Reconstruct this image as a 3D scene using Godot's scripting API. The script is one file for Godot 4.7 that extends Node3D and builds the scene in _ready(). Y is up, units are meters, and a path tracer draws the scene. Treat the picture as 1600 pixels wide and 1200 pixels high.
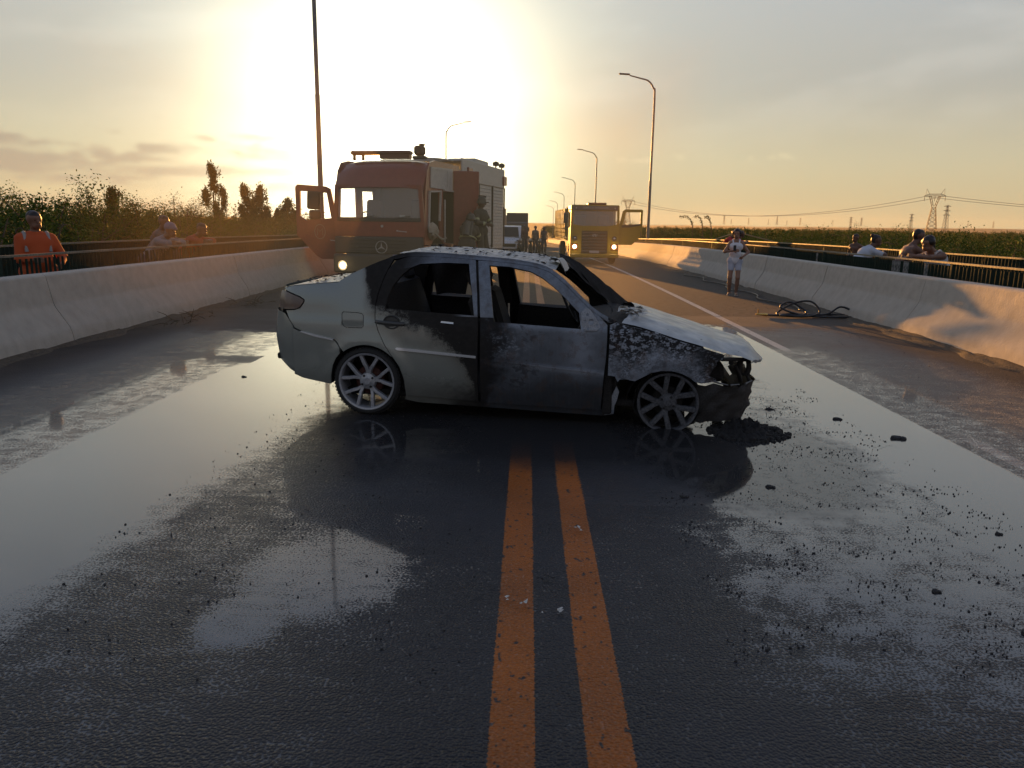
extends Node3D
# A burnt-out saloon standing across a bridge road at sunset, with fire trucks behind it.

const EXPO := 2.0
var used := {}
var M := {}
var rng := RandomNumberGenerator.new()
var puddle_noise := FastNoiseLite.new()
var grain_noise := FastNoiseLite.new()
var cell_noise := FastNoiseLite.new()
var ripple_noise := FastNoiseLite.new()

# ---------------------------------------------------------------- mesh builder
class MB:
	var v := PackedVector3Array()
	var n := PackedVector3Array()
	var t := PackedVector2Array()
	var c := PackedColorArray()
	var col := Color(1, 1, 1)
	var xf := Transform3D()
	var colored := false

	func tri(a: Vector3, b: Vector3, d: Vector3, na: Vector3, nb: Vector3, nd: Vector3, ua := Vector2(), ub := Vector2(), ud := Vector2()) -> void:
		var g := (d - a).cross(b - a)
		if g.dot(na + nb + nd) < 0.0:
			v.append(xf * a); v.append(xf * d); v.append(xf * b)
			n.append(xf.basis * na); n.append(xf.basis * nd); n.append(xf.basis * nb)
			t.append(ua); t.append(ud); t.append(ub)
		else:
			v.append(xf * a); v.append(xf * b); v.append(xf * d)
			n.append(xf.basis * na); n.append(xf.basis * nb); n.append(xf.basis * nd)
			t.append(ua); t.append(ub); t.append(ud)
		if colored:
			c.append(col); c.append(col); c.append(col)

	func flat_tri(a: Vector3, b: Vector3, d: Vector3, out: Vector3) -> void:
		var g := (d - a).cross(b - a).normalized()
		if g.dot(out) < 0.0:
			g = -g
		tri(a, b, d, g, g, g, Vector2(a.x, a.y), Vector2(b.x, b.y), Vector2(d.x, d.y))

	func quad(a: Vector3, b: Vector3, d: Vector3, e: Vector3, out: Vector3) -> void:
		flat_tri(a, b, d, out)
		flat_tri(a, d, e, out)

	# convex solid from two loops (same count)
	func box(p: Vector3, s: Vector3, b := Basis(), ch := 0.0) -> void:
		var h := s * 0.5
		if ch <= 0.0:
			for ax in 3:
				for sg in [-1.0, 1.0]:
					var o := Vector3(); o[ax] = sg
					var u := Vector3(); u[(ax + 1) % 3] = 1.0
					var w := Vector3(); w[(ax + 2) % 3] = 1.0
					var c0 := p + b * (o * h)
					var du := b * (u * h)
					var dw := b * (w * h)
					quad(c0 - du - dw, c0 + du - dw, c0 + du + dw, c0 - du + dw, b * o)
			return
		ch = minf(ch, minf(h.x, minf(h.y, h.z)) * 0.9)
		var k := h - Vector3(ch, ch, ch)
		for ax in 3:
			var a1 := (ax + 1) % 3
			var a2 := (ax + 2) % 3
			for sg in [-1.0, 1.0]:
				var o := Vector3(); o[ax] = sg
				var q := []
				for e in [[-1, -1], [1, -1], [1, 1], [-1, 1]]:
					var r := Vector3(); r[ax] = sg * h[ax]; r[a1] = e[0] * k[a1]; r[a2] = e[1] * k[a2]
					q.append(p + b * r)
				quad(q[0], q[1], q[2], q[3], b * o)
			for s1 in [-1.0, 1.0]:
				for s2 in [-1.0, 1.0]:
					var q := []
					for e in [-1.0, 1.0]:
						var r := Vector3(); r[ax] = e * k[ax]; r[a1] = s1 * h[a1]; r[a2] = s2 * k[a2]
						var r2 := Vector3(); r2[ax] = e * k[ax]; r2[a1] = s1 * k[a1]; r2[a2] = s2 * h[a2]
						q.append(p + b * r); q.append(p + b * r2)
					var o := Vector3(); o[a1] = s1; o[a2] = s2
					quad(q[0], q[2], q[3], q[1], b * o)
		for sx in [-1.0, 1.0]:
			for sy in [-1.0, 1.0]:
				for sz in [-1.0, 1.0]:
					var sv := Vector3(sx, sy, sz)
					flat_tri(p + b * (sv * Vector3(h.x, k.y, k.z)), p + b * (sv * Vector3(k.x, h.y, k.z)), p + b * (sv * Vector3(k.x, k.y, h.z)), b * sv)

	func tube(pts: Array, r0: float, r1 := -1.0, sides := 8, caps := true) -> void:
		if r1 < 0.0: r1 = r0
		var m := pts.size()
		var prev_u := Vector3()
		var rings := []
		for i in m:
			var p: Vector3 = pts[i]
			var d := Vector3()
			if i > 0: d += (p - (pts[i - 1] as Vector3)).normalized()
			if i < m - 1: d += ((pts[i + 1] as Vector3) - p).normalized()
			d = d.normalized()
			var u := prev_u - d * prev_u.dot(d)
			if u.length() < 0.01:
				u = d.cross(Vector3(0, 1, 0)) if absf(d.y) < 0.9 else d.cross(Vector3(1, 0, 0))
			u = u.normalized()
			prev_u = u
			var w := d.cross(u)
			var r := lerpf(r0, r1, float(i) / maxf(1.0, m - 1.0))
			var ring := []
			for k in sides:
				var an := TAU * k / sides
				var nn := u * cos(an) + w * sin(an)
				ring.append([p + nn * r, nn])
			rings.append(ring)
		for i in m - 1:
			for k in sides:
				var a = rings[i][k]; var b = rings[i][(k + 1) % sides]
				var d = rings[i + 1][(k + 1) % sides]; var e = rings[i + 1][k]
				tri(a[0], b[0], d[0], a[1], b[1], d[1], Vector2(0, i), Vector2(1, i), Vector2(1, i + 1))
				tri(a[0], d[0], e[0], a[1], d[1], e[1], Vector2(0, i), Vector2(1, i + 1), Vector2(0, i + 1))
		if caps:
			for q in [[0, 1], [m - 1, m - 2]]:
				var o: Vector3 = ((pts[q[0]] as Vector3) - (pts[q[1]] as Vector3)).normalized()
				for k in sides:
					flat_tri(pts[q[0]], rings[q[0]][k][0], rings[q[0]][(k + 1) % sides][0], o)

	# profile: Vector2(radius, along) ; spun round local axis z of basis b at p
	func lathe(p: Vector3, b: Basis, prof: Array, segs := 24, flat := false) -> void:
		for i in prof.size() - 1:
			var p0: Vector2 = prof[i]
			var p1: Vector2 = prof[i + 1]
			var dn := Vector2(p1.y - p0.y, p0.x - p1.x).normalized()
			for k in segs:
				var a0 := TAU * k / segs
				var a1 := TAU * (k + 1) / segs
				var q := []
				for e in [[p0, a0], [p0, a1], [p1, a1], [p1, a0]]:
					q.append(p + b * Vector3(e[0].x * cos(e[1]), e[0].x * sin(e[1]), e[0].y))
				var n0 := b * Vector3(dn.x * cos(a0), dn.x * sin(a0), dn.y)
				var n1 := b * Vector3(dn.x * cos(a1), dn.x * sin(a1), dn.y)
				if p0.x > 1e-5:
					tri(q[0], q[1], q[2], n0, n1, n1, Vector2(a0, p0.y), Vector2(a1, p0.y), Vector2(a1, p1.y))
				if p1.x > 1e-5:
					tri(q[0], q[2], q[3], n0, n1, n0, Vector2(a0, p0.y), Vector2(a1, p1.y), Vector2(a0, p1.y))

	# extrude a 2D polygon: plane axes ex, ey at o, depth along ez from 0 to d
	func prism(o: Vector3, ex: Vector3, ey: Vector3, ez: Vector3, poly: PackedVector2Array, d: float) -> void:
		var ix := Geometry2D.triangulate_polygon(poly)
		for i in range(0, ix.size(), 3):
			var a := poly[ix[i]]; var b := poly[ix[i + 1]]; var e := poly[ix[i + 2]]
			flat_tri(o + ex * a.x + ey * a.y, o + ex * b.x + ey * b.y, o + ex * e.x + ey * e.y, -ez)
			flat_tri(o + ex * a.x + ey * a.y + ez * d, o + ex * b.x + ey * b.y + ez * d, o + ex * e.x + ey * e.y + ez * d, ez)
		var cw := Geometry2D.is_polygon_clockwise(poly)
		for i in poly.size():
			var a := poly[i]; var b := poly[(i + 1) % poly.size()]
			var nn := Vector2(b.y - a.y, a.x - b.x)
			if cw: nn = -nn
			var p0 := o + ex * a.x + ey * a.y
			var p1 := o + ex * b.x + ey * b.y
			quad(p0, p1, p1 + ez * d, p0 + ez * d, ex * nn.x + ey * nn.y)

	# grid of points rows x cols with smooth normals; out decides the side
	func grid(pt: Array, out: Vector3, two := false) -> void:
		var r := pt.size()
		var cn: int = pt[0].size()
		var nn := []
		for i in r:
			var row := []
			for j in cn:
				var du: Vector3 = pt[mini(i + 1, r - 1)][j] - pt[maxi(i - 1, 0)][j]
				var dv: Vector3 = pt[i][mini(j + 1, cn - 1)] - pt[i][maxi(j - 1, 0)]
				var q := du.cross(dv).normalized()
				if q.dot(out) < 0.0: q = -q
				row.append(q)
			nn.append(row)
		for i in r - 1:
			for j in cn - 1:
				var a: Vector3 = pt[i][j]; var b: Vector3 = pt[i][j + 1]
				var d: Vector3 = pt[i + 1][j + 1]; var e: Vector3 = pt[i + 1][j]
				tri(a, b, d, nn[i][j], nn[i][j + 1], nn[i + 1][j + 1], Vector2(a.x, a.y), Vector2(b.x, b.y), Vector2(d.x, d.y))
				tri(a, d, e, nn[i][j], nn[i + 1][j + 1], nn[i + 1][j], Vector2(a.x, a.y), Vector2(d.x, d.y), Vector2(e.x, e.y))

	func done() -> ArrayMesh:
		var m := ArrayMesh.new()
		if v.is_empty():
			return m
		var a := []
		a.resize(Mesh.ARRAY_MAX)
		a[Mesh.ARRAY_VERTEX] = v
		a[Mesh.ARRAY_NORMAL] = n
		a[Mesh.ARRAY_TEX_UV] = t
		if colored: a[Mesh.ARRAY_COLOR] = c
		m.add_surface_from_arrays(Mesh.PRIMITIVE_TRIANGLES, a)
		return m


# ---------------------------------------------------------------- scene helpers
func numbered(called: String) -> String:
	if not used.has(called):
		used[called] = 0
		return called
	used[called] += 1
	return "%s_%03d" % [called, used[called]]


func tag(o: Node3D, label: String, category: String, group := "", kind := "") -> Node3D:
	if label: o.set_meta("label", label)
	if category: o.set_meta("category", category)
	if group: o.set_meta("group", group)
	if kind: o.set_meta("kind", kind)
	return o


func thing(called: String, label: String, category: String, at := Vector3(), turn := 0.0, group := "") -> Node3D:
	var o := Node3D.new()
	o.name = numbered(called)
	add_child(o)
	o.position = at
	o.rotation.y = turn
	tag(o, label, category, group)
	return o


func part(called: String, mesh: Mesh, mat: Material, parent: Node3D = null, kind := "") -> MeshInstance3D:
	var o := MeshInstance3D.new()
	o.mesh = mesh
	o.material_override = mat
	if parent == null:
		o.name = numbered(called)
		add_child(o)
	else:
		var i := 0
		var nm := called
		while parent.has_node(NodePath(nm)):
			i += 1
			nm = "%s_%03d" % [called, i]
		o.name = nm
		parent.add_child(o)
	if kind: o.set_meta("kind", kind)
	return o


func mesh_of(f: Callable) -> ArrayMesh:
	var b := MB.new()
	f.call(b)
	return b.done()


func lin(r: float, g: float, b: float) -> Color:
	return Color(r, g, b).linear_to_srgb()


func mat(key: String, color: Color, rough := 0.6, metal := 0.0) -> StandardMaterial3D:
	if M.has(key): return M[key]
	var m := StandardMaterial3D.new()
	m.resource_name = key
	m.albedo_color = color.linear_to_srgb()
	m.roughness = rough
	m.metallic = metal
	M[key] = m
	return m


func noise(freq: float, oct := 4, sd := 1, type := FastNoiseLite.TYPE_SIMPLEX_SMOOTH) -> FastNoiseLite:
	var f := FastNoiseLite.new()
	f.seed = sd
	f.frequency = freq
	f.noise_type = type
	f.fractal_octaves = oct
	return f


# tileable tone texture: mean 1 variation of a base colour between two linear colours
func tone_tex(a: Color, b: Color, freq: float, sd: int, size := 512, oct := 5) -> ImageTexture:
	var f := noise(freq, oct, sd)
	var im := f.get_seamless_image(size, size)
	im.convert(Image.FORMAT_L8)
	var src := im.get_data()
	var dst := PackedByteArray()
	dst.resize(size * size * 3)
	var lut := PackedByteArray()
	for i in 256:
		var q := a.lerp(b, i / 255.0).linear_to_srgb()
		lut.append(int(clampf(q.r, 0, 1) * 255)); lut.append(int(clampf(q.g, 0, 1) * 255)); lut.append(int(clampf(q.b, 0, 1) * 255))
	for i in size * size:
		var k := src[i] * 3
		dst[i * 3] = lut[k]; dst[i * 3 + 1] = lut[k + 1]; dst[i * 3 + 2] = lut[k + 2]
	return ImageTexture.create_from_image(Image.create_from_data(size, size, false, Image.FORMAT_RGB8, dst))


func grey_tex(freq: float, sd: int, size := 512, oct := 5, lo := 0.0, hi := 1.0) -> ImageTexture:
	return tone_tex(Color(lo, lo, lo).srgb_to_linear(), Color(hi, hi, hi).srgb_to_linear(), freq, sd, size, oct)


# a material with mottled colour, roughness and fine relief, laid by world position
func mottled(key: String, a: Color, b: Color, freq: float, scale: float, r0: float, r1: float, bump := 0.0, bump_freq := 0.05, metal := 0.0, world := true) -> StandardMaterial3D:
	if M.has(key): return M[key]
	var m := StandardMaterial3D.new()
	m.resource_name = key
	var sd := key.hash() % 1000
	m.albedo_texture = tone_tex(a, b, freq, sd, 512)
	m.roughness_texture = grey_tex(freq * 1.7, sd + 3, 256, 5, r0, r1)
	m.roughness = 1.0
	m.metallic = metal
	m.uv1_triplanar = true
	m.uv1_world_triplanar = world
	m.uv1_scale = Vector3(scale, scale, scale)
	if bump > 0.0:
		m.heightmap_enabled = true
		m.heightmap_texture = grey_tex(bump_freq, sd + 7, 512, 5)
		m.heightmap_scale = bump
	M[key] = m
	return m


# the bridge falls away gently beyond its crown
func road_y(z: float) -> float:
	var d := -z
	if d < 15.0: return 0.0
	if d < 45.0: return -0.0003 * (d - 15.0) * (d - 15.0)
	return -0.27 - 0.018 * (d - 45.0)


func sstep(a: float, b: float, x: float) -> float:
	var q := clampf((x - a) / (b - a), 0.0, 1.0)
	return q * q * (3.0 - 2.0 * q)


func seg_at(pts: Array, y: float) -> float:
	# piecewise linear lookup: pts = [[key, value], ...] with keys ascending
	if y <= pts[0][0]: return pts[0][1]
	for i in pts.size() - 1:
		if y <= pts[i + 1][0]:
			return lerpf(pts[i][1], pts[i + 1][1], (y - pts[i][0]) / (pts[i + 1][0] - pts[i][0]))
	return pts[-1][1]


func smooth_path(pts: Array, sub := 6) -> Array:
	var out := []
	for i in pts.size() - 1:
		var p0: Vector3 = pts[maxi(i - 1, 0)]
		var p1: Vector3 = pts[i]
		var p2: Vector3 = pts[i + 1]
		var p3: Vector3 = pts[mini(i + 2, pts.size() - 1)]
		for k in sub:
			out.append(p1.cubic_interpolate(p2, p0, p3, float(k) / sub))
	out.append(pts[-1])
	return out


# ---------------------------------------------------------------- the scene
func _ready() -> void:
	rng.seed = 20240
	var cam := Camera3D.new()
	cam.name = "camera"
	cam.position = Vector3(0, 1.5, 0)
	cam.rotation_order = EULER_ORDER_YXZ
	cam.rotation_degrees = Vector3(-11.766, 1.04, 0.85)
	cam.fov = 53.06
	cam.near = 0.1
	cam.far = 6000.0
	add_child(cam)
	cam.current = true
	var env := Environment.new()
	env.background_mode = Environment.BG_SKY
	env.tonemap_mode = Environment.TONE_MAPPER_LINEAR
	env.tonemap_exposure = EXPO
	env.sky = Sky.new()
	env.sky.sky_material = sky_material()
	env.background_energy_multiplier = 1.0
	env.sdfgi_enabled = true
	env.ssao_enabled = true
	env.ssil_enabled = true
	env.volumetric_fog_enabled = true
	env.volumetric_fog_density = 0.00005
	env.volumetric_fog_albedo = Color(1.0, 0.93, 0.82)
	env.volumetric_fog_anisotropy = 0.4
	# thin smoke hangs between the wreck and the engines
	var smoke := FogVolume.new()
	smoke.name = "smoke"
	smoke.shape = RenderingServer.FOG_VOLUME_SHAPE_BOX
	smoke.size = Vector3(7.6, 3.6, 9.0)
	smoke.position = Vector3(-1.7, 1.81, -13.6)
	var smoke_m := FogMaterial.new()
	smoke_m.density = 0.030
	smoke_m.albedo = Color(0.98, 0.85, 0.62)
	smoke.material = smoke_m
	add_child(smoke)
	smoke.set_meta("kind", "stuff")
	var we := WorldEnvironment.new()
	we.name = "world_environment"
	we.environment = env
	add_child(we)
	var sun := DirectionalLight3D.new()
	sun.name = "sun"
	sun.light_energy = 1.6
	sun.light_color = Color(1.0, 0.69, 0.34)
	sun.light_angular_distance = 0.6
	sun.shadow_enabled = true
	add_child(sun)
	var s := sun_dir()
	sun.look_at_from_position(s * 50.0, Vector3.ZERO, Vector3.UP)
	materials()
	build_setting()
	build_vegetation()
	build_pylons()
	build_burnt_car()
	build_fire_truck()
	build_yellow_truck()
	build_traffic()
	build_people()
	build_debris()


func sun_dir() -> Vector3:
	var az := deg_to_rad(-10.2)
	var el := deg_to_rad(3.8)
	return Vector3(sin(az) * cos(el), sin(el), -cos(az) * cos(el))


var rows_out := []
var sky_a := FastNoiseLite.new()
var sky_b := FastNoiseLite.new()
const SKY_W := 2048
const SKY_H := 1024


func in_threads(f: Callable, n: int) -> void:
	rows_out.resize(n)
	var id := WorkerThreadPool.add_group_task(f, n, -1, true)
	WorkerThreadPool.wait_for_group_task_completion(id)


func sky_row(y: int) -> void:
	var buf := PackedFloat32Array()
	buf.resize(SKY_W * 3)
	var s := sun_dir()
	var el := PI * 0.5 - (y + 0.5) / SKY_H * PI
	var ed := rad_to_deg(maxf(el, 0.0))
	var away := Vector3()
	# air colour by height: towards the sunset side and behind
	var front := Vector3(0.57, 0.465, 0.27).lerp(Vector3(0.57, 0.51, 0.34), sstep(0.5, 5.0, ed)).lerp(Vector3(0.44, 0.44, 0.40), sstep(3.0, 10.0, ed)).lerp(Vector3(0.44, 0.475, 0.50), sstep(8.0, 17.0, ed)).lerp(Vector3(0.31, 0.38, 0.54), sstep(17.0, 32.0, ed)).lerp(Vector3(0.09, 0.13, 0.25), sstep(34.0, 70.0, ed))
	var back := Vector3(0.33, 0.30, 0.31).lerp(Vector3(0.32, 0.345, 0.38), sstep(4.0, 18.0, ed)).lerp(Vector3(0.26, 0.31, 0.42), sstep(18.0, 45.0, ed)).lerp(Vector3(0.09, 0.12, 0.21), sstep(40.0, 75.0, ed))
	for x in SKY_W:
		var az := (x + 0.5) / SKY_W * TAU
		var d := Vector3(sin(az) * cos(el), sin(el), -cos(az) * cos(el))
		var c := clampf(d.dot(s), -1.0, 1.0)
		var th := rad_to_deg(acos(c))
		# the glow is taller than wide, as in thin high cloud above the sun
		var azd := rad_to_deg(wrapf(az - TAU + deg_to_rad(10.2), -PI, PI))
		var f := sstep(-0.5, 0.8, c)
		away = back.lerp(front, f)
		var px := azd * 0.022
		var streak := sky_a.get_noise_2d(px * 1.2 + ed * 0.02, ed * 0.16 - azd * 0.02)
		var fine := sky_b.get_noise_2d(px * 6.0 + 20.0, ed * 0.35 - azd * 0.03)
		var cir := sstep(-0.05, 0.5, streak * 0.8 + fine * 0.35) * sstep(3.0, 10.0, ed)
		away = away.lerp(away * 1.05 + Vector3(0.13, 0.115, 0.10) * f, cir * 0.42)
		var g1 := exp(-pow(th / 6.8, 1.5)) * 5.0
		var gx := azd / 9.2
		var gy := (ed - 7.5) / 9.5
		var g2 := exp(-(gx * gx + gy * gy)) * 0.74
		var g3 := exp(-th / 15.0) * 0.46
		var glow := Vector3(1.0, 0.92, 0.66) * g1 + Vector3(1.0, 0.89, 0.50) * g2 + Vector3(1.0, 0.86, 0.44) * g3
		# low cloud bank left of the sun
		var edge := sky_b.get_noise_2d(px * 5.0 + 7.0, ed * 0.5) * 1.6 + sky_a.get_noise_2d(px * 14.0, ed * 1.2 + 4.0) * 0.9
		var bank := sstep(1.3, 2.4, ed + edge * 0.7) * (1.0 - sstep(4.0, 5.0, ed + edge * 1.4 + azd * 0.012)) * sstep(1.0, -6.0, azd) * sstep(-150.0, -90.0, azd) * (0.3 + 0.7 * sstep(-0.25, 0.15, sky_a.get_noise_2d(px * 5.0 + 3.0, ed * 0.9)))
		bank += 0.5 * sstep(0.2, 0.6, ed) * (1.0 - sstep(0.9, 1.5, ed + edge * 0.5)) * sstep(-2.0, -10.0, azd) * sstep(-150.0, -90.0, azd)
		bank = minf(bank, 1.0)
		var col := away + glow
		var dim := Vector3(0.40, 0.315, 0.245) + glow * 0.22
		col = col.lerp(dim, bank * 0.68 * (1.0 - 0.75 * exp(-th / 7.0)))
		# a thin lit wisp to the right
		var wisp := exp(-pow((ed - 4.6 - 0.02 * (azd - 22.0)) / 0.22, 2.0)) * sstep(0.1, 0.5, sky_b.get_noise_2d(azd * 0.35, ed * 0.8)) * sstep(14.0, 18.0, azd) * (1.0 - sstep(26.0, 30.0, azd))
		col += Vector3(0.22, 0.16, 0.08) * wisp
		var k := x * 3
		buf[k] = col.x / EXPO
		buf[k + 1] = col.y / EXPO
		buf[k + 2] = col.z / EXPO
	rows_out[y] = buf


func sky_material() -> PanoramaSkyMaterial:
	sky_a = noise(1.0, 5, 11)
	sky_b = noise(1.0, 5, 12)
	var rows := SKY_H / 2 + 4
	in_threads(sky_row, rows)
	var buf := PackedFloat32Array()
	for y in rows:
		buf.append_array(rows_out[y])
	var dull := PackedFloat32Array()
	for x in SKY_W:
		dull.append_array([0.06, 0.05, 0.035])
	for y in range(rows, SKY_H):
		buf.append_array(dull)
	var im := Image.create_from_data(SKY_W, SKY_H, false, Image.FORMAT_RGBF, buf.to_byte_array())
	var p := PanoramaSkyMaterial.new()
	p.panorama = ImageTexture.create_from_image(im)
	return p


# ---------------------------------------------------------------- materials
func materials() -> void:
	puddle_noise = noise(1.0, 4, 31)
	grain_noise = noise(1.0, 2, 32)
	ripple_noise = noise(1.0, 3, 34)
	cell_noise = noise(1.0, 1, 33, FastNoiseLite.TYPE_CELLULAR)
	cell_noise.cellular_return_type = FastNoiseLite.RETURN_DISTANCE
	mottled("concrete", Color(0.34, 0.315, 0.27), Color(0.46, 0.43, 0.375), 0.022, 0.4, 0.75, 0.95, 0.3, 0.12)
	mottled("walk_concrete", Color(0.20, 0.18, 0.15), Color(0.34, 0.31, 0.26), 0.02, 0.5, 0.8, 0.95, 0.2, 0.08)
	mottled("earth", Color(0.10, 0.085, 0.04), Color(0.22, 0.16, 0.09), 0.02, 0.01, 0.9, 1.0)
	mottled("silt", Color(0.035, 0.028, 0.02), Color(0.11, 0.085, 0.055), 0.03, 0.8, 0.7, 1.0, 0.8, 0.1)
	mottled("green_steel", Color(0.016, 0.030, 0.025), Color(0.032, 0.046, 0.036), 0.02, 1.2, 0.6, 0.85)
	mottled("pale_steel", Color(0.38, 0.37, 0.34), Color(0.55, 0.53, 0.48), 0.02, 1.5, 0.3, 0.5, 0.0, 0.1, 0.3)
	mottled("worn_rail", Color(0.10, 0.105, 0.085), Color(0.24, 0.23, 0.19), 0.03, 1.2, 0.45, 0.7, 0.0, 0.1, 0.1)
	mottled("pole_steel", Color(0.16, 0.155, 0.145), Color(0.28, 0.27, 0.25), 0.02, 1.0, 0.4, 0.6, 0.0, 0.1, 0.5)
	mottled("dripped", Color(0.05, 0.06, 0.055), Color(0.34, 0.34, 0.33), 0.02, 1.6, 0.6, 0.85)
	(M.green_steel as StandardMaterial3D).metallic_specular = 0.15
	(M.worn_rail as StandardMaterial3D).metallic_specular = 0.25
	mat("black", Color(0.012, 0.012, 0.012), 0.7)
	mat("rubber", Color(0.018, 0.018, 0.018), 0.75)
	mat("char", Color(0.006, 0.006, 0.0065), 0.85)
	mat("brass", Color(0.75, 0.48, 0.14), 0.25, 0.9)
	mat("chrome", Color(0.75, 0.75, 0.75), 0.15, 1.0)


# ---------------------------------------------------------------- the wet road
# how far the film of water reaches up between the stones: 0 dry, 1 and more a puddle
func wetness(x: float, z: float) -> Vector3:
	var d := -z
	var n1 := puddle_noise.get_noise_2d(x * 0.9, z * 0.9)
	var n2 := puddle_noise.get_noise_2d(x * 3.2 + 40.0, z * 3.2)
	var n3 := puddle_noise.get_noise_2d(x * 9.0 + 90.0, z * 5.0)
	var wob := n1 * 0.10 + n2 * 0.07 + n3 * 0.03
	var w := lerpf(0.47, 0.56, sstep(2.3, 3.4, d) * sstep(-0.4, -1.0, x)) + n1 * 0.08 + n2 * 0.12 + n3 * 0.10
	# middle of the lane, sooty and only damp
	w = lerpf(w, 0.36 + n2 * 0.08, sstep(-0.75, -0.35, x + wob) * (1.0 - sstep(0.75, 1.25, x + wob)) * (1.0 - sstep(4.6, 5.2, d)))
	# gutter pond along the left edge line
	var xr := seg_at([[1.0, -2.30], [3.05, -2.26], [4.0, -2.2], [4.4, -2.1], [5.1, -2.06], [6.0, -1.96], [7.0, -1.82], [8.5, -1.6], [12.0, -1.3]], d)
	var sd := minf(x + 3.03 + wob * 0.5, xr + wob - x)
	w = maxf(w, lerpf(w, 1.5, sstep(-0.55, 0.10, sd)) if x > -2.6 else w)
	w = maxf(w, lerpf(0.6, 1.5, sstep(-0.12, 0.04, sd)) if sd > -0.12 else 0.0)
	# rippled shallow water left of the line
	if x < -2.95:
		var q := sstep(-4.75, -3.9, x + wob * 3.0 + sstep(8.0, 5.0, d) * 0.5) * sstep(3.0, 3.6, d)
		q *= 1.0 - 0.75 * exp(-pow((d - 8.35 - n1 * 0.5) / 0.20, 2.0)) * sstep(-4.8, -4.0, x)
		w = maxf(w * q, lerpf(0.15, 0.76 + n3 * 0.24 + n2 * 0.12, q))
	# small pool near the middle
	var e1 := Vector2((x + 0.84) / 0.30, (z + 3.14) / 0.36).length() + wob * 3.2 + n3 * 0.25
	var e2 := Vector2((x + 1.06) / 0.13, (z + 2.68) / 0.20).length() + wob * 3.2 + n3 * 0.25
	w = maxf(w, lerpf(w, 0.93 + n3 * 0.14, sstep(1.6, 0.75, minf(e1, e2))))
	# clear strip along the right edge line
	var xs := seg_at([[2.0, 2.4], [3.7, 2.52], [4.4, 2.6], [5.6, 2.52], [6.9, 2.5], [8.9, 2.72], [10.2, 3.0], [12.2, 3.2]], d)
	var sr := minf(x - xs + wob * 0.6, 3.16 - x + wob * 0.12)
	if x > 0.7 and x < 3.5:
		var area := sstep(0.75, 1.35, x + wob * 2.0 + sstep(3.8, 2.4, d) * 0.2) * sstep(2.1, 3.4, d + x * 0.25)
		w = lerpf(w, 0.86 + n2 * 0.20 + n3 * 0.22 + n1 * 0.10 - 0.16 * sstep(3.2, 2.3, d), area)
		w = maxf(w, lerpf(w, 1.45, sstep(-0.35, 0.05, sr)))
	if x > 3.1:
		var q := sstep(10.6, 9.4, d + (x - 3.4) * 0.35 + wob * 3.0) * sstep(5.6, 4.6, x + wob * 2.0)
		w = lerpf(0.1, 0.60 + n3 * 0.12 + n2 * 0.12, q)
	# water and soot round the wreck
	var ce := Vector2((x - 0.25) / 1.75, (z + 5.75) / 1.15).length() + wob * 0.9
	var ce2 := Vector2((x - 1.5) / 0.75, (z + 5.0) / 1.1).length() + wob * 1.2
	ce = minf(ce, ce2)
	var soot := sstep(1.15, 0.75, ce)
	var wet_ring := sstep(1.0, 0.6, absf(x - 0.2) / 1.5) * 0.0
	var refl := maxf(exp(-pow((x + 0.85) / 0.38, 2.0)) * sstep(3.2, 3.7, d), sstep(0.55, 0.9, x + wob) * sstep(3.2, 3.7, d))
	w = lerpf(w, lerpf(0.40, 0.98, refl) + n3 * 0.25 + wet_ring, soot)
	# the road is dry beyond the wreck
	var edge := 11.2 + wob * 5.0 + (0.9 if x > 0.0 else 0.0) - sstep(0.0, -4.0, x) * 0.4
	var dry := sstep(edge - 0.7, edge + 0.3, d)
	if sr > -0.05 and x > 2.4 and x < 3.3: dry *= sstep(12.0, 12.6, d)
	w = lerpf(w, -0.3, dry)
	return Vector3(w, soot, dry)


func stones(x: float, z: float) -> float:
	var a := cell_noise.get_noise_2d(x * 100.0, z * 100.0)     # stones of about 10 mm
	var b := grain_noise.get_noise_2d(x * 48.0, z * 62.0)
	var c := ripple_noise.get_noise_2d(x * 3.0, z * 15.0)
	return clampf(0.22 - a * 0.78 + b * 0.22 + c * 0.16, 0.0, 1.0)


var patch := Rect2()
var patch_w := 0
var patch_h := 0


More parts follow.
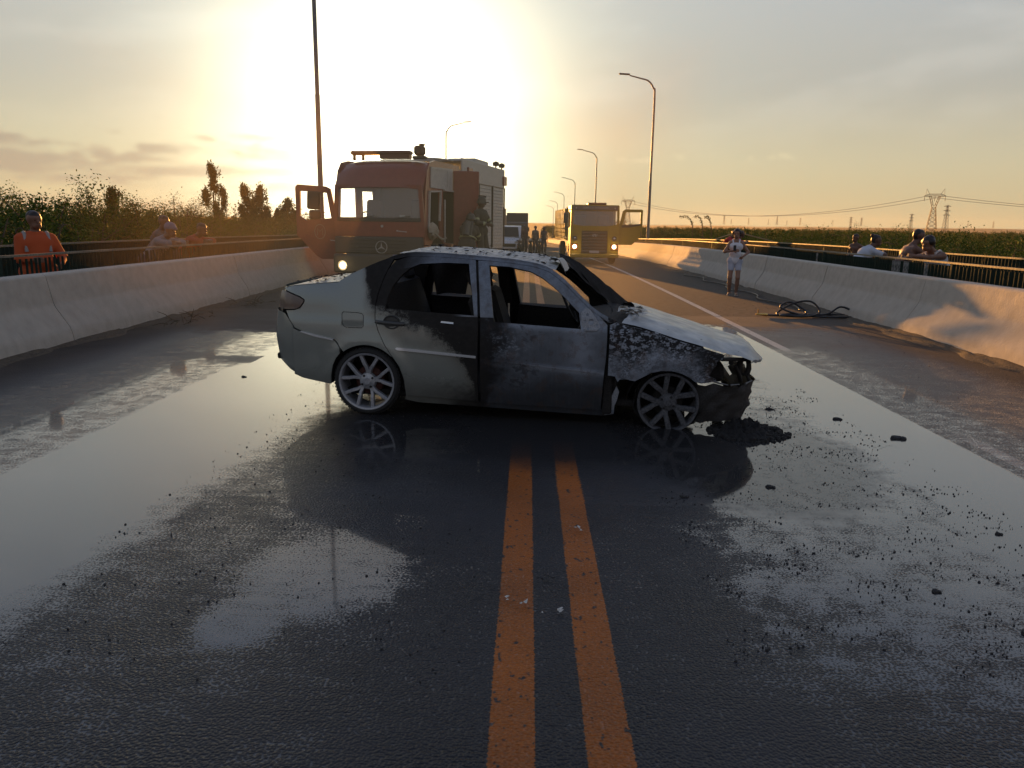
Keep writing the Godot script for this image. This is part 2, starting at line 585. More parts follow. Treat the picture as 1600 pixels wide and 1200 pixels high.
func patch_row(j: int) -> void:
	var rgb := PackedByteArray()
	var rough := PackedByteArray()
	var hh := PackedFloat32Array()
	var coat := PackedByteArray()
	rgb.resize(patch_w * 3); rough.resize(patch_w); hh.resize(patch_w); coat.resize(patch_w)
	var z := patch.position.y + (j + 0.5) / patch_h * patch.size.y
	var q0 := Vector3()
	var q1 := wetness(patch.position.x, z)
	var t0 := 0.0
	var t1 := 0.0
	for i in patch_w:
		var x := patch.position.x + (i + 0.5) / patch_w * patch.size.x
		if i % 6 == 0:
			q0 = q1
			q1 = wetness(x + 6.0 / patch_w * patch.size.x, z)
			t0 = t1
			t1 = puddle_noise.get_noise_2d(x * 1.3 + 11.0, z * 1.3) * 0.3
		var q := q0.lerp(q1, (i % 6) / 6.0)
		var g := stones(x, z)
		var w := q.x
		var film := sstep(-0.05, 0.12, w - g)
		var h := maxf(g, w) if w < 1.0 else maxf(1.0, w)
		# soft shoulder where the film climbs the stones
		h = lerpf(g, maxf(g, minf(w, 1.02)), film)
		hh[i] = h
		var damp := 1.0 - q.z
		var tone := grain_noise.get_noise_2d(x * 60.0 + 300.0, z * 60.0) * 0.35 + lerpf(t0, t1, (i % 6) / 6.0)
		var dryc := Vector3(0.092, 0.079, 0.066) * (1.0 + tone)
		var wetc := Vector3(0.017, 0.017, 0.020) * (1.0 + tone * 1.6)
		var c := dryc.lerp(wetc, damp)
		# the painted lines, worn through here and there
		var pl := maxf(sstep(-9.3, -9.9, z), 0.4 * sstep(-5.8, -5.2, z)) if absf(x - 3.26) < 0.06 + tone * 0.012 else 0.0
		var py := 1.0 if minf(absf(x + 0.022), absf(x - 0.266)) < 0.070 + tone * 0.010 else 0.0
		if pl + py > 0.0:
			var worn := sstep(0.66, 0.86, grain_noise.get_noise_2d(x * 22.0, z * 14.0 + 50.0) + tone * 0.5 + g * 0.25)
			var pc := Vector3(0.38, 0.37, 0.35) if pl > 0.0 else Vector3(0.33, 0.088, 0.006) * (1.0 + tone * 1.0)
			c = c.lerp(pc, (pl + py * sstep(-5.35, -4.7, z)) * (1.0 - worn) * (1.0 - 0.35 * sstep(0.30, 0.0, g)))
		# silt beside the kerbs
		var silt := sstep(4.2, 5.3, absf(x) + tone * 0.8) * 0.85
		c = c.lerp(Vector3(0.085, 0.060, 0.038) * (1.0 + tone), silt * (0.5 + 0.5 * q.z))
		c = c.lerp(Vector3(0.006, 0.006, 0.007), q.y * 0.92)
		rgb[i * 3] = int(clampf(pow(maxf(c.x, 0.0), 1.0 / 2.2), 0, 1) * 255.0)
		rgb[i * 3 + 1] = int(clampf(pow(maxf(c.y, 0.0), 1.0 / 2.2), 0, 1) * 255.0)
		rgb[i * 3 + 2] = int(clampf(pow(maxf(c.z, 0.0), 1.0 / 2.2), 0, 1) * 255.0)
		var r := lerpf(lerpf(0.42 + 0.25 * tone, 0.88, q.z), 0.25, film)
		if q.y > 0.0: r = lerpf(r, 0.85, q.y)
		coat[i] = int(clampf(film * (0.45 + 0.55 * sstep(0.3, 0.75, w)), 0.0, 1.0) * 255.0)
		if absf(x) > 4.4 and film < 0.5: r = lerpf(r, 0.8, sstep(4.4, 5.2, absf(x)))
		rough[i] = int(clampf(r, 0, 1) * 255.0)
	rows_out[j] = [rgb, rough, hh, coat]


func road_patch(called: String, area: Rect2, w: int, parent: Node3D) -> void:
	patch = area
	patch_w = w
	patch_h = int(w * area.size.y / area.size.x)
	in_threads(patch_row, patch_h)
	var rgb := PackedByteArray()
	var rough := PackedByteArray()
	var hh := PackedFloat32Array()
	var coat := PackedByteArray()
	for j in patch_h:
		rgb.append_array(rows_out[j][0])
		rough.append_array(rows_out[j][1])
		hh.append_array(rows_out[j][2])
		coat.append_array(rows_out[j][3])
	var m := StandardMaterial3D.new()
	m.resource_name = called
	m.albedo_texture = ImageTexture.create_from_image(Image.create_from_data(patch_w, patch_h, false, Image.FORMAT_RGB8, rgb))
	m.roughness_texture = ImageTexture.create_from_image(Image.create_from_data(patch_w, patch_h, false, Image.FORMAT_L8, rough))
	m.roughness = 1.0
	m.metallic_specular = 0.36
	m.clearcoat_enabled = true
	m.clearcoat = 1.0
	m.clearcoat_roughness = 0.05
	m.clearcoat_texture = ImageTexture.create_from_image(Image.create_from_data(patch_w, patch_h, false, Image.FORMAT_L8, coat))
	m.heightmap_enabled = true
	m.heightmap_texture = ImageTexture.create_from_image(Image.create_from_data(patch_w, patch_h, false, Image.FORMAT_RF, hh.to_byte_array()))
	m.heightmap_scale = 0.6
	m.texture_repeat = false
	var b := MB.new()
	var p := area.position
	var e := area.end
	var up := Vector3.UP
	var q := [Vector3(p.x, 0, p.y), Vector3(e.x, 0, p.y), Vector3(e.x, 0, e.y), Vector3(p.x, 0, e.y)]
	var uv := [Vector2(0, 0), Vector2(1, 0), Vector2(1, 1), Vector2(0, 1)]
	b.tri(q[0], q[1], q[2], up, up, up, uv[0], uv[1], uv[2])
	b.tri(q[0], q[2], q[3], up, up, up, uv[0], uv[2], uv[3])
	part(called, b.done(), m, parent)


func strip(b: MB, x0: float, x1: float, zs: Array, lift: float) -> void:
	for i in zs.size() - 1:
		var z0: float = zs[i]
		var z1: float = zs[i + 1]
		var y0 := road_y(z0) + lift
		var y1 := road_y(z1) + lift
		b.quad(Vector3(x0, y0, z0), Vector3(x1, y0, z0), Vector3(x1, y1, z1), Vector3(x0, y1, z1), Vector3.UP)


func zrange(a: float, b: float, step: float) -> Array:
	var o := []
	var z := a
	while z > b + step * 0.5:
		o.append(z)
		z -= step
	o.append(b)
	return o


func build_setting() -> void:
	var far_z := -330.0
	# ground under and round the bridge
	var g := MB.new()
	var hill := noise(0.0012, 3, 5)
	var rows := []
	var rad := [0.0, 30.0, 70.0, 130.0, 230.0, 380.0, 600.0, 900.0, 1300.0, 1800.0, 2200.0, 2600.0]
	for r in rad:
		var row := []
		for k in 97:
			var an: float = TAU * k / 96.0
			var x: float = sin(an) * r
			var z: float = -cos(an) * r
			var y: float = -6.0 + (0.0 if r < 600.0 else sstep(500.0, 2600.0, r) * (7.0 + 16.0 * (hill.get_noise_2d(x, z) + 0.15)))
			row.append(Vector3(x, y, z))
		rows.append(row)
	g.grid(rows, Vector3.UP)
	var gm := StandardMaterial3D.new()
	gm.albedo_texture = tone_tex(Color(0.05, 0.055, 0.02), Color(0.20, 0.15, 0.085), 0.02, 9, 512, 6)
	gm.uv1_triplanar = true
	gm.uv1_world_triplanar = true
	gm.uv1_scale = Vector3(0.004, 0.004, 0.004)
	gm.roughness = 1.0
	part("ground", g.done(), gm, null, "structure")

	# the carriageway: near patches carry the water, the rest is dry asphalt
	var road := Node3D.new()
	road.name = "road"
	add_child(road)
	road.set_meta("kind", "structure")
	road_patch("wet_asphalt", Rect2(-3.05, -4.0, 6.1, 2.8), 1920, road)
	road_patch("puddled_asphalt", Rect2(-5.75, -13.2, 11.5, 9.2), 1856, road)
	var dry := mottled("dry_asphalt", Color(0.064, 0.056, 0.047), Color(0.118, 0.101, 0.083), 0.03, 0.35, 0.75, 0.95, 0.5, 0.12)
	dry.metallic_specular = 0.2
	var b := MB.new()
	var damp := mottled("damp_asphalt", Color(0.02, 0.02, 0.02), Color(0.05, 0.045, 0.04), 0.03, 0.35, 0.3, 0.6, 0.5, 0.12)
	var zs := zrange(-13.2, -60.0, 3.9)
	zs.append_array(zrange(-75.0, far_z, 15.0))
	strip(b, -5.75, 5.75, zs, 0.0)
	part("dry_asphalt", b.done(), dry, road)
	b = MB.new()
	strip(b, -5.75, -3.05, [12.0, -4.0], 0.0)
	strip(b, 3.05, 5.75, [12.0, -4.0], 0.0)
	strip(b, -3.05, 3.05, [12.0, -1.2], 0.0)
	part("damp_asphalt", b.done(), damp, road)

	# painted lines with worn holes
	var yl := paint("yellow_paint", Color(0.30, 0.088, 0.008), 3)
	var wl := paint("white_paint", Color(0.40, 0.39, 0.37), 4)
	var lz := zrange(-13.2, -60.0, 3.9)
	lz.append_array(zrange(-75.0, far_z, 15.0))
	for x in [-0.022, 0.266]:
		b = MB.new()
		strip(b, x - 0.071, x + 0.071, lz, 0.004)
		part("yellow_line", b.done(), yl, road)
	b = MB.new()
	strip(b, 3.20, 3.32, lz, 0.004)
	part("white_line", b.done(), wl, road)
	b = MB.new()
	var lz2 := zrange(-17.0, -60.0, 4.0)
	lz2.append_array(zrange(-75.0, far_z, 15.0))
	strip(b, -3.22, -3.10, lz2, 0.004)
	part("white_line", b.done(), wl, road)

	# silt heaped at the foot of the barriers
	for sgn in [-1.0, 1.0]:
		var hn := noise(0.9, 4, 60 + int(sgn))
		var pt := []
		var z := 3.0
		while z > -60.0:
			var row := []
			var wd := 0.20 + 0.20 * hn.get_noise_2d(z * 0.8, 3.0) + (0.10 if sgn > 0 else 0.0)
			for k in 9:
				var f := k / 8.0
				var hgt := (0.045 + 0.04 * hn.get_noise_2d(z, f * 3.0)) * pow(f, 1.3) + 0.022 * hn.get_noise_2d(z * 5.0, f * 8.0) * sin(f * PI)
				row.append(Vector3(sgn * (5.56 - wd * (1.0 - f)), road_y(z) + (0.006 + maxf(hgt, 0.0) if k > 0 else -0.01), z))
			pt.append(row)
			z -= 0.16
		b = MB.new()
		b.grid(pt, Vector3.UP)
		part("silt_drift", b.done(), M.silt, road, "stuff")

	for sgn in [-1.0, 1.0]:
		barrier(sgn, far_z)
		walkway(sgn, far_z)
	railings(far_z)
	lamps()


func paint(key: String, c: Color, sd: int) -> StandardMaterial3D:
	var m := StandardMaterial3D.new()
	m.resource_name = key
	var size := 512
	var f1 := noise(0.09, 4, sd)
	var f2 := noise(0.02, 4, sd + 50)
	var im := Image.create(size, size, false, Image.FORMAT_RGBA8)
	for y in size:
		for x in size:
			var a := f1.get_noise_2d(x, y * 1.0)
			var b := f2.get_noise_2d(x, y)
			var k := 1.0 + a * 0.35 + b * 0.6
			var q := (c * k).linear_to_srgb()
			q.a = 0.0 if a + b * 0.9 > 0.50 else 1.0
			im.set_pixel(x, y, q)
	m.albedo_texture = ImageTexture.create_from_image(im)
	m.transparency = BaseMaterial3D.TRANSPARENCY_ALPHA_SCISSOR
	m.alpha_scissor_threshold = 0.5
	m.uv1_triplanar = true
	m.uv1_world_triplanar = true
	m.uv1_scale = Vector3(0.9, 0.9, 0.9)
	m.roughness = 0.6
	m.heightmap_enabled = true
	m.heightmap_texture = grey_tex(0.12, sd + 9, 512, 5)
	m.heightmap_scale = 0.35
	return m


func barrier(sgn: float, far_z: float) -> void:
	# a long concrete barrier wall cast in bays, a joint between each two
	var wall := thing("concrete_barrier", "long pale concrete barrier wall along the left edge of the road" if sgn < 0 else "long concrete barrier wall on the right, partly lit orange by the sun", "barrier", Vector3(), 0.0, "concrete barriers of the bridge")
	var prof := [[5.50, 0.0], [5.52, 0.12], [5.545, 0.20], [5.70, 0.44], [5.72, 0.50], [5.775, 0.79], [5.79, 0.815], [5.82, 0.825], [5.98, 0.825], [6.01, 0.80], [6.02, 0.0]]
	var joints := [8.0, 2.0, -4.0, -9.17, -15.2, -21.3, -27.4] if sgn < 0 else [8.0, 1.0, -5.2, -11.35, -15.1, -18.9, -25.0, -31.0]
	var z: float = joints[-1]
	while z > far_z + 12.0:
		z -= 6.1 if z > -80.0 else 24.0
		joints.append(z)
	for i in joints.size() - 1:
		var b := MB.new()
		var za: float = joints[i] - 0.010
		var zb: float = joints[i + 1] + 0.010
		var n := 4
		var wob := noise(0.7, 3, 70 + i)
		var pt := []
		for k in n + 1:
			var zz := lerpf(za, zb, k / float(n))
			var row := []
			for p in prof:
				var o := wob.get_noise_2d(zz * 1.2, p[1] * 3.0) * 0.0025 + 0.004 * sin(i * 2.3)
				row.append(Vector3(sgn * (p[0] + o), p[1] + road_y(zz) + (wob.get_noise_1d(zz) * 0.003 if p[1] > 0.7 else 0.0), zz))
			pt.append(row)
		var front := []
		var back := []
		for row in pt:
			front.append(row.slice(0, 9))
			back.append(row.slice(8))
		b.grid(front, Vector3(-sgn, 0.9, 0))
		b.grid(back, Vector3(sgn, 0.1, 0))
		for e in [0, n]:
			var poly := PackedVector2Array()
			for q in pt[e]:
				poly.append(Vector2(q.x, q.y))
			var ix := Geometry2D.triangulate_polygon(poly)
			for j in range(0, ix.size(), 3):
				b.flat_tri(pt[e][ix[j]], pt[e][ix[j + 1]], pt[e][ix[j + 2]], Vector3(0, 0, 1 if e == 0 else -1))
		part("barrier_bay", b.done(), M.concrete, wall)


func walkway(sgn: float, far_z: float) -> void:
	var b := MB.new()
	var zs := zrange(12.0, -60.0, 8.0)
	zs.append_array(zrange(-75.0, far_z, 15.0))
	for i in zs.size() - 1:
		var z0: float = zs[i]
		var z1: float = zs[i + 1]
		var xa := 6.022 * sgn
		var xb := 8.35 * sgn
		var p := [Vector3(xa, road_y(z0) - 0.12, z0), Vector3(xb, road_y(z0) - 0.12, z0), Vector3(xb, road_y(z1) - 0.12, z1), Vector3(xa, road_y(z1) - 0.12, z1)]
		b.quad(p[0], p[1], p[2], p[3], Vector3.UP)
		var dn := Vector3(0, -0.9, 0)
		b.quad(p[1], p[2], p[2] + dn, p[1] + dn, Vector3(sgn, 0, 0))
		b.quad(p[1] + dn, p[2] + dn, Vector3(-5.75 * sgn, p[2].y - 0.9, z1), Vector3(-5.75 * sgn, p[1].y - 0.9, z0), Vector3.DOWN)
	part("pavement", b.done(), M.walk_concrete, null, "structure")


func railings(far_z: float) -> void:
	var where := [
		[-6.22, 1.03, "dark green picket railing between the left barrier and its footway"],
		[-8.10, 1.05, "outer picket railing beyond the left footway in front of the bushes"],
		[6.22, 1.03, "dark green picket railing just behind the right barrier, white drips on some pickets"],
		[8.10, 1.06, "outer picket railing beyond the right footway in front of the scrub"]]
	var post := mesh_of(func(b: MB): b.box(Vector3(0, 0.52, 0), Vector3(0.06, 1.0, 0.06), Basis(), 0.006))
	var thin := mesh_of(func(b: MB): b.box(Vector3(0, 0.50, 0), Vector3(0.026, 0.88, 0.012)))
	var picket := mesh_of(func(b: MB): b.box(Vector3(0, 0.50, 0), Vector3(0.068, 0.88, 0.014)))
	for w in where:
		var x: float = w[0]
		var top: float = w[1]
		var r := thing("picket_railing", w[2], "railing", Vector3(), 0.0, "picket railings of the footways")
		var zs := zrange(10.0, -60.0, 2.0)
		zs.append_array(zrange(-68.0, far_z, 8.0))
		for h in [top, 0.14]:
			var b := MB.new()
			for i in zs.size() - 1:
				var z0: float = zs[i]
				var z1: float = zs[i + 1]
				var y0: float = road_y(z0) + h
				var y1: float = road_y(z1) + h
				var hw := 0.022 if h > 0.5 else 0.02
				var ht := 0.013 if h > 0.5 else 0.02
				for q in [[Vector3(-hw, ht, 0), Vector3(hw, ht, 0), Vector3.UP], [Vector3(-hw, -ht, 0), Vector3(hw, -ht, 0), Vector3.DOWN], [Vector3(-hw, -ht, 0), Vector3(-hw, ht, 0), Vector3.LEFT], [Vector3(hw, -ht, 0), Vector3(hw, ht, 0), Vector3.RIGHT]]:
					var a0 := Vector3(x, y0, z0)
					var a1 := Vector3(x, y1, z1)
					b.quad(a0 + q[0], a0 + q[1], a1 + q[1], a1 + q[0], q[2])
			part("top_rail" if h > 0.5 else "bottom_rail", b.done(), M.worn_rail if h > 0.5 else M.green_steel, r)
		var inner := absf(x) < 7.0
		var first := 150 if inner else 0
		var n := 0
		var rest := MB.new()
		var z := -5.0
		while z > -150.0:
			n += 1
			var y := road_y(z) + 0.06
			var ht: float = top - 0.08
			if n <= first and z < -7.0:
				var drip := x > 0.0 and (z < -11.3 and z > -13.4 or z < -16.2 and z > -17.0) and rng.randf() < 0.3
				var o := part("picket", thin if x < 0.0 else picket, M.dripped if drip else M.green_steel, r)
				o.position = Vector3(x, road_y(z), z)
				o.rotation.z = rng.randf_range(-0.012, 0.012)
				o.scale.y = (top + 0.0) / 0.98
			elif z > -70.0:
				rest.box(Vector3(x, y + ht * 0.5, z), Vector3(0.068, ht, 0.014))
			else:
				rest.box(Vector3(x, y + ht * 0.5, z), Vector3(0.055, ht, 0.10))
			z -= 0.098 if z > -70.0 else 0.26
		part("picket_rows", rest.done(), M.green_steel, r, "stuff")
		z = -6.5
		while z > -70.0:
			var o := part("post", post, M.green_steel, r)
			o.position = Vector3(x, road_y(z), z)
			z -= 2.5


func lamp_mesh(at: Vector3, side: float, label: String, h := 8.9) -> void:
	var t := thing("street_lamp", label, "street lamp", at, 0.0, "street lamps along the bridge")
	var b := MB.new()
	b.tube([Vector3(), Vector3(0, h * 0.45, 0)], 0.085, 0.07, 12)
	b.tube(smooth_path([Vector3(0, h * 0.45, 0), Vector3(0, h * 0.92, 0), Vector3(-side * 0.08, h * 0.975, 0), Vector3(-side * 0.35, h * 1.015, 0), Vector3(-side * 0.8, h * 1.03, 0), Vector3(-side * 1.35, h * 1.045, 0)], 5), 0.06, 0.03, 10)
	part("pole", b.done(), M.pole_steel, t)
	b = MB.new()
	b.box(Vector3(-side * 1.62, h * 1.052, 0), Vector3(0.58, 0.07, 0.2), Basis(Vector3(0, 0, 1), -side * 0.05), 0.03)
	part("lamp_head", b.done(), M.pole_steel, t)
	b = MB.new()
	b.lathe(Vector3(), Basis(Vector3(1, 0, 0), Vector3(0, 0, -1), Vector3(0, 1, 0)), [Vector2(0.16, 0.0), Vector2(0.16, 0.05), Vector2(0.10, 0.09), Vector2(0.088, 0.35), Vector2(0.0, 0.36)], 14)
	part("base_plate", b.done(), M.pole_steel, t)


func lamps() -> void:
	var names := ["tall curved street lamp rising beside the yellow truck, nearest on the right", "second curved street lamp on the right, above the yellow truck's cab", "third curved street lamp on the right, left of the yellow truck's roof", "fourth curved lamp on the right, over the dark roadside trees", "fifth small street lamp on the right towards the sunset", "farthest small street lamp on the right at the end of the row"]
	var zs := [-42.5, -77.0, -112.0, -146.0, -179.0, -207.0]
	for i in 6:
		lamp_mesh(Vector3(6.45, road_y(zs[i]) + 0.06, zs[i]), 1.0, names[i])
	var ln := ["tall dark lamp pole rising out of the frame behind the fire engine's open door", "curved street lamp standing against the glare above the fire truck roof", "small street lamp just clearing the rear of the fire truck's roof", "distant street lamp on the left above the queued lorries"]
	var lz := [-22.8, -60.0, -102.0, -140.0]
	for i in 4:
		lamp_mesh(Vector3(-6.03 if i == 0 else -6.3, road_y(lz[i]) + 0.06, lz[i]), -1.0, ln[i], 11.0 if i == 0 else 8.9)


# ---------------------------------------------------------------- vegetation
func leaf(b: MB, p: Vector3, size: float, r: RandomNumberGenerator, droop := 0.0) -> void:
	var d := Vector3(r.randf_range(-1, 1), r.randf_range(-0.7, 0.7) - droop, r.randf_range(-1, 1)).normalized()
	var s := d.cross(Vector3(r.randf_range(-1, 1), r.randf_range(-1, 1), r.randf_range(-1, 1))).normalized()
	var l := size * r.randf_range(0.7, 1.3)
	var w := l * 0.28
	var n := d.cross(s).normalized()
	var q := [p - d * l * 0.5, p + s * w + d * l * 0.05, p + d * l * 0.5, p - s * w + d * l * 0.05]
	b.tri(q[0], q[1], q[2], n, n, n)
	b.tri(q[0], q[2], q[3], n, n, n)


# a crown made of sprays of small leaves spread round twigs; returns [leaves, twigs]
func crown_meshes(sd: int, size: Vector3, clumps: int, leaves: int, leaf_size: float, shoots: int, clump_r: float) -> Array:
	var r := RandomNumberGenerator.new()
	r.seed = sd
	var b := MB.new()
	b.colored = true
	var tw := MB.new()
	for i in clumps:
		# clump centres fill an uneven ellipsoid, denser near its skin
		var d := Vector3(r.randfn(), r.randfn() * 0.9, r.randfn()).normalized()
		var rad := pow(r.randf(), 0.42)
		var lump := 1.0 + 0.28 * sin(d.x * 5.0 + sd) * cos(d.z * 4.0 + sd * 2.0) + 0.15 * sin(d.y * 7.0)
		var c := d * size * rad * lump
		var cr := clump_r * r.randf_range(0.6, 1.4)
		var base := Color(0.032, 0.066, 0.013).lerp(Color(0.105, 0.145, 0.028), clampf(r.randf() * 0.8 + 0.25 * sin(d.x * 4.0 + sd * 3.0), 0.0, 1.0))
		if r.randf() < 0.07: base = Color(0.12, 0.105, 0.035)
		var axis := (d + Vector3(r.randf_range(-0.6, 0.6), r.randf_range(-0.3, 0.5), r.randf_range(-0.6, 0.6))).normalized()
		for k in leaves:
			b.col = base * r.randf_range(0.75, 1.25)
			var along := r.randf_range(-1, 1)
			var p := c + axis * along * cr * 1.3 + Vector3(r.randfn(), r.randfn() * 0.7, r.randfn()) * cr * 0.38
			leaf(b, p, leaf_size, r, 0.2)
		if i % 3 == 0:
			tw.tube([c * 0.25 + Vector3(0, -size.y * 0.4, 0), c * 0.7, c + axis * cr], 0.035, 0.008, 4, false)
	for i in shoots:
		var an := r.randf() * TAU
		var p := Vector3(cos(an) * size.x * 0.6, size.y * r.randf_range(0.55, 0.8), sin(an) * size.z * 0.6)
		var lean := Vector3(r.randf_range(-1, 1), 0, r.randf_range(-1, 1)) * 0.5
		var pts := []
		var dir := Vector3(lean.x, 1.0, lean.z)
		for k in 9:
			pts.append(p)
			p += dir * 0.12
			dir += Vector3(lean.x * 0.35, -0.20, lean.z * 0.35)
		tw.tube(pts, 0.022, 0.010, 4, false)
		b.col = Color(0.10, 0.11, 0.03)
		for q in pts:
			for k in 5:
				leaf(b, q + Vector3(r.randf_range(-0.06, 0.06), r.randf_range(-0.08, 0.04), r.randf_range(-0.06, 0.06)), leaf_size * 0.9, r, 0.4)
	return [b.done(), tw.done()]


# upright plumes of leaves along leaning limbs, with sky between them
func slender_crown(sd: int, h: float) -> Array:
	var r := RandomNumberGenerator.new()
	r.seed = sd
	var b := MB.new()
	b.colored = true
	var tw := MB.new()
	var plumes := [[Vector3(0.0, h * 0.55, 0), Vector3(-0.25, h * 0.95, 0), 0.40], [Vector3(0.1, h * 0.1, 0.1), Vector3(-0.1, h * 0.62, 0), 0.52], [Vector3(-0.5, -h * 0.35, 0), Vector3(-0.75, h * 0.15, 0.1), 0.38], [Vector3(0.75, -h * 0.35, 0.2), Vector3(0.62, h * 0.18, 0), 0.36], [Vector3(0.1, -h * 0.75, -0.2), Vector3(0.0, -h * 0.3, 0), 0.42]]
	for q in plumes:
		var a: Vector3 = q[0]
		var e: Vector3 = q[1]
		tw.tube([Vector3(0, a.y - h * 0.3, 0), a, e], 0.035, 0.012, 5, false)
		for k in 34:
			var f := r.randf()
			var w: float = q[2] * (1.0 - 0.75 * f * f) * (0.55 + 0.45 * sin(f * 9.0 + sd + a.x * 7.0))
			var c := a.lerp(e, f) + Vector3(r.randfn(), r.randfn() * 0.7, r.randfn()) * w * 0.7
			b.col = Color(0.045, 0.065, 0.018).lerp(Color(0.085, 0.10, 0.03), r.randf())
			for j in 34:
				leaf(b, c + Vector3(r.randfn() * 0.10 - 0.03, r.randfn() * 0.17, r.randfn() * 0.10), 0.15, r, 0.7)
	return [b.done(), tw.done()]


func trunk_mesh(sd: int, h: float, spread: float, stems: int, r0: float) -> ArrayMesh:
	var r := RandomNumberGenerator.new()
	r.seed = sd
	var b := MB.new()
	for i in stems:
		var an := TAU * i / stems + r.randf()
		var o := Vector3(cos(an), 0, sin(an))
		b.tube(smooth_path([o * 0.12, o * 0.25 + Vector3(0, h * 0.35, 0), o * spread * 0.6 + Vector3(0, h * 0.7, 0), o * spread + Vector3(0, h, 0)], 4), r0, r0 * 0.3, 7, false)
	return b.done()


func plant(called: String, label: String, category: String, at: Vector3, turn: float, scale: Vector3, crown: Array, trunk: ArrayMesh, crown_y: float, group: String) -> Node3D:
	var t := thing(called, label, category, at, turn, group)
	t.scale = scale
	var c := part("crown", crown[0], M.leaves, t)
	c.position.y = crown_y
	var w := part("twigs", crown[1], M.bark, t)
	w.position.y = crown_y
	part("trunk", trunk, M.bark, t)
	return t


func build_vegetation() -> void:
	var lm := mat("leaves", Color(1, 1, 1), 0.85)
	lm.metallic_specular = 0.25
	lm.vertex_color_use_as_albedo = true
	lm.backlight_enabled = true
	lm.backlight = Color(0.5, 0.5, 0.5)
	lm.cull_mode = BaseMaterial3D.CULL_DISABLED
	mottled("bark", Color(0.05, 0.038, 0.025), Color(0.12, 0.09, 0.06), 0.05, 2.0, 0.85, 1.0)
	var kinds := []
	for i in 4:
		kinds.append(crown_meshes(200 + i, Vector3(2.7, 1.9, 2.7), [300, 230, 260, 210][i], [110, 120, 100, 130][i], [0.066, 0.075, 0.060, 0.085][i], [3, 2, 4, 0][i], [0.40, 0.34, 0.44, 0.36][i]))
	var trunk := trunk_mesh(7, 5.0, 1.3, 4, 0.10)
	var r := RandomNumberGenerator.new()
	r.seed = 77
	# left: a dense thicket with its tops a little above eye level
	var left := "feathery green bushes in the thicket beyond the left footway"
	var row := 0
	for x in [-12.0, -15.5, -20.0, -26.0, -33.0]:
		var z: float = -7.0 - row * 2.0
		var step := 2.7 + row * 0.5
		while z > -78.0:
			var top: float = [1.35, 1.85, 2.25, 2.6, 3.1][row] + r.randf_range(-0.75, 0.45)
			if z < -38.0: top -= 0.5
			var s := r.randf_range(0.7, 1.2) * (1.0 + row * 0.08)
			plant("thicket_bush", "feathery green bush in the dense thicket beyond the left footway", "bush", Vector3(x + r.randf_range(-1.2, 1.2), top - 7.2 * s, z), r.randf() * TAU, Vector3(s, s, s), kinds[r.randi() % 4], trunk, 5.3, left)
			z -= step * r.randf_range(0.8, 1.25)
		row += 1
	# right: lower scrub whose tops stay near the horizon
	var right := "low scrub bushes beyond the right footway"
	row = 0
	for x in [12.0, 15.5, 20.0, 26.0, 33.0, 41.0]:
		var z: float = -8.0 - row * 1.5
		var step := 2.8 + row * 0.65
		while z > -85.0:
			var top: float = [0.65, 0.8, 0.9, 1.05, 1.15, 1.2][row] + r.randf_range(-0.6, 0.3)
			var s := r.randf_range(0.65, 1.15) * (1.0 + row * 0.07)
			plant("scrub_bush", "low rounded scrub bush beyond the right footway railing", "bush", Vector3(x + r.randf_range(-1.2, 1.2), top - 7.2 * s, z), r.randf() * TAU, Vector3(s, s, s), kinds[[0, 1, 2, 3, 3][r.randi() % 5]], trunk, 5.3, right)
			z -= step * r.randf_range(0.85, 1.3)
		row += 1
	# three arching shoots and single shrubs that break the skyline on the right
	for q in [[1068.0, 0.9], [1082.0, 1.2], [1093.0, 1.25]]:
		pass
	# tall feathery trees in front of the low cloud on the left
	var tall := [[-24.0, -60.0, 5.5, 2.3, "tallest slender tree on the left skyline, wind-combed crown"], [-21.6, -60.0, 3.9, 1.7, "slender tree just right of the tallest one on the left skyline"], [-20.0, -58.0, 3.8, 1.7, "third slender tree from the tallest, nearest the fire truck of the trio"], [-18.6, -60.0, 2.9, 1.0, "small round-topped tree left of the fire truck's open door"], [-26.6, -50.0, 3.2, 1.6, "bushy dark treetop left of the tallest slender tree"]]
	var i := 0
	for q in tall:
		var h: float = q[2] + 6.0
		var cs := slender_crown(300 + i, q[3])
		var tr := MB.new()
		tr.tube(smooth_path([Vector3(), Vector3(0.1, h * 0.4, 0), Vector3(-0.1, h * 0.75, 0.1), Vector3(0.15, h * 0.97, 0)], 5), 0.13, 0.03, 8)
		tr.tube([Vector3(0, h * 0.6, 0), Vector3(0.6, h * 0.72, 0.1), Vector3(0.8, h * 0.82, 0)], 0.05, 0.02, 6)
		plant("slender_tree", q[4], "tree", Vector3(q[0], -6.0, q[1]), i * 1.3, Vector3.ONE, cs, tr.done(), h - q[3] * 0.95, "slender trees on the left skyline")
		i += 1
	# dark trees along the right of the road far ahead
	for k in 14:
		var z := -118.0 - k * 8.5
		var s := r.randf_range(1.1, 1.35)
		plant("roadside_tree", "dark rounded tree in the far row right of the road", "tree", Vector3(11.0 + r.randf_range(0, 3.5), 2.4 + r.randf_range(-0.7, 0.5) + (0.6 if k < 5 else 0.0) - 7.2 * s, z), r.randf() * TAU, Vector3(s, s, s), kinds[r.randi() % 4], trunk, 5.3, "far row of trees right of the road")
	for k in 12:
		var z := -95.0 - k * 13.0
		var s := r.randf_range(1.0, 1.3)
		plant("roadside_tree", "dark rounded tree in the far row left of the road behind the queue", "tree", Vector3(-11.0 - r.randf_range(0, 4.0), 1.8 + r.randf_range(-0.8, 0.5) - 7.2 * s, z), r.randf() * TAU, Vector3(s, s, s), kinds[r.randi() % 4], trunk, 5.3, "far row of trees left of the road")
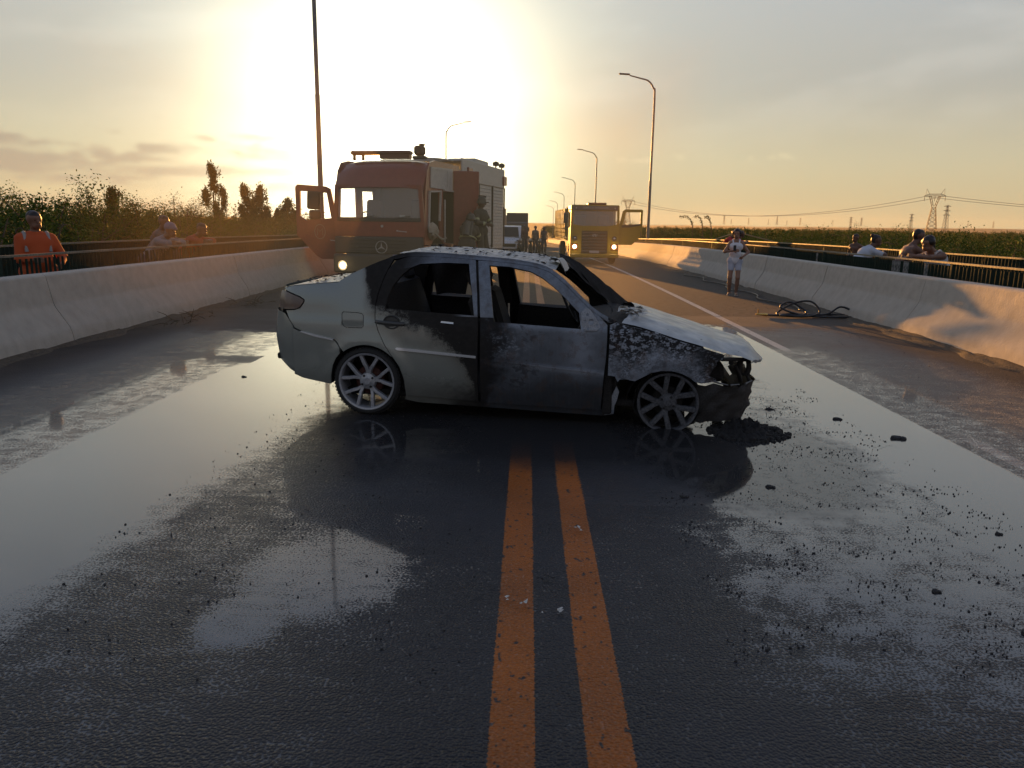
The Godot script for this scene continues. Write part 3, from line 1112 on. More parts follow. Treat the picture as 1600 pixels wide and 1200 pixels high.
	# scrub that runs to the horizon: nobody could count it
	var far := crown_meshes(400, Vector3(3.2, 1.9, 3.2), 120, 12, 0.42, 0, 0.6)
	var mm := MultiMesh.new()
	mm.transform_format = MultiMesh.TRANSFORM_3D
	mm.mesh = far[0]
	var xs := []
	for k in 5200:
		var az := r.randf_range(-0.85, 0.85)
		var d := 50.0 + 900.0 * pow(r.randf(), 1.7)
		var x := sin(az) * d
		var z := -cos(az) * d
		if absf(x) < 16.0 or (d < 95.0 and absf(x) < 46.0): continue
		var s := r.randf_range(0.7, 1.25) * (1.0 + d / 1500.0)
		var top := r.randf_range(-3.2, 0.9) if x > 0 else r.randf_range(-2.0, 1.6)
		var b := Basis(Vector3.UP, r.randf() * TAU).scaled(Vector3(s, s, s))
		xs.append(Transform3D(b, Vector3(x, top - 1.9 * s, z)))
	mm.instance_count = xs.size()
	for k in xs.size():
		mm.set_instance_transform(k, xs[k])
	var mi := MultiMeshInstance3D.new()
	mi.name = "far_scrub"
	mi.multimesh = mm
	mi.material_override = M.leaves
	add_child(mi)
	tag(mi, "green scrubland running out to the horizon on both sides of the bridge", "scrub", "", "stuff")
	# sprigs that stand out of the scrub on the right skyline
	var sprigs := [[15.2, 1.95, -55.0, "left of three arching dry shoots above the right scrub"], [15.9, 2.05, -55.0, "middle of three arching dry shoots above the right scrub"], [16.5, 2.1, -55.0, "right of three arching dry shoots above the right scrub"]]
	i = 0
	for q in sprigs:
		var t := thing("arching_shoot", q[3], "plant", Vector3(q[0] - 4.0, -1.0, q[2]))
		var pts := smooth_path([Vector3(0.3, 0, 0), Vector3(0.25, 2.2, 0), Vector3(0.1, 2.9, 0), Vector3(-0.25 + i * 0.1, 3.2, 0), Vector3(-0.65 + i * 0.22, 3.15, 0)], 5)
		var b := MB.new()
		b.tube(pts, 0.03, 0.012, 6)
		part("stem", b.done(), M.bark, t)
		b = MB.new()
		b.colored = true
		b.col = Color(0.14, 0.12, 0.04)
		for p in pts.slice(6):
			for k in 7:
				leaf(b, p + Vector3(r.randf_range(-0.09, 0.09), r.randf_range(-0.12, 0.06), r.randf_range(-0.09, 0.09)), 0.10, r, 0.3)
		part("leaves", b.done(), M.leaves, t)
		i += 1


# ---------------------------------------------------------------- pylons
func lattice(b: MB, y0: float, w0: float, y1: float, w1: float, bays: int, r: float) -> void:
	for k in bays:
		var f0 := float(k) / bays
		var f1 := float(k + 1) / bays
		var ya := lerpf(y0, y1, f0)
		var yb := lerpf(y0, y1, f1)
		var wa := lerpf(w0, w1, f0) * 0.5
		var wb := lerpf(w0, w1, f1) * 0.5
		var ca := [Vector3(-wa, ya, -wa), Vector3(wa, ya, -wa), Vector3(wa, ya, wa), Vector3(-wa, ya, wa)]
		var cb := [Vector3(-wb, yb, -wb), Vector3(wb, yb, -wb), Vector3(wb, yb, wb), Vector3(-wb, yb, wb)]
		for e in 4:
			var e2 := (e + 1) % 4
			b.tube([ca[e], cb[e]], r, r, 4, false)
			b.tube([ca[e], cb[e2]], r * 0.6, r * 0.6, 4, false)
			b.tube([ca[e2], cb[e]], r * 0.6, r * 0.6, 4, false)
			b.tube([cb[e], cb[e2]], r * 0.6, r * 0.6, 4, false)


func build_pylons() -> void:
	var steel := mat("lattice_steel", Color(0.17, 0.15, 0.12), 0.6, 0.3)
	# a tower with a forked head and a wide crossarm
	var body := mesh_of(func(b: MB): lattice(b, 0.0, 9.5, 26.0, 3.2, 7, 0.20))
	var fork := mesh_of(func(b: MB):
		for s in [-1.0, 1.0]:
			for z in [-0.8, 0.8]:
				b.tube([Vector3(s * 1.5, 26, z), Vector3(s * 4.6, 36, z * 0.8)], 0.2, 0.2, 4)
				b.tube([Vector3(s * 0.4, 27, z), Vector3(s * 3.0, 36, z * 0.8)], 0.15, 0.15, 4)
				for k in 4:
					var f := (k + 0.5) / 4.0
					b.tube([Vector3(s * lerpf(1.5, 4.6, f), lerpf(26, 36, f), z), Vector3(s * lerpf(0.4, 3.0, minf(f + 0.15, 1.0)), lerpf(27, 36, minf(f + 0.15, 1.0)), z)], 0.11, 0.11, 4))
	var arm := mesh_of(func(b: MB):
		for z in [-0.7, 0.7]:
			b.tube([Vector3(-8.6, 36.2, 0), Vector3(-4.6, 36, z), Vector3(4.6, 36, z), Vector3(8.6, 36.2, 0)], 0.18, 0.18, 4)
			b.tube([Vector3(-8.6, 36.4, 0), Vector3(-4.6, 37.8, z), Vector3(4.6, 37.8, z), Vector3(8.6, 36.4, 0)], 0.18, 0.18, 4)
			for k in 12:
				var x := -6.6 + k * 1.1
				b.tube([Vector3(x, 36, z), Vector3(x + 1.1, 37.6, z)], 0.1, 0.1, 4)
		for s in [-1.0, 1.0]:
			b.tube([Vector3(s * 4.6, 37.8, 0), Vector3(s * 7.2, 42.5, 0)], 0.2, 0.1, 4)
			b.tube([Vector3(s * 7.2, 42.5, 0), Vector3(s * 7.6, 36.6, 0)], 0.14, 0.1, 4))
	var ins := mesh_of(func(b: MB): b.tube([Vector3(0, 0, 0), Vector3(0, -4.5, 0)], 0.22, 0.22, 6))
	var spots := [[350.0, -690.0, 0.95, "tall forked lattice pylon standing high over the scrub at right"], [120.0, -960.0, 0.95, "forked lattice pylon showing above the yellow truck's open door"]]
	for q in spots:
		var t := thing("lattice_pylon", q[3], "pylon", Vector3(q[0], -4.0, q[1]), -0.35, "forked pylons of the power line")
		t.scale = Vector3(q[2], q[2], q[2])
		part("tower_body", body, steel, t)
		part("forked_head", fork, steel, t)
		part("crossarm", arm, steel, t)
		for x in [-8.4, 0.0, 8.4]:
			var o := part("insulator", ins, steel, t)
			o.position = Vector3(x, 36.0, 0)
	var tw := mesh_of(func(b: MB): lattice(b, 0.0, 5.0, 30.0, 1.2, 8, 0.16))
	var arms := mesh_of(func(b: MB):
		for y in [20.0, 24.5, 29.0]:
			b.tube([Vector3(-4.2, y, 0), Vector3(4.2, y, 0)], 0.22, 0.22, 4)
			b.tube([Vector3(-4.2, y, 0), Vector3(0, y + 1.6, 0), Vector3(4.2, y, 0)], 0.15, 0.15, 4))
	var small := [[430.0, -820.0, 0.98, "smaller three-armed pylon just right of the tall forked pylon"], [385.0, -800.0, 0.66, "small thin pylon between the forked pylon and the three-armed one"], [402.0, -890.0 - 100.0, 0.62, "short three-armed pylon left of the tall forked pylon over the scrub"]]
	for q in small:
		var t := thing("three_armed_pylon", q[3], "pylon", Vector3(q[0], -3.0, q[1]), 0.2, "three-armed pylons at the right horizon")
		t.scale = Vector3(q[2], q[2], q[2])
		part("tower_body", tw, steel, t)
		part("crossarms", arms, steel, t)
	var far := [1123.0, 1134.0, 1160.0, 1190.0, 1203.0, 1218.0, 1238.0, 1287.0, 1330.0, 1490.0, 1528.0, 1579.0]
	var k := 0
	for u in far:
		var z := -1900.0 - 60.0 * (k % 3)
		var t := thing("distant_pylon", "tiny thin pylon far off along the right horizon", "pylon", Vector3((u - 826.0) / 1202.0 * -z, 8.0, z), k * 0.4, "tiny pylons along the horizon")
		var s: float = [0.7, 0.4, 0.55, 0.45][k % 4]
		t.scale = Vector3(s * 1.3, s, s * 1.3)
		part("tower_body", tw, steel, t)
		part("crossarms", arms, steel, t)
		k += 1
	# conductors hang between the two forked towers and on towards the right
	var a := Vector3(350, 30, -690)
	var c := Vector3(120, 30, -960)
	var e := Vector3(640, 27, -420)
	var names := ["upper power cable sagging between the forked pylons", "lower power cable sagging between the forked pylons"]
	for i in 2:
		var o := Vector3(6.0 - 12.0 * i, 0, 5.0 - 10.0 * i)
		var b := MB.new()
		for seg in [[c + o, a + o, 17.0], [a + o, e + o, 14.0]]:
			var pts := []
			for j in 25:
				var f := j / 24.0
				pts.append((seg[0] as Vector3).lerp(seg[1], f) - Vector3(0, seg[2] * 4.0 * f * (1.0 - f), 0))
			b.tube(pts, 0.15, 0.15, 4, false)
		tag(part("power_cable", b.done(), steel), names[i], "cable")


# ---------------------------------------------------------------- the burnt saloon
# car axes: +x forward, +y up, +z towards the side that faces the camera; origin on the ground under the rear axle
const PLAN := [[-0.868, 0.02], [-0.86, 0.30], [-0.85, 0.40], [-0.82, 0.55], [-0.77, 0.645], [-0.70, 0.705], [-0.62, 0.742], [-0.5, 0.768], [-0.2, 0.795], [0.3, 0.80], [1.9, 0.80], [2.3, 0.805], [2.6, 0.775], [2.8, 0.72], [2.95, 0.63], [3.1, 0.50]]
const RAIL := [[-0.75, 0.975], [-0.60, 1.0], [-0.40, 1.022], [-0.25, 1.035], [-0.18, 1.085], [0.0, 1.172], [0.11, 1.218], [0.2, 1.25], [0.32, 1.277], [0.6, 1.272], [0.84, 1.258], [1.1, 1.24], [1.3, 1.215], [1.42, 1.178], [1.53, 1.10], [1.64, 1.0], [1.74, 0.91], [1.83, 0.85], [1.93, 0.805], [2.08, 0.78], [2.23, 0.74], [2.39, 0.69], [2.56, 0.645], [2.73, 0.592], [2.86, 0.56], [2.98, 0.535], [3.2, 0.50]]


func half_w(x: float, y: float) -> float:
	var w := seg_at(PLAN, x)
	var f := 0.0
	if y < 0.82:
		f = -0.055 * pow((y - 0.52) / 0.42, 2.0)
		f += 0.006 * exp(-pow((y - 0.735) / 0.012, 2.0))
	else:
		f = -0.028 - (y - 0.82) * 0.36 - pow(maxf(y - 1.0, 0.0), 2.0) * 0.5
		if x < -0.1: f = lerpf(f, -0.028 - pow(y - 0.82, 2.0) * 1.9, sstep(-0.1, -0.35, x))
	# flared lips over the wheels
	for cx in [0.004, 2.32]:
		var d := Vector2(x - cx, y - 0.262).length()
		var lip := 0.30 if cx < 1.0 else 0.24
		f += 0.016 * exp(-pow((d - lip - 0.02) / 0.06, 2.0))
	if x > 0.6: f += 0.0045 * skin_a.get_noise_2d(x * 2.0, y * 2.6) * sstep(0.7, 1.2, x)
	return w + f


func car_uv(x: float, y: float) -> Vector2:
	return Vector2((x + 0.95) / 4.2, 1.0 - y / 1.4)


func pv(a: Array) -> PackedVector2Array:
	var o := PackedVector2Array()
	for q in a: o.append(Vector2(q[0], q[1]))
	return o


# a sheet-metal panel: outline in side view, bent to the body's width, with turned-in edges
func panel(b: MB, outline: Array, holes := [], side := 1.0, cell := 0.05, lift := 0.0, edge := 0.022, gap := 0.0025) -> void:
	var src := pv(outline)
	var off := Geometry2D.offset_polygon(src, -gap)
	if off.size(): src = off[0]
	var w := func(x: float, y: float) -> float: return half_w(x, y) + lift
	var p3 := func(p: Vector2) -> Vector3: return Vector3(p.x, p.y, side * w.call(p.x, p.y))
	var nn := func(p: Vector2) -> Vector3:
		var e := 0.004
		var dx: float = (w.call(p.x + e, p.y) - w.call(p.x - e, p.y)) / (2.0 * e)
		var dy: float = (w.call(p.x, p.y + e) - w.call(p.x, p.y - e)) / (2.0 * e)
		return Vector3(-dx, -dy, side).normalized() if side > 0 else Vector3(-dx, -dy, -1.0).normalized()
	var lo := src[0]
	var hi := src[0]
	for p in src:
		lo = lo.min(p); hi = hi.max(p)
	var hp := []
	for h in holes: hp.append(pv(h))
	var x := floorf(lo.x / cell) * cell
	while x < hi.x:
		var y := floorf(lo.y / cell) * cell
		while y < hi.y:
			var sq := PackedVector2Array([Vector2(x, y), Vector2(x + cell, y), Vector2(x + cell, y + cell), Vector2(x, y + cell)])
			var polys := Geometry2D.intersect_polygons(src, sq)
			for h in hp:
				var nx := []
				for pl in polys: nx.append_array(Geometry2D.clip_polygons(pl, h))
				polys.assign(nx)
			for pl in polys:
				if pl.size() < 3: continue
				var ix := Geometry2D.triangulate_polygon(pl)
				var vs := []
				for q in pl: vs.append([p3.call(q), nn.call(q), car_uv(q.x, q.y)])
				for i in range(0, ix.size(), 3):
					var A = vs[ix[i]]; var B = vs[ix[i + 1]]; var C = vs[ix[i + 2]]
					b.tri(A[0], B[0], C[0], A[1], B[1], C[1], A[2], B[2], C[2])
			y += cell
		x += cell
	if edge <= 0.0: return
	var loops := [src]
	loops.append_array(hp)
	for li in loops.size():
		var lp: PackedVector2Array = loops[li]
		var cw := Geometry2D.is_polygon_clockwise(lp)
		if li > 0: cw = not cw
		for i in lp.size():
			var a := lp[i]
			var c := lp[(i + 1) % lp.size()]
			var m := maxi(1, int(ceil(a.distance_to(c) / (cell * 1.5))))
			for k in m:
				var p := a.lerp(c, float(k) / m)
				var q := a.lerp(c, float(k + 1) / m)
				var o2 := Vector2(q.y - p.y, p.x - q.x).normalized()
				if cw: o2 = -o2
				var o := Vector3(o2.x, o2.y, 0)
				var A: Vector3 = p3.call(p)
				var B: Vector3 = p3.call(q)
				var n0: Vector3 = nn.call(p)
				var n1: Vector3 = nn.call(q)
				var A2 := A - n0 * edge
				var B2 := B - n1 * edge
				b.tri(A, B, B2, o, o, o, car_uv(p.x, p.y), car_uv(q.x, q.y), car_uv(q.x, q.y))
				b.tri(A, B2, A2, o, o, o, car_uv(p.x, p.y), car_uv(q.x, q.y), car_uv(p.x, p.y))


var skin_a := FastNoiseLite.new()
var skin_b := FastNoiseLite.new()
var skin_c := FastNoiseLite.new()
const SKIN_W := 1536
const SKIN_H := 512


# what the fire left on the flank: clean silver paint at the tail, soot, then bare mottled metal
func skin_row(j: int) -> void:
	var rgb := PackedByteArray()
	var ro := PackedByteArray()
	rgb.resize(SKIN_W * 3); ro.resize(SKIN_W)
	var y := (1.0 - (j + 0.5) / SKIN_H) * 1.4
	for i in SKIN_W:
		var x := (i + 0.5) / SKIN_W * 4.2 - 0.95
		var a := skin_a.get_noise_2d(x * 3.0, y * 4.0)
		var f := skin_b.get_noise_2d(x * 16.0, y * 22.0)
		var g := skin_c.get_noise_2d(x * 60.0, y * 60.0)
		var c := Vector3(0.275, 0.290, 0.262) * (1.0 + g * 0.04)
		var r := 0.22
		# road grime low down
		var grime := sstep(0.42, 0.12, y + a * 0.08) * 0.55
		c = c.lerp(Vector3(0.09, 0.08, 0.065), grime)
		r = lerpf(r, 0.65, grime)
		var l := seg_at([[-0.2, 1.5], [-0.06, 1.2], [-0.01, 0.98], [0.06, 0.84], [0.16, 0.79], [0.35, 0.745], [0.5, 0.68], [0.65, 0.60], [0.78, 0.46], [0.86, 0.22], [0.92, -0.1]], x)
		var s := sstep(-0.06, 0.06, y - l + a * 0.08 + f * 0.05 + g * 0.035)
		s = maxf(s, sstep(0.35, 0.9, x + a * 0.2) * sstep(0.34, 0.16, y + f * 0.05))
		# thin haze of smoke ahead of the soot
		c = c.lerp(Vector3(0.12, 0.10, 0.075), 0.45 * sstep(-0.22, 0.0, y - l + a * 0.12))
		var sootc := Vector3(0.016, 0.014, 0.012) * (1.0 + f * 0.5)
		c = c.lerp(sootc, s)
		r = lerpf(r, 0.8, s)
		# bare burnt steel from the middle pillar forward
		var bare := sstep(0.84, 1.02, x + a * 0.10 + f * 0.05)
		if y > 0.80: bare = maxf(bare, sstep(0.70, 0.80, x + a * 0.04))
		if y > 0.80 and y > seg_at(RAIL, x) - 0.12: bare = maxf(bare, sstep(0.25, 0.5, x + a * 0.1) * 0.8)
		if bare > 0.0:
			var st := Vector3(0.050, 0.059, 0.072)
			var f2 := skin_b.get_noise_2d(x * 30.0 + 50.0, y * 62.0)
			var fleck := sstep(-0.05, 0.34, f * 0.85 + f2 * 0.45 + g * 0.35 + a * 0.3) * (0.55 + 0.45 * sstep(-0.3, 0.3, a + f2))
			var m := 0.35 + 0.4 * a
			var dark := 0.0
			if x < 1.87 and y < 0.80:
				# front door: sooty at the rear and bottom, streaked grey forward
				dark = sstep(1.24, 0.94, x + a * 0.14 + f * 0.06)
				dark = maxf(dark, 0.7 * sstep(0.42, 0.22, y + a * 0.05))
				m = 0.30 + 0.10 * a + 0.55 * exp(-pow((x - 1.68 + f * 0.02) / 0.10, 2.0)) * sstep(0.30, 0.55, y)
				m += 0.75 * exp(-pow((y - 0.42 + (x - 1.7) * 0.06) / 0.022, 2.0)) * sstep(1.1, 1.4, x)
				m += 0.9 * exp(-Vector2((x - 1.12) / 0.13, (y - 0.60) / 0.09).length_squared()) * fleck
				m += 0.6 * sstep(0.70, 0.77, y)
				dark = maxf(dark, 0.65 * sstep(0.08, 0.42, a * 0.7 + f * 0.6) * sstep(1.55, 1.2, x))
				dark *= 1.0 - 0.75 * exp(-Vector2((x - 1.10) / 0.12, (y - 0.60) / 0.10).length_squared()) * fleck
			elif x >= 1.87:
				# wing: charred paint flaking over pale ash near the arch
				var ad := Vector2(x - 2.28, y - 0.2).length()
				var pale := sstep(0.46, 0.24, ad + f * 0.10 + a * 0.10)
				pale = maxf(pale, sstep(2.16, 1.9, x + f * 0.08) * sstep(0.62, 0.45, y + f * 0.07) * 0.9)
				m = lerpf(0.15 + 1.15 * fleck, 1.05 + 0.35 * g, pale)
				dark = (1.0 - pale) * sstep(0.15, -0.22, f * 0.9 + f2 * 0.4 + g * 0.3 - 0.05) * 0.95
				dark = maxf(dark, 0.92 * sstep(2.45, 2.62, x + f * 0.06) * (1.0 - 0.5 * fleck) * sstep(0.40, 0.46, y))
			else:
				m = 0.72 + 0.16 * a + 0.20 * g
				dark = sstep(0.25, -0.3, f) * 0.12
			var bc := st.lerp(Vector3(0.24, 0.275, 0.33), clampf(m, 0.0, 1.2))
			bc = bc.lerp(Vector3(0.011, 0.011, 0.013), clampf(dark, 0.0, 1.0))
			bc = bc.lerp(Vector3(0.085, 0.048, 0.030), 0.35 * bare * sstep(0.15, 0.5, skin_a.get_noise_2d(x * 9.0 + 30.0, y * 7.0) + g * 0.4))
			# runs of ash washed down by the hoses
			var run := skin_b.get_noise_2d(x * 42.0 + 9.0, y * 2.5)
			bc = bc.lerp(Vector3(0.20, 0.215, 0.24), 0.14 * sstep(0.15, 0.45, run) * (1.0 - dark))
			bc *= 1.0 - (0.35 if x > 1.87 else 0.12) * sstep(0.05, 0.40, skin_b.get_noise_2d(x * 9.0 - 20.0, y * 12.0))
			c = c.lerp(bc, bare)
			r = lerpf(r, 0.5 + 0.3 * dark, bare)
		rgb[i * 3] = int(pow(clampf(c.x, 0, 1), 1.0 / 2.2) * 255.0)
		rgb[i * 3 + 1] = int(pow(clampf(c.y, 0, 1), 1.0 / 2.2) * 255.0)
		rgb[i * 3 + 2] = int(pow(clampf(c.z, 0, 1), 1.0 / 2.2) * 255.0)
		ro[i] = int(r * 255.0)
	rows_out[j] = [rgb, ro]


func car_skin() -> StandardMaterial3D:
	skin_a = noise(1.0, 3, 81)
	skin_b = noise(1.0, 4, 82)
	skin_c = noise(1.0, 2, 83)
	in_threads(skin_row, SKIN_H)
	var rgb := PackedByteArray()
	var ro := PackedByteArray()
	for j in SKIN_H:
		rgb.append_array(rows_out[j][0])
		ro.append_array(rows_out[j][1])
	var m := StandardMaterial3D.new()
	m.resource_name = "car_skin"
	m.albedo_texture = ImageTexture.create_from_image(Image.create_from_data(SKIN_W, SKIN_H, false, Image.FORMAT_RGB8, rgb))
	m.roughness_texture = ImageTexture.create_from_image(Image.create_from_data(SKIN_W, SKIN_H, false, Image.FORMAT_L8, ro))
	m.roughness = 1.0
	m.metallic = 0.35
	m.texture_repeat = false
	M["car_skin"] = m
	return m


func arc(cx: float, cy: float, r: float, a0: float, a1: float, n: int) -> Array:
	var o := []
	for i in n + 1:
		var an := deg_to_rad(lerpf(a0, a1, float(i) / n))
		o.append([cx + r * cos(an), cy + r * sin(an)])
	return o


func rail_pts(x0: float, x1: float, drop: float, n: int) -> Array:
	var o := []
	for i in n + 1:
		var x := lerpf(x0, x1, float(i) / n)
		o.append([x, seg_at(RAIL, x) - drop])
	return o


const WIN_R := [[0.152, 0.846], [0.168, 0.93], [0.205, 1.02], [0.265, 1.10], [0.33, 1.155], [0.40, 1.185], [0.60, 1.197], [0.785, 1.194], [0.825, 1.0], [0.857, 0.812], [0.5, 0.828]]
const WIN_F := [[0.945, 1.185], [1.10, 1.178], [1.267, 1.148], [1.36, 1.105], [1.45, 1.04], [1.55, 0.955], [1.652, 0.858], [1.672, 0.738], [1.34, 0.755], [1.01, 0.770], [0.978, 0.97]]


func build_burnt_car() -> void:
	var skin := car_skin()
	var ash := mottled("ash_metal", Color(0.09, 0.095, 0.10), Color(0.62, 0.62, 0.60), 0.03, 1.1, 0.35, 0.75, 0.12, 0.1, 0.2, false)
	var hood_m := mottled("burnt_bonnet", Color(0.16, 0.175, 0.19), Color(0.52, 0.53, 0.52), 0.014, 0.8, 0.22, 0.5, 0.05, 0.1, 0.35, false)
	var boot_m := mottled("silver_boot", Color(0.28, 0.285, 0.27), Color(0.38, 0.385, 0.37), 0.02, 0.8, 0.22, 0.5, 0.0, 0.1, 0.25, false)
	var char_m: StandardMaterial3D = mottled("charred", Color(0.005, 0.005, 0.005), Color(0.022, 0.019, 0.017), 0.05, 2.0, 0.75, 1.0, 0.4, 0.1, 0.0, false)
	var grey_m := mottled("bare_grey", Color(0.05, 0.055, 0.06), Color(0.26, 0.27, 0.28), 0.05, 2.5, 0.4, 0.8, 0.1, 0.1, 0.2, false)
	var car := thing("burnt_car", "burnt-out silver saloon car with no glass standing across both lanes", "car", Vector3(-1.157, 0, -6.694), deg_to_rad(-7.1))
	var b := MB.new()

	# rear quarter with fuel flap
	var arch := arc(0.004, 0.262, 0.297, 127.0, 42.0, 12)
	var q := [[-0.205, 0.535], [-0.222, 0.565], [-0.25, 0.592], [-0.40, 0.618], [-0.537, 0.645], [-0.60, 0.668], [-0.655, 0.735], [-0.69, 0.800],
		[-0.60, 0.808], [-0.55, 0.826], [-0.515, 0.87], [-0.512, 0.89], [-0.56, 0.915], [-0.70, 0.953], [-0.725, 0.975]]
	q.append_array(rail_pts(-0.70, 0.20, 0.002, 18))
	q.append_array([[0.150, 1.14], [0.115, 1.05], [0.088, 0.95], [0.074, 0.86], [0.078, 0.76], [0.105, 0.67], [0.16, 0.565], [0.228, 0.465]])
	q.append_array(arc(0.004, 0.262, 0.297, 42.0, 127.0, 12).slice(1))
	var flap := [[-0.182, 0.812], [-0.06, 0.808], [-0.03, 0.803], [-0.014, 0.785], [-0.013, 0.705], [-0.03, 0.688], [-0.15, 0.688], [-0.175, 0.698], [-0.190, 0.72], [-0.193, 0.795]]
	panel(b, q, [flap], 1.0)
	var quarter := part("rear_quarter_panel", b.done(), skin, car)
	b = MB.new()
	panel(b, flap, [], 1.0, 0.04, -0.001, 0.015, 0.0045)
	part("fuel_flap", b.done(), skin, quarter)
	b = MB.new()
	panel(b, q, [], -1.0, 0.09)
	part("rear_quarter_panel", b.done(), char_m, car)

	# tail lights
	var tl := [[-0.755, 0.955], [-0.70, 0.949], [-0.56, 0.911], [-0.516, 0.888], [-0.519, 0.872], [-0.552, 0.83], [-0.60, 0.812], [-0.70, 0.806], [-0.785, 0.81]]
	var lens := mat("smoked_lens", Color(0.085, 0.045, 0.028), 0.22)
	lens.clearcoat_enabled = true
	for s in [1.0, -1.0]:
		b = MB.new()
		panel(b, tl, [], s, 0.04, 0.004)
		part("tail_light", b.done(), lens, car)

	# rear bumper: flank sheets, then the wrapped corner and back
	var bum := [[-0.222, 0.558], [-0.25, 0.586], [-0.40, 0.612], [-0.537, 0.639], [-0.60, 0.66], [-0.625, 0.69], [-0.62, 0.29], [-0.55, 0.265], [-0.42, 0.245], [-0.292, 0.232], [-0.287, 0.30], [-0.268, 0.385], [-0.237, 0.445], [-0.203, 0.487], [-0.203, 0.53]]
	b = MB.new()
	panel(b, bum, [], 1.0, 0.05, 0.006)
	var path := [[-0.615, 0.744], [-0.66, 0.727], [-0.70, 0.705], [-0.77, 0.645], [-0.82, 0.55], [-0.85, 0.40], [-0.866, 0.2], [-0.87, 0.0], [-0.866, -0.2], [-0.85, -0.40], [-0.82, -0.55], [-0.77, -0.645], [-0.70, -0.705], [-0.615, -0.744]]
	var pt := []
	for i in path.size():
		var a: Array = path[maxi(i - 1, 0)]
		var c: Array = path[mini(i + 1, path.size() - 1)]
		var t := Vector2(c[0] - a[0], c[1] - a[1]).normalized()
		var o := Vector2(t.y, -t.x)
		var p: Array = path[i]
		var top := seg_at([[-0.80, 0.80], [-0.70, 0.775], [-0.655, 0.732], [-0.61, 0.68]], p[0])
		var low := seg_at([[-0.86, 0.40], [-0.80, 0.39], [-0.74, 0.335], [-0.615, 0.288]], p[0])
		var col := []
		for k in 13:
			var y := lerpf(low, top, k / 12.0)
			var f := -0.055 * pow((y - 0.52) / 0.42, 2.0) + 0.006
			f += 0.012 * sstep(0.60, 0.66, y) * sstep(-0.62, -0.8, p[0]) * 0.0 + 0.018 * sstep(0.40, 0.62, y) * sstep(-0.66, -0.80, p[0])
			if k == 0: f -= 0.03
			col.append(Vector3(p[0] + o.x * -f, y, p[1] + o.y * -f) if o.x > 0 else Vector3(p[0] + o.x * f, y, p[1] + o.y * f))
		pt.append(col)
	var half: int = path.size() / 2
	b.grid(pt.slice(0, 5), Vector3(-0.4, 0, 1))
	b.grid(pt.slice(4, 10), Vector3(-1, 0, 0))
	b.grid(pt.slice(9), Vector3(-0.4, 0, -1))
	for i in b.t.size(): b.t[i] = car_uv(b.v[i].x, b.v[i].y)
	var bumper := part("rear_bumper", b.done(), skin, car)
	b = MB.new()
	panel(b, [[-0.545, 0.640], [-0.53, 0.648], [-0.39, 0.622], [-0.262, 0.598], [-0.258, 0.586], [-0.40, 0.606]], [], 1.0, 0.05, 0.017, 0.016, 0.0)
	part("bumper_strip", b.done(), mat("bright_strip", Color(0.62, 0.64, 0.66), 0.22, 0.6), bumper)
	b = MB.new()
	panel(b, bum, [], -1.0, 0.1, 0.006)
	part("bumper_side", b.done(), char_m, bumper)
	# tail panel above the bumper
	pt = []
	for p in [[-0.745, 0.655], [-0.79, 0.60], [-0.815, 0.52], [-0.835, 0.38], [-0.845, 0.2], [-0.848, 0.0], [-0.845, -0.2], [-0.835, -0.38], [-0.815, -0.52], [-0.79, -0.60], [-0.745, -0.655]]:
		var col := []
		for k in 5:
			var f := k / 4.0
			col.append(Vector3(p[0] + 0.01 + 0.045 * f * f, lerpf(0.78, 0.985, f) + 0.012 * f * (1.0 - absf(p[1]) / 0.66), p[1] * (0.985 - 0.015 * f)))
		pt.append(col)
	b = MB.new()
	b.grid(pt, Vector3(-1, 0.2, 0))
	for i in b.t.size(): b.t[i] = car_uv(b.v[i].x, b.v[i].y)
	part("tail_panel", b.done(), skin, car)

	# boot lid
	pt = []
	for i in 13:
		var x := lerpf(-0.742, -0.19, i / 12.0)
		var row := []
		for k in 15:
			var f := lerpf(-1.0, 1.0, k / 14.0)
			var ys := seg_at(RAIL, x) if x < -0.25 else 1.035 + (x + 0.25) * 0.2
			var w := half_w(x, ys) - 0.002
			var xx := x - (0.035 * (1.0 - f * f) if i == 0 else 0.0)
			row.append(Vector3(xx, ys + 0.03 * (1.0 - pow(absf(f), 2.4)) * sstep(-0.76, -0.5, x) - (0.012 if i == 0 else 0.0), f * w))
		pt.append(row)
	b = MB.new()
	b.grid(pt, Vector3.UP)
	part("boot_lid", b.done(), boot_m, car)
	# flakes of burnt debris on the boot, roof and bonnet
	var fl := MB.new()
	var r := RandomNumberGenerator.new()
	r.seed = 5
	for k in 150:
		var x := r.randf_range(-0.66, -0.2)
		var z := r.randf_range(-0.6, 0.6)
		if k > 90: z = r.randf_range(0.1, 0.6)
		flake(fl, Vector3(x, seg_at(RAIL, x) + 0.03 * (1.0 - pow(absf(z) / 0.66, 2.4)) + 0.006, z), r.randf_range(0.006, 0.022), r)
	for k in 170:
		var x := r.randf_range(0.3, 1.42)
		var z := r.randf_range(-0.5, 0.52)
		flake(fl, Vector3(x, seg_at(RAIL, x) + 0.030 * (1.0 - pow(absf(z) / 0.56, 2.0)) - 0.001, z), r.randf_range(0.006, 0.03), r)
	for k in 50:
		var x := r.randf_range(2.1, 2.9)
		var z := r.randf_range(-0.4, 0.6)
		flake(fl, Vector3(x, seg_at(RAIL, x) + 0.03 * (1.0 - pow(absf(z) / 0.74, 2.0)) + 0.004, z), r.randf_range(0.006, 0.016), r)
	part("ash_flakes", fl.done(), char_m, car, "stuff")

	# doors
	var rd := [[0.315, 0.165], [0.305, 0.30], [0.275, 0.395], [0.228, 0.465], [0.16, 0.565], [0.105, 0.67], [0.078, 0.76], [0.074, 0.86], [0.088, 0.95], [0.115, 1.05], [0.150, 1.14], [0.20, 1.205]]
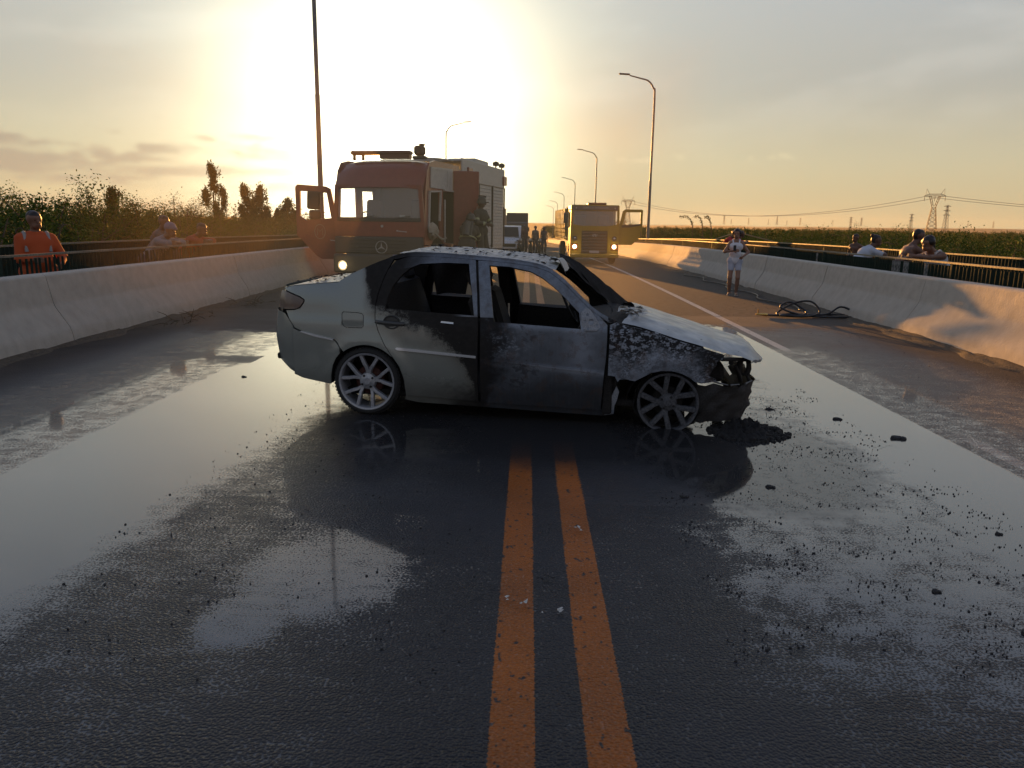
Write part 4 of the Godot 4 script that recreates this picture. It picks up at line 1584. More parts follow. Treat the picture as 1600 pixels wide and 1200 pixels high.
	rd.append_array(rail_pts(0.30, 0.80, 0.032, 6))
	rd.append_array([[0.838, 1.222], [0.87, 0.98], [0.888, 0.79], [0.893, 0.135]])
	var fd := [[0.908, 0.132], [0.905, 0.78], [0.885, 0.98], [0.853, 1.222]]
	fd.append_array(rail_pts(0.95, 1.74, 0.032, 12))
	fd.append_array([[1.80, 0.845], [1.868, 0.775], [1.871, 0.67], [1.868, 0.537], [1.856, 0.394], [1.846, 0.204], [1.84, 0.112]])
	b = MB.new()
	panel(b, rd, [WIN_R], 1.0, 0.05, -0.002)
	var rdoor := part("rear_door", b.done(), skin, car)
	b = MB.new()
	panel(b, fd, [WIN_F], 1.0, 0.05, -0.002)
	var fdoor := part("front_door", b.done(), skin, car)
	for s in [[rd, WIN_R, "rear_door"], [fd, WIN_F, "front_door"]]:
		b = MB.new()
		panel(b, s[0], [s[1]], -1.0, 0.08, -0.002, 0.05)
		part(s[2], b.done(), char_m, car)
	# inner door trims, charred
	for s in [1.0, -1.0]:
		b = MB.new()
		panel(b, [[0.16, 0.20], [0.15, 0.835], [0.86, 0.80], [0.86, 0.20]], [], s, 0.12, -0.06)
		panel(b, [[0.93, 0.20], [1.0, 0.765], [1.66, 0.73], [1.84, 0.72], [1.84, 0.20]], [], s, 0.12, -0.06)
		part("door_lining", b.done(), char_m, car)
	# handles with their cups
	b = MB.new()
	b.lathe(Vector3(0.212, 0.742, half_w(0.212, 0.742) - 0.004), Basis(Vector3(1.25, 0, 0), Vector3(0, 1, 0), Vector3(0, 0, 1)), [Vector2(0.0, 0.004), Vector2(0.040, 0.002), Vector2(0.052, 0.008), Vector2(0.056, 0.0)], 22)
	b.tube(smooth_path([Vector3(0.095, 0.744, 0.803), Vector3(0.13, 0.745, 0.828), Vector3(0.21, 0.741, 0.836), Vector3(0.285, 0.736, 0.826), Vector3(0.315, 0.734, 0.80)], 4), 0.015, 0.015, 8)
	part("door_handle", b.done(), mat("handle_dark", Color(0.055, 0.055, 0.052), 0.4), rdoor)
	b = MB.new()
	panel(b, [[0.246, 0.542], [0.258, 0.552], [0.6, 0.527], [0.878, 0.508], [0.878, 0.490], [0.6, 0.507], [0.262, 0.530]], [], 1.0, 0.08, 0.012, 0.014, 0.0)
	part("side_moulding", b.done(), M.bright_strip, rdoor)
	b = MB.new()
	panel(b, [[0.60, 0.752], [0.605, 0.765], [0.70, 0.758], [0.70, 0.745]], [], 1.0, 0.08, 0.006, 0.01, 0.0)
	part("broken_seal", b.done(), M.bright_strip, rdoor)
	b = MB.new()
	panel(b, [[1.02, 0.490], [1.5, 0.453], [1.83, 0.428], [1.83, 0.410], [1.5, 0.435], [1.02, 0.470]], [], 1.0, 0.08, 0.010, 0.012, 0.0)
	part("side_moulding", b.done(), skin, fdoor)
	# bare mirror mounting with its bolt holes
	b = MB.new()
	panel(b, [[1.672, 0.775], [1.665, 0.86], [1.70, 0.90], [1.735, 0.885], [1.80, 0.80], [1.815, 0.755], [1.79, 0.725], [1.70, 0.722]], [arc(1.745, 0.795, 0.022, 0, 330, 11), arc(1.715, 0.845, 0.011, 0, 330, 9), arc(1.725, 0.745, 0.010, 0, 330, 9), arc(1.79, 0.77, 0.010, 0, 330, 9), arc(1.70, 0.80, 0.010, 0, 330, 9)], 1.0, 0.012, 0.004, 0.02)
	part("mirror_mount", b.done(), mottled("pale_burnt", Color(0.16, 0.175, 0.20), Color(0.40, 0.42, 0.45), 0.05, 3.0, 0.4, 0.8, 0.0, 0.1, 0.1, false), fdoor)

	# sills
	for s in [1.0, -1.0]:
		b = MB.new()
		panel(b, [[0.31, 0.17], [0.30, 0.13], [0.40, 0.105], [1.85, 0.065], [1.94, 0.085], [1.945, 0.12], [1.84, 0.125], [0.9, 0.145]], [], s, 0.1, -0.012, 0.08)
		part("sill", b.done(), skin if s > 0 else char_m, car)
	# roof rail and windscreen pillar
	for s in [1.0, -1.0]:
		var rr := rail_pts(0.14, 1.95, 0.0, 26)
		rr.append_array([[1.88, 0.79], [1.80, 0.842]])
		var back := rail_pts(0.95, 1.74, 0.033, 12)
		back.reverse()
		rr.append_array(back)
		var b2 := rail_pts(0.20, 0.85, 0.034, 8)
		b2.reverse()
		rr.append_array(b2)
		b = MB.new()
		panel(b, rr, [], s, 0.05, 0.0, 0.03, 0.001)
		part("roof_rail", b.done(), skin if s > 0 else char_m, car)
	# far windscreen pillar with the charred edge of the screen hanging to it
	b = MB.new()
	pt = []
	for i in 15:
		var x := lerpf(1.36, 2.02, i / 14.0)
		var y := seg_at([[1.36, 1.235], [1.445, 1.20], [1.56, 1.14], [1.77, 0.97], [2.02, 0.775]], x)
		var row := []
		for k in 7:
			var f := k / 6.0
			row.append(Vector3(x + 0.02 * f + 0.02, y + 0.012 - (0.055 + 0.085 * sstep(1.40, 1.60, x)) * f + r.randf_range(-0.006, 0.006), -half_w(x, y) + 0.015 + f * (0.10 + r.randf_range(-0.02, 0.02))))
		pt.append(row)
	b.grid(pt, Vector3(0.2, 0.4, 1))
	part("charred_screen_edge", b.done(), char_m, car)

	# roof
	pt = []
	for i in 19:
		var x := lerpf(0.22, 1.455, i / 18.0)
		var row := []
		for k in 17:
			var f := lerpf(-1.0, 1.0, k / 16.0)
			var y := seg_at(RAIL, clampf(x, 0.29, 1.41)) - 0.008 if i < 18 else 1.16
			var w := half_w(x, y) + 0.004
			var buckle := 0.006 * sin(x * 13.0 + f * 4.0) * (1.0 - f * f) + 0.004 * sin(f * 17.0 + x * 6.0) * (1.0 - f * f)
			row.append(Vector3(x, y + 0.030 * (1.0 - f * f) * (1.0 if i > 0 else 0.5) + buckle, f * w))
		pt.append(row)
	b = MB.new()
	b.grid(pt, Vector3.UP)
	var roof := part("roof", b.done(), ash, car)
	# curled flap of torn roof lining at the front edge
	b = MB.new()
	pt = []
	for i in 7:
		var row := []
		for k in 6:
			var f := i / 6.0
			var g := k / 5.0
			row.append(Vector3(1.40 + 0.11 * f + 0.015 * sin(g * 7.0), 1.20 + 0.05 * sin(f * 2.4 + g) - 0.075 * f * f + r.randf_range(-0.008, 0.008), 0.16 + 0.26 * g + r.randf_range(-0.01, 0.01) - 0.07 * f))
		pt.append(row)
	b.grid(pt, Vector3.UP)
	part("torn_flap", b.done(), mottled("pale_flap", Color(0.35, 0.34, 0.31), Color(0.68, 0.66, 0.6), 0.06, 4.0, 0.5, 0.9, 0.0, 0.1, 0.0, false), roof)

	# bonnet: near lip, crease and crowned top
	pt = []
	for i in 22:
		var f := i / 21.0
		var row := []
		for k in 21:
			var g := lerpf(-1.0, 1.0, k / 20.0)
			var x0 := 1.97 + 0.10 * (1.0 - g * g)
			var x1 := 2.965 + 0.15 * (1.0 - pow(absf(g), 2.2))
			var x := lerpf(x0, x1, f)
			var ys := seg_at(RAIL, x)
			var zz := half_w(minf(x, 2.97), ys) - 0.055 - 0.03 * f
			var cr := 0.05 * (1.0 - pow(absf(g), 5.0)) + 0.020 * (1.0 - g * g)
			var crease := -0.010 * exp(-pow((absf(g) - 0.80) / 0.035, 2.0))
			var nose := -0.05 * sstep(0.9, 1.0, f) * (0.4 + 0.6 * (1.0 - g * g)) - 0.06 * sstep(2.95, 3.12, x)
			row.append(Vector3(x, ys + cr + crease + nose - 0.012, g * zz))
		pt.append(row)
	b = MB.new()
	b.grid(pt, Vector3.UP)
	# turned-down front edge
	var lip := []
	for k in 21:
		var e: Vector3 = pt[21][k]
		lip.append([e, e + Vector3(-0.012, -0.022, 0)])
	b.grid(lip, Vector3(1, 0, 0))
	part("bonnet", b.done(), hood_m, car)
	# scuttle with burnt scraps
	b = MB.new()
	pt = []
	for i in 6:
		var row := []
		for k in 13:
			var g := lerpf(-1.0, 1.0, k / 12.0)
			row.append(Vector3(1.80 + i * 0.05 + 0.09 * (1.0 - g * g), 0.80 - i * 0.006 + r.randf_range(-0.012, 0.014), g * 0.70))
		pt.append(row)
	b.grid(pt, Vector3.UP)
	var cowl := part("scuttle", b.done(), char_m, car)
	b = MB.new()
	for k in 34:
		flake(b, Vector3(r.randf_range(1.96, 2.14), r.randf_range(0.815, 0.85), r.randf_range(0.10, 0.56)), r.randf_range(0.02, 0.055), r)
	part("pale_scraps", b.done(), M.pale_flap, cowl, "stuff")

	# front wing, torn open ahead and behind the wheel
	var wing := [[1.882, 0.395], [1.884, 0.67], [1.882, 0.778], [1.93, 0.80]]
	wing.append_array(rail_pts(1.96, 2.72, 0.012, 10))
	wing.append_array([[2.735, 0.575], [2.722, 0.548], [2.718, 0.534], [2.676, 0.524], [2.682, 0.502], [2.651, 0.461], [2.628, 0.416], [2.66, 0.405], [2.689, 0.392], [2.682, 0.373], [2.572, 0.36]])
	wing.append_array([[2.523, 0.372], [2.48, 0.405], [2.42, 0.432], [2.35, 0.448], [2.273, 0.447], [2.206, 0.43], [2.138, 0.392], [2.085, 0.362], [2.02, 0.372], [1.975, 0.368], [1.958, 0.345], [1.935, 0.39]])
	b = MB.new()
	panel(b, wing, [], 1.0, 0.05)
	part("front_wing", b.done(), skin, car)
	b = MB.new()
	panel(b, wing, [], -1.0, 0.1)
	part("front_wing", b.done(), char_m, car)
	b = MB.new()
	panel(b, [[1.858, 0.09], [1.852, 0.215], [1.915, 0.225], [1.951, 0.315], [1.975, 0.264], [1.962, 0.20], [1.944, 0.15], [1.942, 0.099]], [], 1.0, 0.05, -0.02)
	part("sill_end", b.done(), M.pale_burnt, car)

	# wheels
	wheel(car, "rear_wheel", Vector3(0.004, 0.268, 0.80), 1.0, true, 12.0)
	wheel(car, "front_wheel", Vector3(2.338, 0.20, 0.775), 1.0, false, 40.0)
	wheel(car, "rear_wheel", Vector3(0.004, 0.268, -0.80), -1.0, true, 30.0)
	wheel(car, "front_wheel", Vector3(2.338, 0.20, -0.775), -1.0, false, 5.0)

	# arches, floor, firewall: the sooty inside of the shell
	for cx in [[0.004, 0.305, 0.262, 0.0, 185.0], [2.30, 0.27, 0.19, -8.0, 178.0]]:
		for s in [1.0, -1.0]:
			b = MB.new()
			pt = []
			for a in arc(cx[0], cx[2], cx[1], cx[3], cx[4], 14):
				pt.append([Vector3(a[0], a[1], s * (half_w(a[0], a[1]) - 0.015)), Vector3(a[0], a[1], s * 0.42)])
			b.grid(pt, Vector3(0, -1, 0))
			b.prism(Vector3(0, 0, s * 0.43), Vector3(1, 0, 0), Vector3(0, 1, 0), Vector3(0, 0, 1), pv(arc(cx[0], cx[2], cx[1], -20.0, 200.0, 14)), 0.01)
			part("wheel_arch_liner", b.done(), char_m, car)
	b = MB.new()
	b.box(Vector3(0.95, 0.17, 0), Vector3(2.3, 0.05, 1.42), Basis(), 0.01)
	b.box(Vector3(-0.45, 0.42, 0), Vector3(0.7, 0.05, 1.3), Basis(), 0.01)
	b.box(Vector3(-0.30, 0.95, 0), Vector3(0.42, 0.02, 1.25), Basis(), 0.005)
	part("floor_pan", b.done(), char_m, car)
	b = MB.new()
	b.box(Vector3(1.93, 0.46, 0), Vector3(0.05, 0.6, 1.46), Basis(), 0.01)
	b.box(Vector3(1.78, 0.70, 0), Vector3(0.28, 0.16, 1.36), Basis(Vector3(0, 0, 1), 0.2), 0.04)
	for s in [1.0, -1.0]: b.box(Vector3(1.885, 0.44, s * 0.735), Vector3(0.07, 0.70, 0.05), Basis(), 0.01)
	part("dashboard", b.done(), char_m, car)
	b = MB.new()
	var ring := []
	for k in 25:
		ring.append(Vector3(0, 0.17 * cos(TAU * k / 24.0), 0.17 * sin(TAU * k / 24.0)))
	for i in ring.size(): ring[i] = Vector3(1.50, 0.80, -0.34) + Basis(Vector3(0, 0, 1), 0.45) * (ring[i] as Vector3)
	b.tube(ring, 0.012, 0.012, 6, false)
	b.tube([Vector3(1.50, 0.80, -0.34), Vector3(1.75, 0.70, -0.34)], 0.03, 0.03, 6)
	part("steering_wheel", b.done(), char_m, car)
	# seats: burnt frames and slumped padding
	for z in [0.36, -0.36]:
		seat(car, Vector3(1.18, 0.2, z), char_m, r)
	b = MB.new()
	b.box(Vector3(0.36, 0.40, 0), Vector3(0.5, 0.16, 1.24), Basis(), 0.05)
	b.box(Vector3(0.10, 0.72, 0), Vector3(0.12, 0.62, 1.24), Basis(Vector3(0, 0, 1), 0.32), 0.04)
	for z in [-0.36, 0.36]:
		b.box(Vector3(0.02, 1.06, z), Vector3(0.07, 0.14, 0.26), Basis(Vector3(0, 0, 1), 0.25), 0.03)
	part("rear_seat", b.done(), char_m, car)
	# burnt headlining hangs in rags from the roof
	b = MB.new()
	pt = []
	for i in 26:
		var x := lerpf(0.20, 1.36, i / 25.0)
		var drop := 0.05 + 0.035 * sin(x * 9.0) + r.randf_range(0.0, 0.03)
		if x > 0.22 and x < 0.55: drop = 0.40
		elif x < 0.75: drop = 0.13 + r.randf_range(0.0, 0.025)
		var row := []
		for k in 5:
			row.append(Vector3(x, seg_at(RAIL, x) - 0.02 - drop * k / 4.0, -half_w(x, 1.2) + 0.07 + 0.02 * sin(x * 20.0 + k)))
		pt.append(row)
	b.grid(pt, Vector3(0, 0, 1))
	pt = []
	for i in 12:
		var x := lerpf(0.25, 1.40, i / 11.0)
		var row := []
		for k in 9:
			row.append(Vector3(x, seg_at(RAIL, x) - 0.035 + r.randf_range(-0.015, 0.01), lerpf(-0.5, 0.5, k / 8.0)))
		pt.append(row)
	b.grid(pt, Vector3(0, -1, 0))
	part("headlining", b.done(), char_m, car)
	# far middle pillar and window frame scraps
	b = MB.new()
	b.box(Vector3(0.86, 0.98, -0.68), Vector3(0.10, 0.46, 0.05), Basis(Vector3(1, 0, 0), 0.36) * Basis(Vector3(0, 0, 1), 0.06), 0.01)
	b.box(Vector3(0.87, 1.0, 0.66), Vector3(0.07, 0.44, 0.05), Basis(Vector3(1, 0, 0), -0.36) * Basis(Vector3(0, 0, 1), 0.06), 0.01)
	part("middle_pillar", b.done(), char_m, car)

	# engine bay seen through the missing headlight, radiator frame and slumped bumper
	b = MB.new()
	b.box(Vector3(2.42, 0.42, 0.0), Vector3(0.46, 0.28, 0.7), Basis(), 0.04)
	b.box(Vector3(2.68, 0.40, 0.40), Vector3(0.17, 0.15, 0.26), Basis(Vector3(0, 0, 1), 0.1), 0.03)
	b.tube([Vector3(2.25, 0.60, -0.3), Vector3(2.4, 0.63, -0.1), Vector3(2.62, 0.58, 0.1)], 0.03, 0.03, 8)
	b.lathe(Vector3(2.27, 0.32, 0.52), Basis(Vector3(1, 0, 0), Vector3(0, 0, -1), Vector3(0, 1, 0)), [Vector2(0.055, 0), Vector2(0.065, 0.15), Vector2(0.03, 0.26), Vector2(0.0, 0.27)], 12)
	part("engine", b.done(), char_m, car)
	b = MB.new()
	var hb := []
	for k in 21:
		hb.append(Vector3(2.925 + 0.028 * cos(TAU * k / 20.0), 0.445 + 0.062 * sin(TAU * k / 20.0), 0.43))
	b.tube(hb, 0.015, 0.015, 6, false)
	b.tube([Vector3(2.885, 0.50, 0.46), Vector3(2.88, 0.40, 0.47), Vector3(2.90, 0.33, 0.48)], 0.022, 0.018, 6)
	b.tube([Vector3(2.965, 0.49, 0.38), Vector3(2.972, 0.42, 0.40), Vector3(2.955, 0.36, 0.42), Vector3(2.975, 0.32, 0.44)], 0.016, 0.013, 6)
	b.tube([Vector3(2.84, 0.465, 0.56), Vector3(2.875, 0.40, 0.53), Vector3(2.90, 0.345, 0.5)], 0.013, 0.010, 6)
	b.tube([Vector3(2.93, 0.39, 0.43), Vector3(2.985, 0.325, 0.42)], 0.008, 0.006, 5)
	for s in [1.0, -1.0]:
		b.tube([Vector3(2.72, 0.535, s * 0.69), Vector3(2.82, 0.525, s * 0.60), Vector3(2.93, 0.50, s * 0.45), Vector3(3.0, 0.48, 0.0)], 0.016, 0.016, 6)
	b.box(Vector3(2.80, 0.50, 0.60), Vector3(0.035, 0.035, 0.03), Basis(), 0.006)
	b.box(Vector3(2.86, 0.24, 0), Vector3(0.07, 0.09, 1.1), Basis(), 0.015)
	part("radiator_frame", b.done(), char_m, car)
	b = MB.new()
	pt = []
	var fp := [[2.52, 0.72], [2.60, 0.735], [2.68, 0.725], [2.76, 0.70], [2.84, 0.655], [2.91, 0.60], [2.965, 0.52], [3.0, 0.42], [3.02, 0.25], [3.03, 0.0], [3.02, -0.3], [2.96, -0.55]]
	for i in fp.size():
		var p: Array = fp[i]
		var top: float = seg_at([[2.6, 0.345], [2.68, 0.355], [2.77, 0.325], [2.9, 0.330], [3.0, 0.335]], p[0]) + r.randf_range(-0.01, 0.01)
		var col := []
		for k in 8:
			var f := k / 7.0
			var y := lerpf(0.06 + 0.05 * sstep(2.9, 3.0, p[0]) + r.randf_range(-0.02, 0.02), top, f)
			col.append(Vector3(p[0] + 0.016 * sin(f * 13.0 + i * 1.9) + r.randf_range(-0.012, 0.012) - 0.02 * (1.0 - f), y, p[1] + 0.014 * sin(f * 11.0 + i * 2.7) + r.randf_range(-0.016, 0.016) - 0.02 * (1.0 - f)))
		pt.append(col)
	b.grid(pt.slice(0, 8), Vector3(0.2, 0, 1))
	b.grid(pt.slice(7), Vector3(1, 0, 0))
	part("front_bumper_remains", b.done(), mottled("melted", Color(0.006, 0.006, 0.007), Color(0.05, 0.047, 0.045), 0.06, 2.2, 0.5, 0.95, 0.8, 0.1, 0.0, false), car)
	b = MB.new()
	for sgm in [[[2.655, 0.372, 0.70], [2.72, 0.352, 0.69], [2.78, 0.337, 0.67]], [[2.80, 0.335, 0.66], [2.87, 0.338, 0.62]], [[2.92, 0.336, 0.58], [2.985, 0.342, 0.47]]]:
		var l := []
		for e in sgm: l.append(Vector3(e[0], e[1], e[2]))
		b.tube(l, 0.008, 0.005, 5)
	part("bent_metal_edge", b.done(), grey_m, car)
	# charred tyre wire slumped round the bare front rim
	b = MB.new()
	for k in 26:
		var a := r.randf_range(0, TAU)
		var c := []
		for i in 7:
			var an := a + i * 0.35
			c.append(Vector3(2.338 + (0.245 + r.randf_range(-0.02, 0.02)) * cos(an), maxf(0.014, 0.20 + (0.245 + r.randf_range(-0.03, 0.03)) * sin(an)), 0.66 + r.randf_range(-0.09, 0.09)))
		b.tube(c, 0.006, 0.006, 4, false)
	part("tyre_wire", b.done(), char_m, car, "stuff")


func flake(b: MB, p: Vector3, s: float, r: RandomNumberGenerator) -> void:
	var q := []
	for k in 4:
		var an := TAU * k / 4.0 + r.randf_range(-0.5, 0.5)
		q.append(p + Vector3(cos(an) * s * r.randf_range(0.5, 1.3), r.randf_range(-0.2, 0.5) * s, sin(an) * s * r.randf_range(0.5, 1.3)))
	b.flat_tri(q[0], q[1], q[2], Vector3.UP)
	b.flat_tri(q[0], q[2], q[3], Vector3.UP)


func seat(car: Node3D, at: Vector3, m: Material, r: RandomNumberGenerator) -> void:
	var b := MB.new()
	b.box(at + Vector3(0.02, 0.16, 0), Vector3(0.50, 0.14, 0.48), Basis(Vector3(0, 0, 1), 0.08), 0.05)
	var t := Basis(Vector3(0, 0, 1), 0.30)
	b.box(at + Vector3(-0.30, 0.47, 0), Vector3(0.10, 0.58, 0.44), t, 0.045)
	# bare head restraint loop
	var o := at + Vector3(-0.39, 0.76, 0)
	b.tube(smooth_path([o + Vector3(0, -0.03, -0.07), o + Vector3(-0.03, 0.12, -0.075), o + Vector3(-0.045, 0.17, 0), o + Vector3(-0.03, 0.12, 0.075), o + Vector3(0, -0.03, 0.07)], 5), 0.012, 0.012, 6, false)
	b.box(o + Vector3(-0.03, 0.11, 0), Vector3(0.05, 0.12, 0.2), t, 0.02)
	part("seat", b.done(), m, car)


func wheel(car: Node3D, called: String, at: Vector3, s: float, tyre: bool, turn: float) -> void:
	var w := Node3D.new()
	var nm := called
	var i := 0
	while car.has_node(NodePath(nm)):
		i += 1
		nm = "%s_%03d" % [called, i]
	w.name = nm
	car.add_child(w)
	w.position = at
	w.scale.z = 1.0
	if s < 0: w.rotation.y = PI
	var ax := Basis()
	var b := MB.new()
	var R := 0.226
	# rim lip and barrel; local z outward
	b.lathe(Vector3(), ax, [Vector2(R - 0.018, -0.012), Vector2(R - 0.014, 0.0), Vector2(R, 0.004), Vector2(R + 0.004, -0.006), Vector2(R - 0.004, -0.02), Vector2(R - 0.012, -0.09), Vector2(R - 0.004, -0.19), Vector2(R - 0.02, -0.19), Vector2(R - 0.022, -0.03), Vector2(R - 0.018, -0.012)], 40)
	var rim_m: StandardMaterial3D = mottled("alloy", Color(0.26, 0.27, 0.29), Color(0.46, 0.47, 0.50), 0.03, 3.0, 0.28, 0.5, 0.0, 0.1, 0.5, false) if tyre else mottled("burnt_alloy", Color(0.018, 0.019, 0.022), Color(0.15, 0.155, 0.17), 0.02, 4.0, 0.5, 0.85, 0.1, 0.1, 0.2, false)
	part("rim_ring", b.done(), rim_m, w)
	for k in 5:
		b = MB.new()
		var a := deg_to_rad(turn + 72.0 * k)
		for sg in [-1.0, 1.0]:
			var pts := []
			for e in [[0.045, 0.12, -0.030], [0.080, 0.11, -0.026], [0.110, 0.17, -0.020], [0.135, 0.25, -0.014], [0.213, 0.335, -0.008]]:
				var an: float = a + sg * e[1]
				pts.append(Vector3(e[0] * cos(an), e[0] * sin(an), e[2]))
			spoke(b, pts, 0.0135 if tyre else 0.017, 0.0145 if tyre else 0.022)
		part("spoke", b.done(), rim_m, w)
	b = MB.new()
	b.lathe(Vector3(), ax, [Vector2(0.0, -0.010), Vector2(0.026, -0.010), Vector2(0.030, -0.016), Vector2(0.036, -0.018), Vector2(0.062, -0.026), Vector2(0.07, -0.05)], 24)
	part("hub", b.done(), rim_m, w)
	b = MB.new()
	for k in 4:
		var a := deg_to_rad(turn + 20.0 + 90.0 * k)
		b.lathe(Vector3(0.05 * cos(a), 0.05 * sin(a), -0.02), ax, [Vector2(0.009, -0.01), Vector2(0.009, 0.004), Vector2(0.0, 0.005)], 8)
	part("wheel_bolts", b.done(), M.black, w)
	b = MB.new()
	b.lathe(Vector3(0, 0, -0.10), ax, [Vector2(0.0, 0.03), Vector2(0.09, 0.03), Vector2(0.115, 0.015), Vector2(0.12, -0.06), Vector2(0.0, -0.06)], 24)
	b.tube([Vector3(0, 0, -0.12), Vector3(0, 0, -0.45)], 0.04, 0.04, 8)
	part("brake_drum", b.done(), mottled("rusty_red", Color(0.035, 0.010, 0.008), Color(0.09, 0.028, 0.02), 0.05, 3.0, 0.6, 0.9, 0.0, 0.1, 0.0, false) if tyre else M.charred, w)
	if tyre:
		b = MB.new()
		b.lathe(Vector3(), ax, [Vector2(0.222, -0.004), Vector2(0.236, 0.004), Vector2(0.250, 0.003), Vector2(0.262, -0.012), Vector2(0.267, -0.03), Vector2(0.268, -0.10), Vector2(0.267, -0.165), Vector2(0.255, -0.19), Vector2(0.222, -0.195)], 48)
		# tread blocks round the shoulder
		for k in 60:
			var a := TAU * k / 60.0
			b.box(Vector3(cos(a) * 0.2675, sin(a) * 0.2675, -0.035), Vector3(0.008, 0.016, 0.035), Basis(Vector3(0, 0, 1), a))
		part("tyre", b.done(), M.rubber, w)


func spoke(b: MB, pts: Array, w0: float, w1: float) -> void:
	# flat-faced bar with bevelled flanks in the wheel's plane
	var l := []
	for i in pts.size():
		var d: Vector3 = ((pts[mini(i + 1, pts.size() - 1)] as Vector3) - (pts[maxi(i - 1, 0)] as Vector3)).normalized()
		var sd := Vector3(-d.y, d.x, 0).normalized()
		var p: Vector3 = pts[i]
		var w := lerpf(w0, w1, float(i) / (pts.size() - 1))
		l.append([p - sd * w + Vector3(0, 0, -0.035), p - sd * w * 0.9 + Vector3(0, 0, -0.004), p - sd * w * 0.65, p + sd * w * 0.65, p + sd * w * 0.9 + Vector3(0, 0, -0.004), p + sd * w + Vector3(0, 0, -0.035)])
	for i in l.size() - 1:
		for k in 5:
			var m: Vector3 = (l[i][k] + l[i][k + 1]) * 0.5 - ((pts[i] as Vector3) + Vector3(0, 0, -0.03))
			b.quad(l[i][k], l[i][k + 1], l[i + 1][k + 1], l[i + 1][k], m)


# ---------------------------------------------------------------- plates and emblems
# a flat sheet with openings: outline and holes in the plane ex, ey at o, thickness d along ez
func plate(b: MB, o: Vector3, ex: Vector3, ey: Vector3, ez: Vector3, outline: Array, holes: Array, d: float) -> void:
	var src := pv(outline)
	var cuts := [-1e4, 1e4]
	for h in holes:
		var c := 0.0
		for q in h: c += q[0]
		cuts.append(c / h.size())
	cuts.sort()
	for i in cuts.size() - 1:
		var sq := PackedVector2Array([Vector2(cuts[i], -1e3), Vector2(cuts[i + 1], -1e3), Vector2(cuts[i + 1], 1e3), Vector2(cuts[i], 1e3)])
		var polys := Geometry2D.intersect_polygons(src, sq)
		for h in holes:
			var nx := []
			for pl in polys: nx.append_array(Geometry2D.clip_polygons(pl, pv(h)))
			polys.assign(nx)
		for pl in polys:
			b.prism(o, ex, ey, ez, pl, d)


func ring(b: MB, c: Vector3, r: float, w: float, n := 28) -> void:
	b.lathe(c, Basis(), [Vector2(r - w, 0.0), Vector2(r - w, 0.02), Vector2(r, 0.02), Vector2(r, 0.0)], n)


func bar(b: MB, p: Vector3, q: Vector3, w: float, t: float) -> void:
	var d := q - p
	var x := d.normalized()
	var z := Vector3(0, 0, 1)
	if absf(x.z) > 0.9: z = Vector3(1, 0, 0)
	var y := z.cross(x).normalized()
	z = x.cross(y)
	b.box((p + q) * 0.5, Vector3(d.length(), w, t), Basis(x, y, z))


func lamp_glow(parent: Node3D, at: Vector3, r: float, energy: float, color: Color, key: String) -> void:
	var m := mat(key, Color(1, 0.95, 0.85), 0.3)
	m.emission_enabled = true
	m.emission = color
	m.emission_energy_multiplier = energy
	var b := MB.new()
	b.lathe(at, Basis(), [Vector2(r, -0.015), Vector2(r, 0.0), Vector2(r * 0.7, 0.02), Vector2(0.0, 0.028)], 16)
	part("headlight_glow", b.done(), m, parent)
	var l := OmniLight3D.new()
	l.name = "headlight_lamp"
	l.position = at + Vector3(0, 0, 0.06)
	l.light_color = Color(1.0, 0.86, 0.62)
	l.light_energy = 0.05
	l.light_size = r
	l.omni_range = 30.0
	l.omni_attenuation = 2.0
	l.shadow_enabled = true
	parent.add_child(l)


func truck_wheel(parent: Node3D, at: Vector3, r: float, w: float, side: float) -> void:
	var o := Node3D.new()
	var i := 0
	var nm := "wheel"
	while parent.has_node(NodePath(nm)):
		i += 1
		nm = "wheel_%03d" % i
	o.name = nm
	parent.add_child(o)
	o.position = at
	o.rotation.y = PI * 0.5 * side
	var b := MB.new()
	b.lathe(Vector3(), Basis(), [Vector2(r * 0.58, 0.0), Vector2(r * 0.75, 0.02), Vector2(r * 0.95, 0.0), Vector2(r, -0.05), Vector2(r, -w + 0.05), Vector2(r * 0.9, -w), Vector2(0.0, -w)], 28)
	part("tyre", b.done(), M.rubber, o)
	b = MB.new()
	b.lathe(Vector3(), Basis(), [Vector2(0.0, 0.02), Vector2(r * 0.2, 0.02), Vector2(r * 0.25, -0.04), Vector2(r * 0.5, -0.07), Vector2(r * 0.56, 0.01), Vector2(r * 0.59, 0.01)], 24)
	part("rim", b.done(), M.pole_steel, o)


func glass_mat() -> StandardMaterial3D:
	if M.has("glass"): return M.glass
	var g := mat("glass", Color(0.75, 0.8, 0.78), 0.03)
	g.albedo_color.a = 0.16
	g.transparency = BaseMaterial3D.TRANSPARENCY_ALPHA
	return g


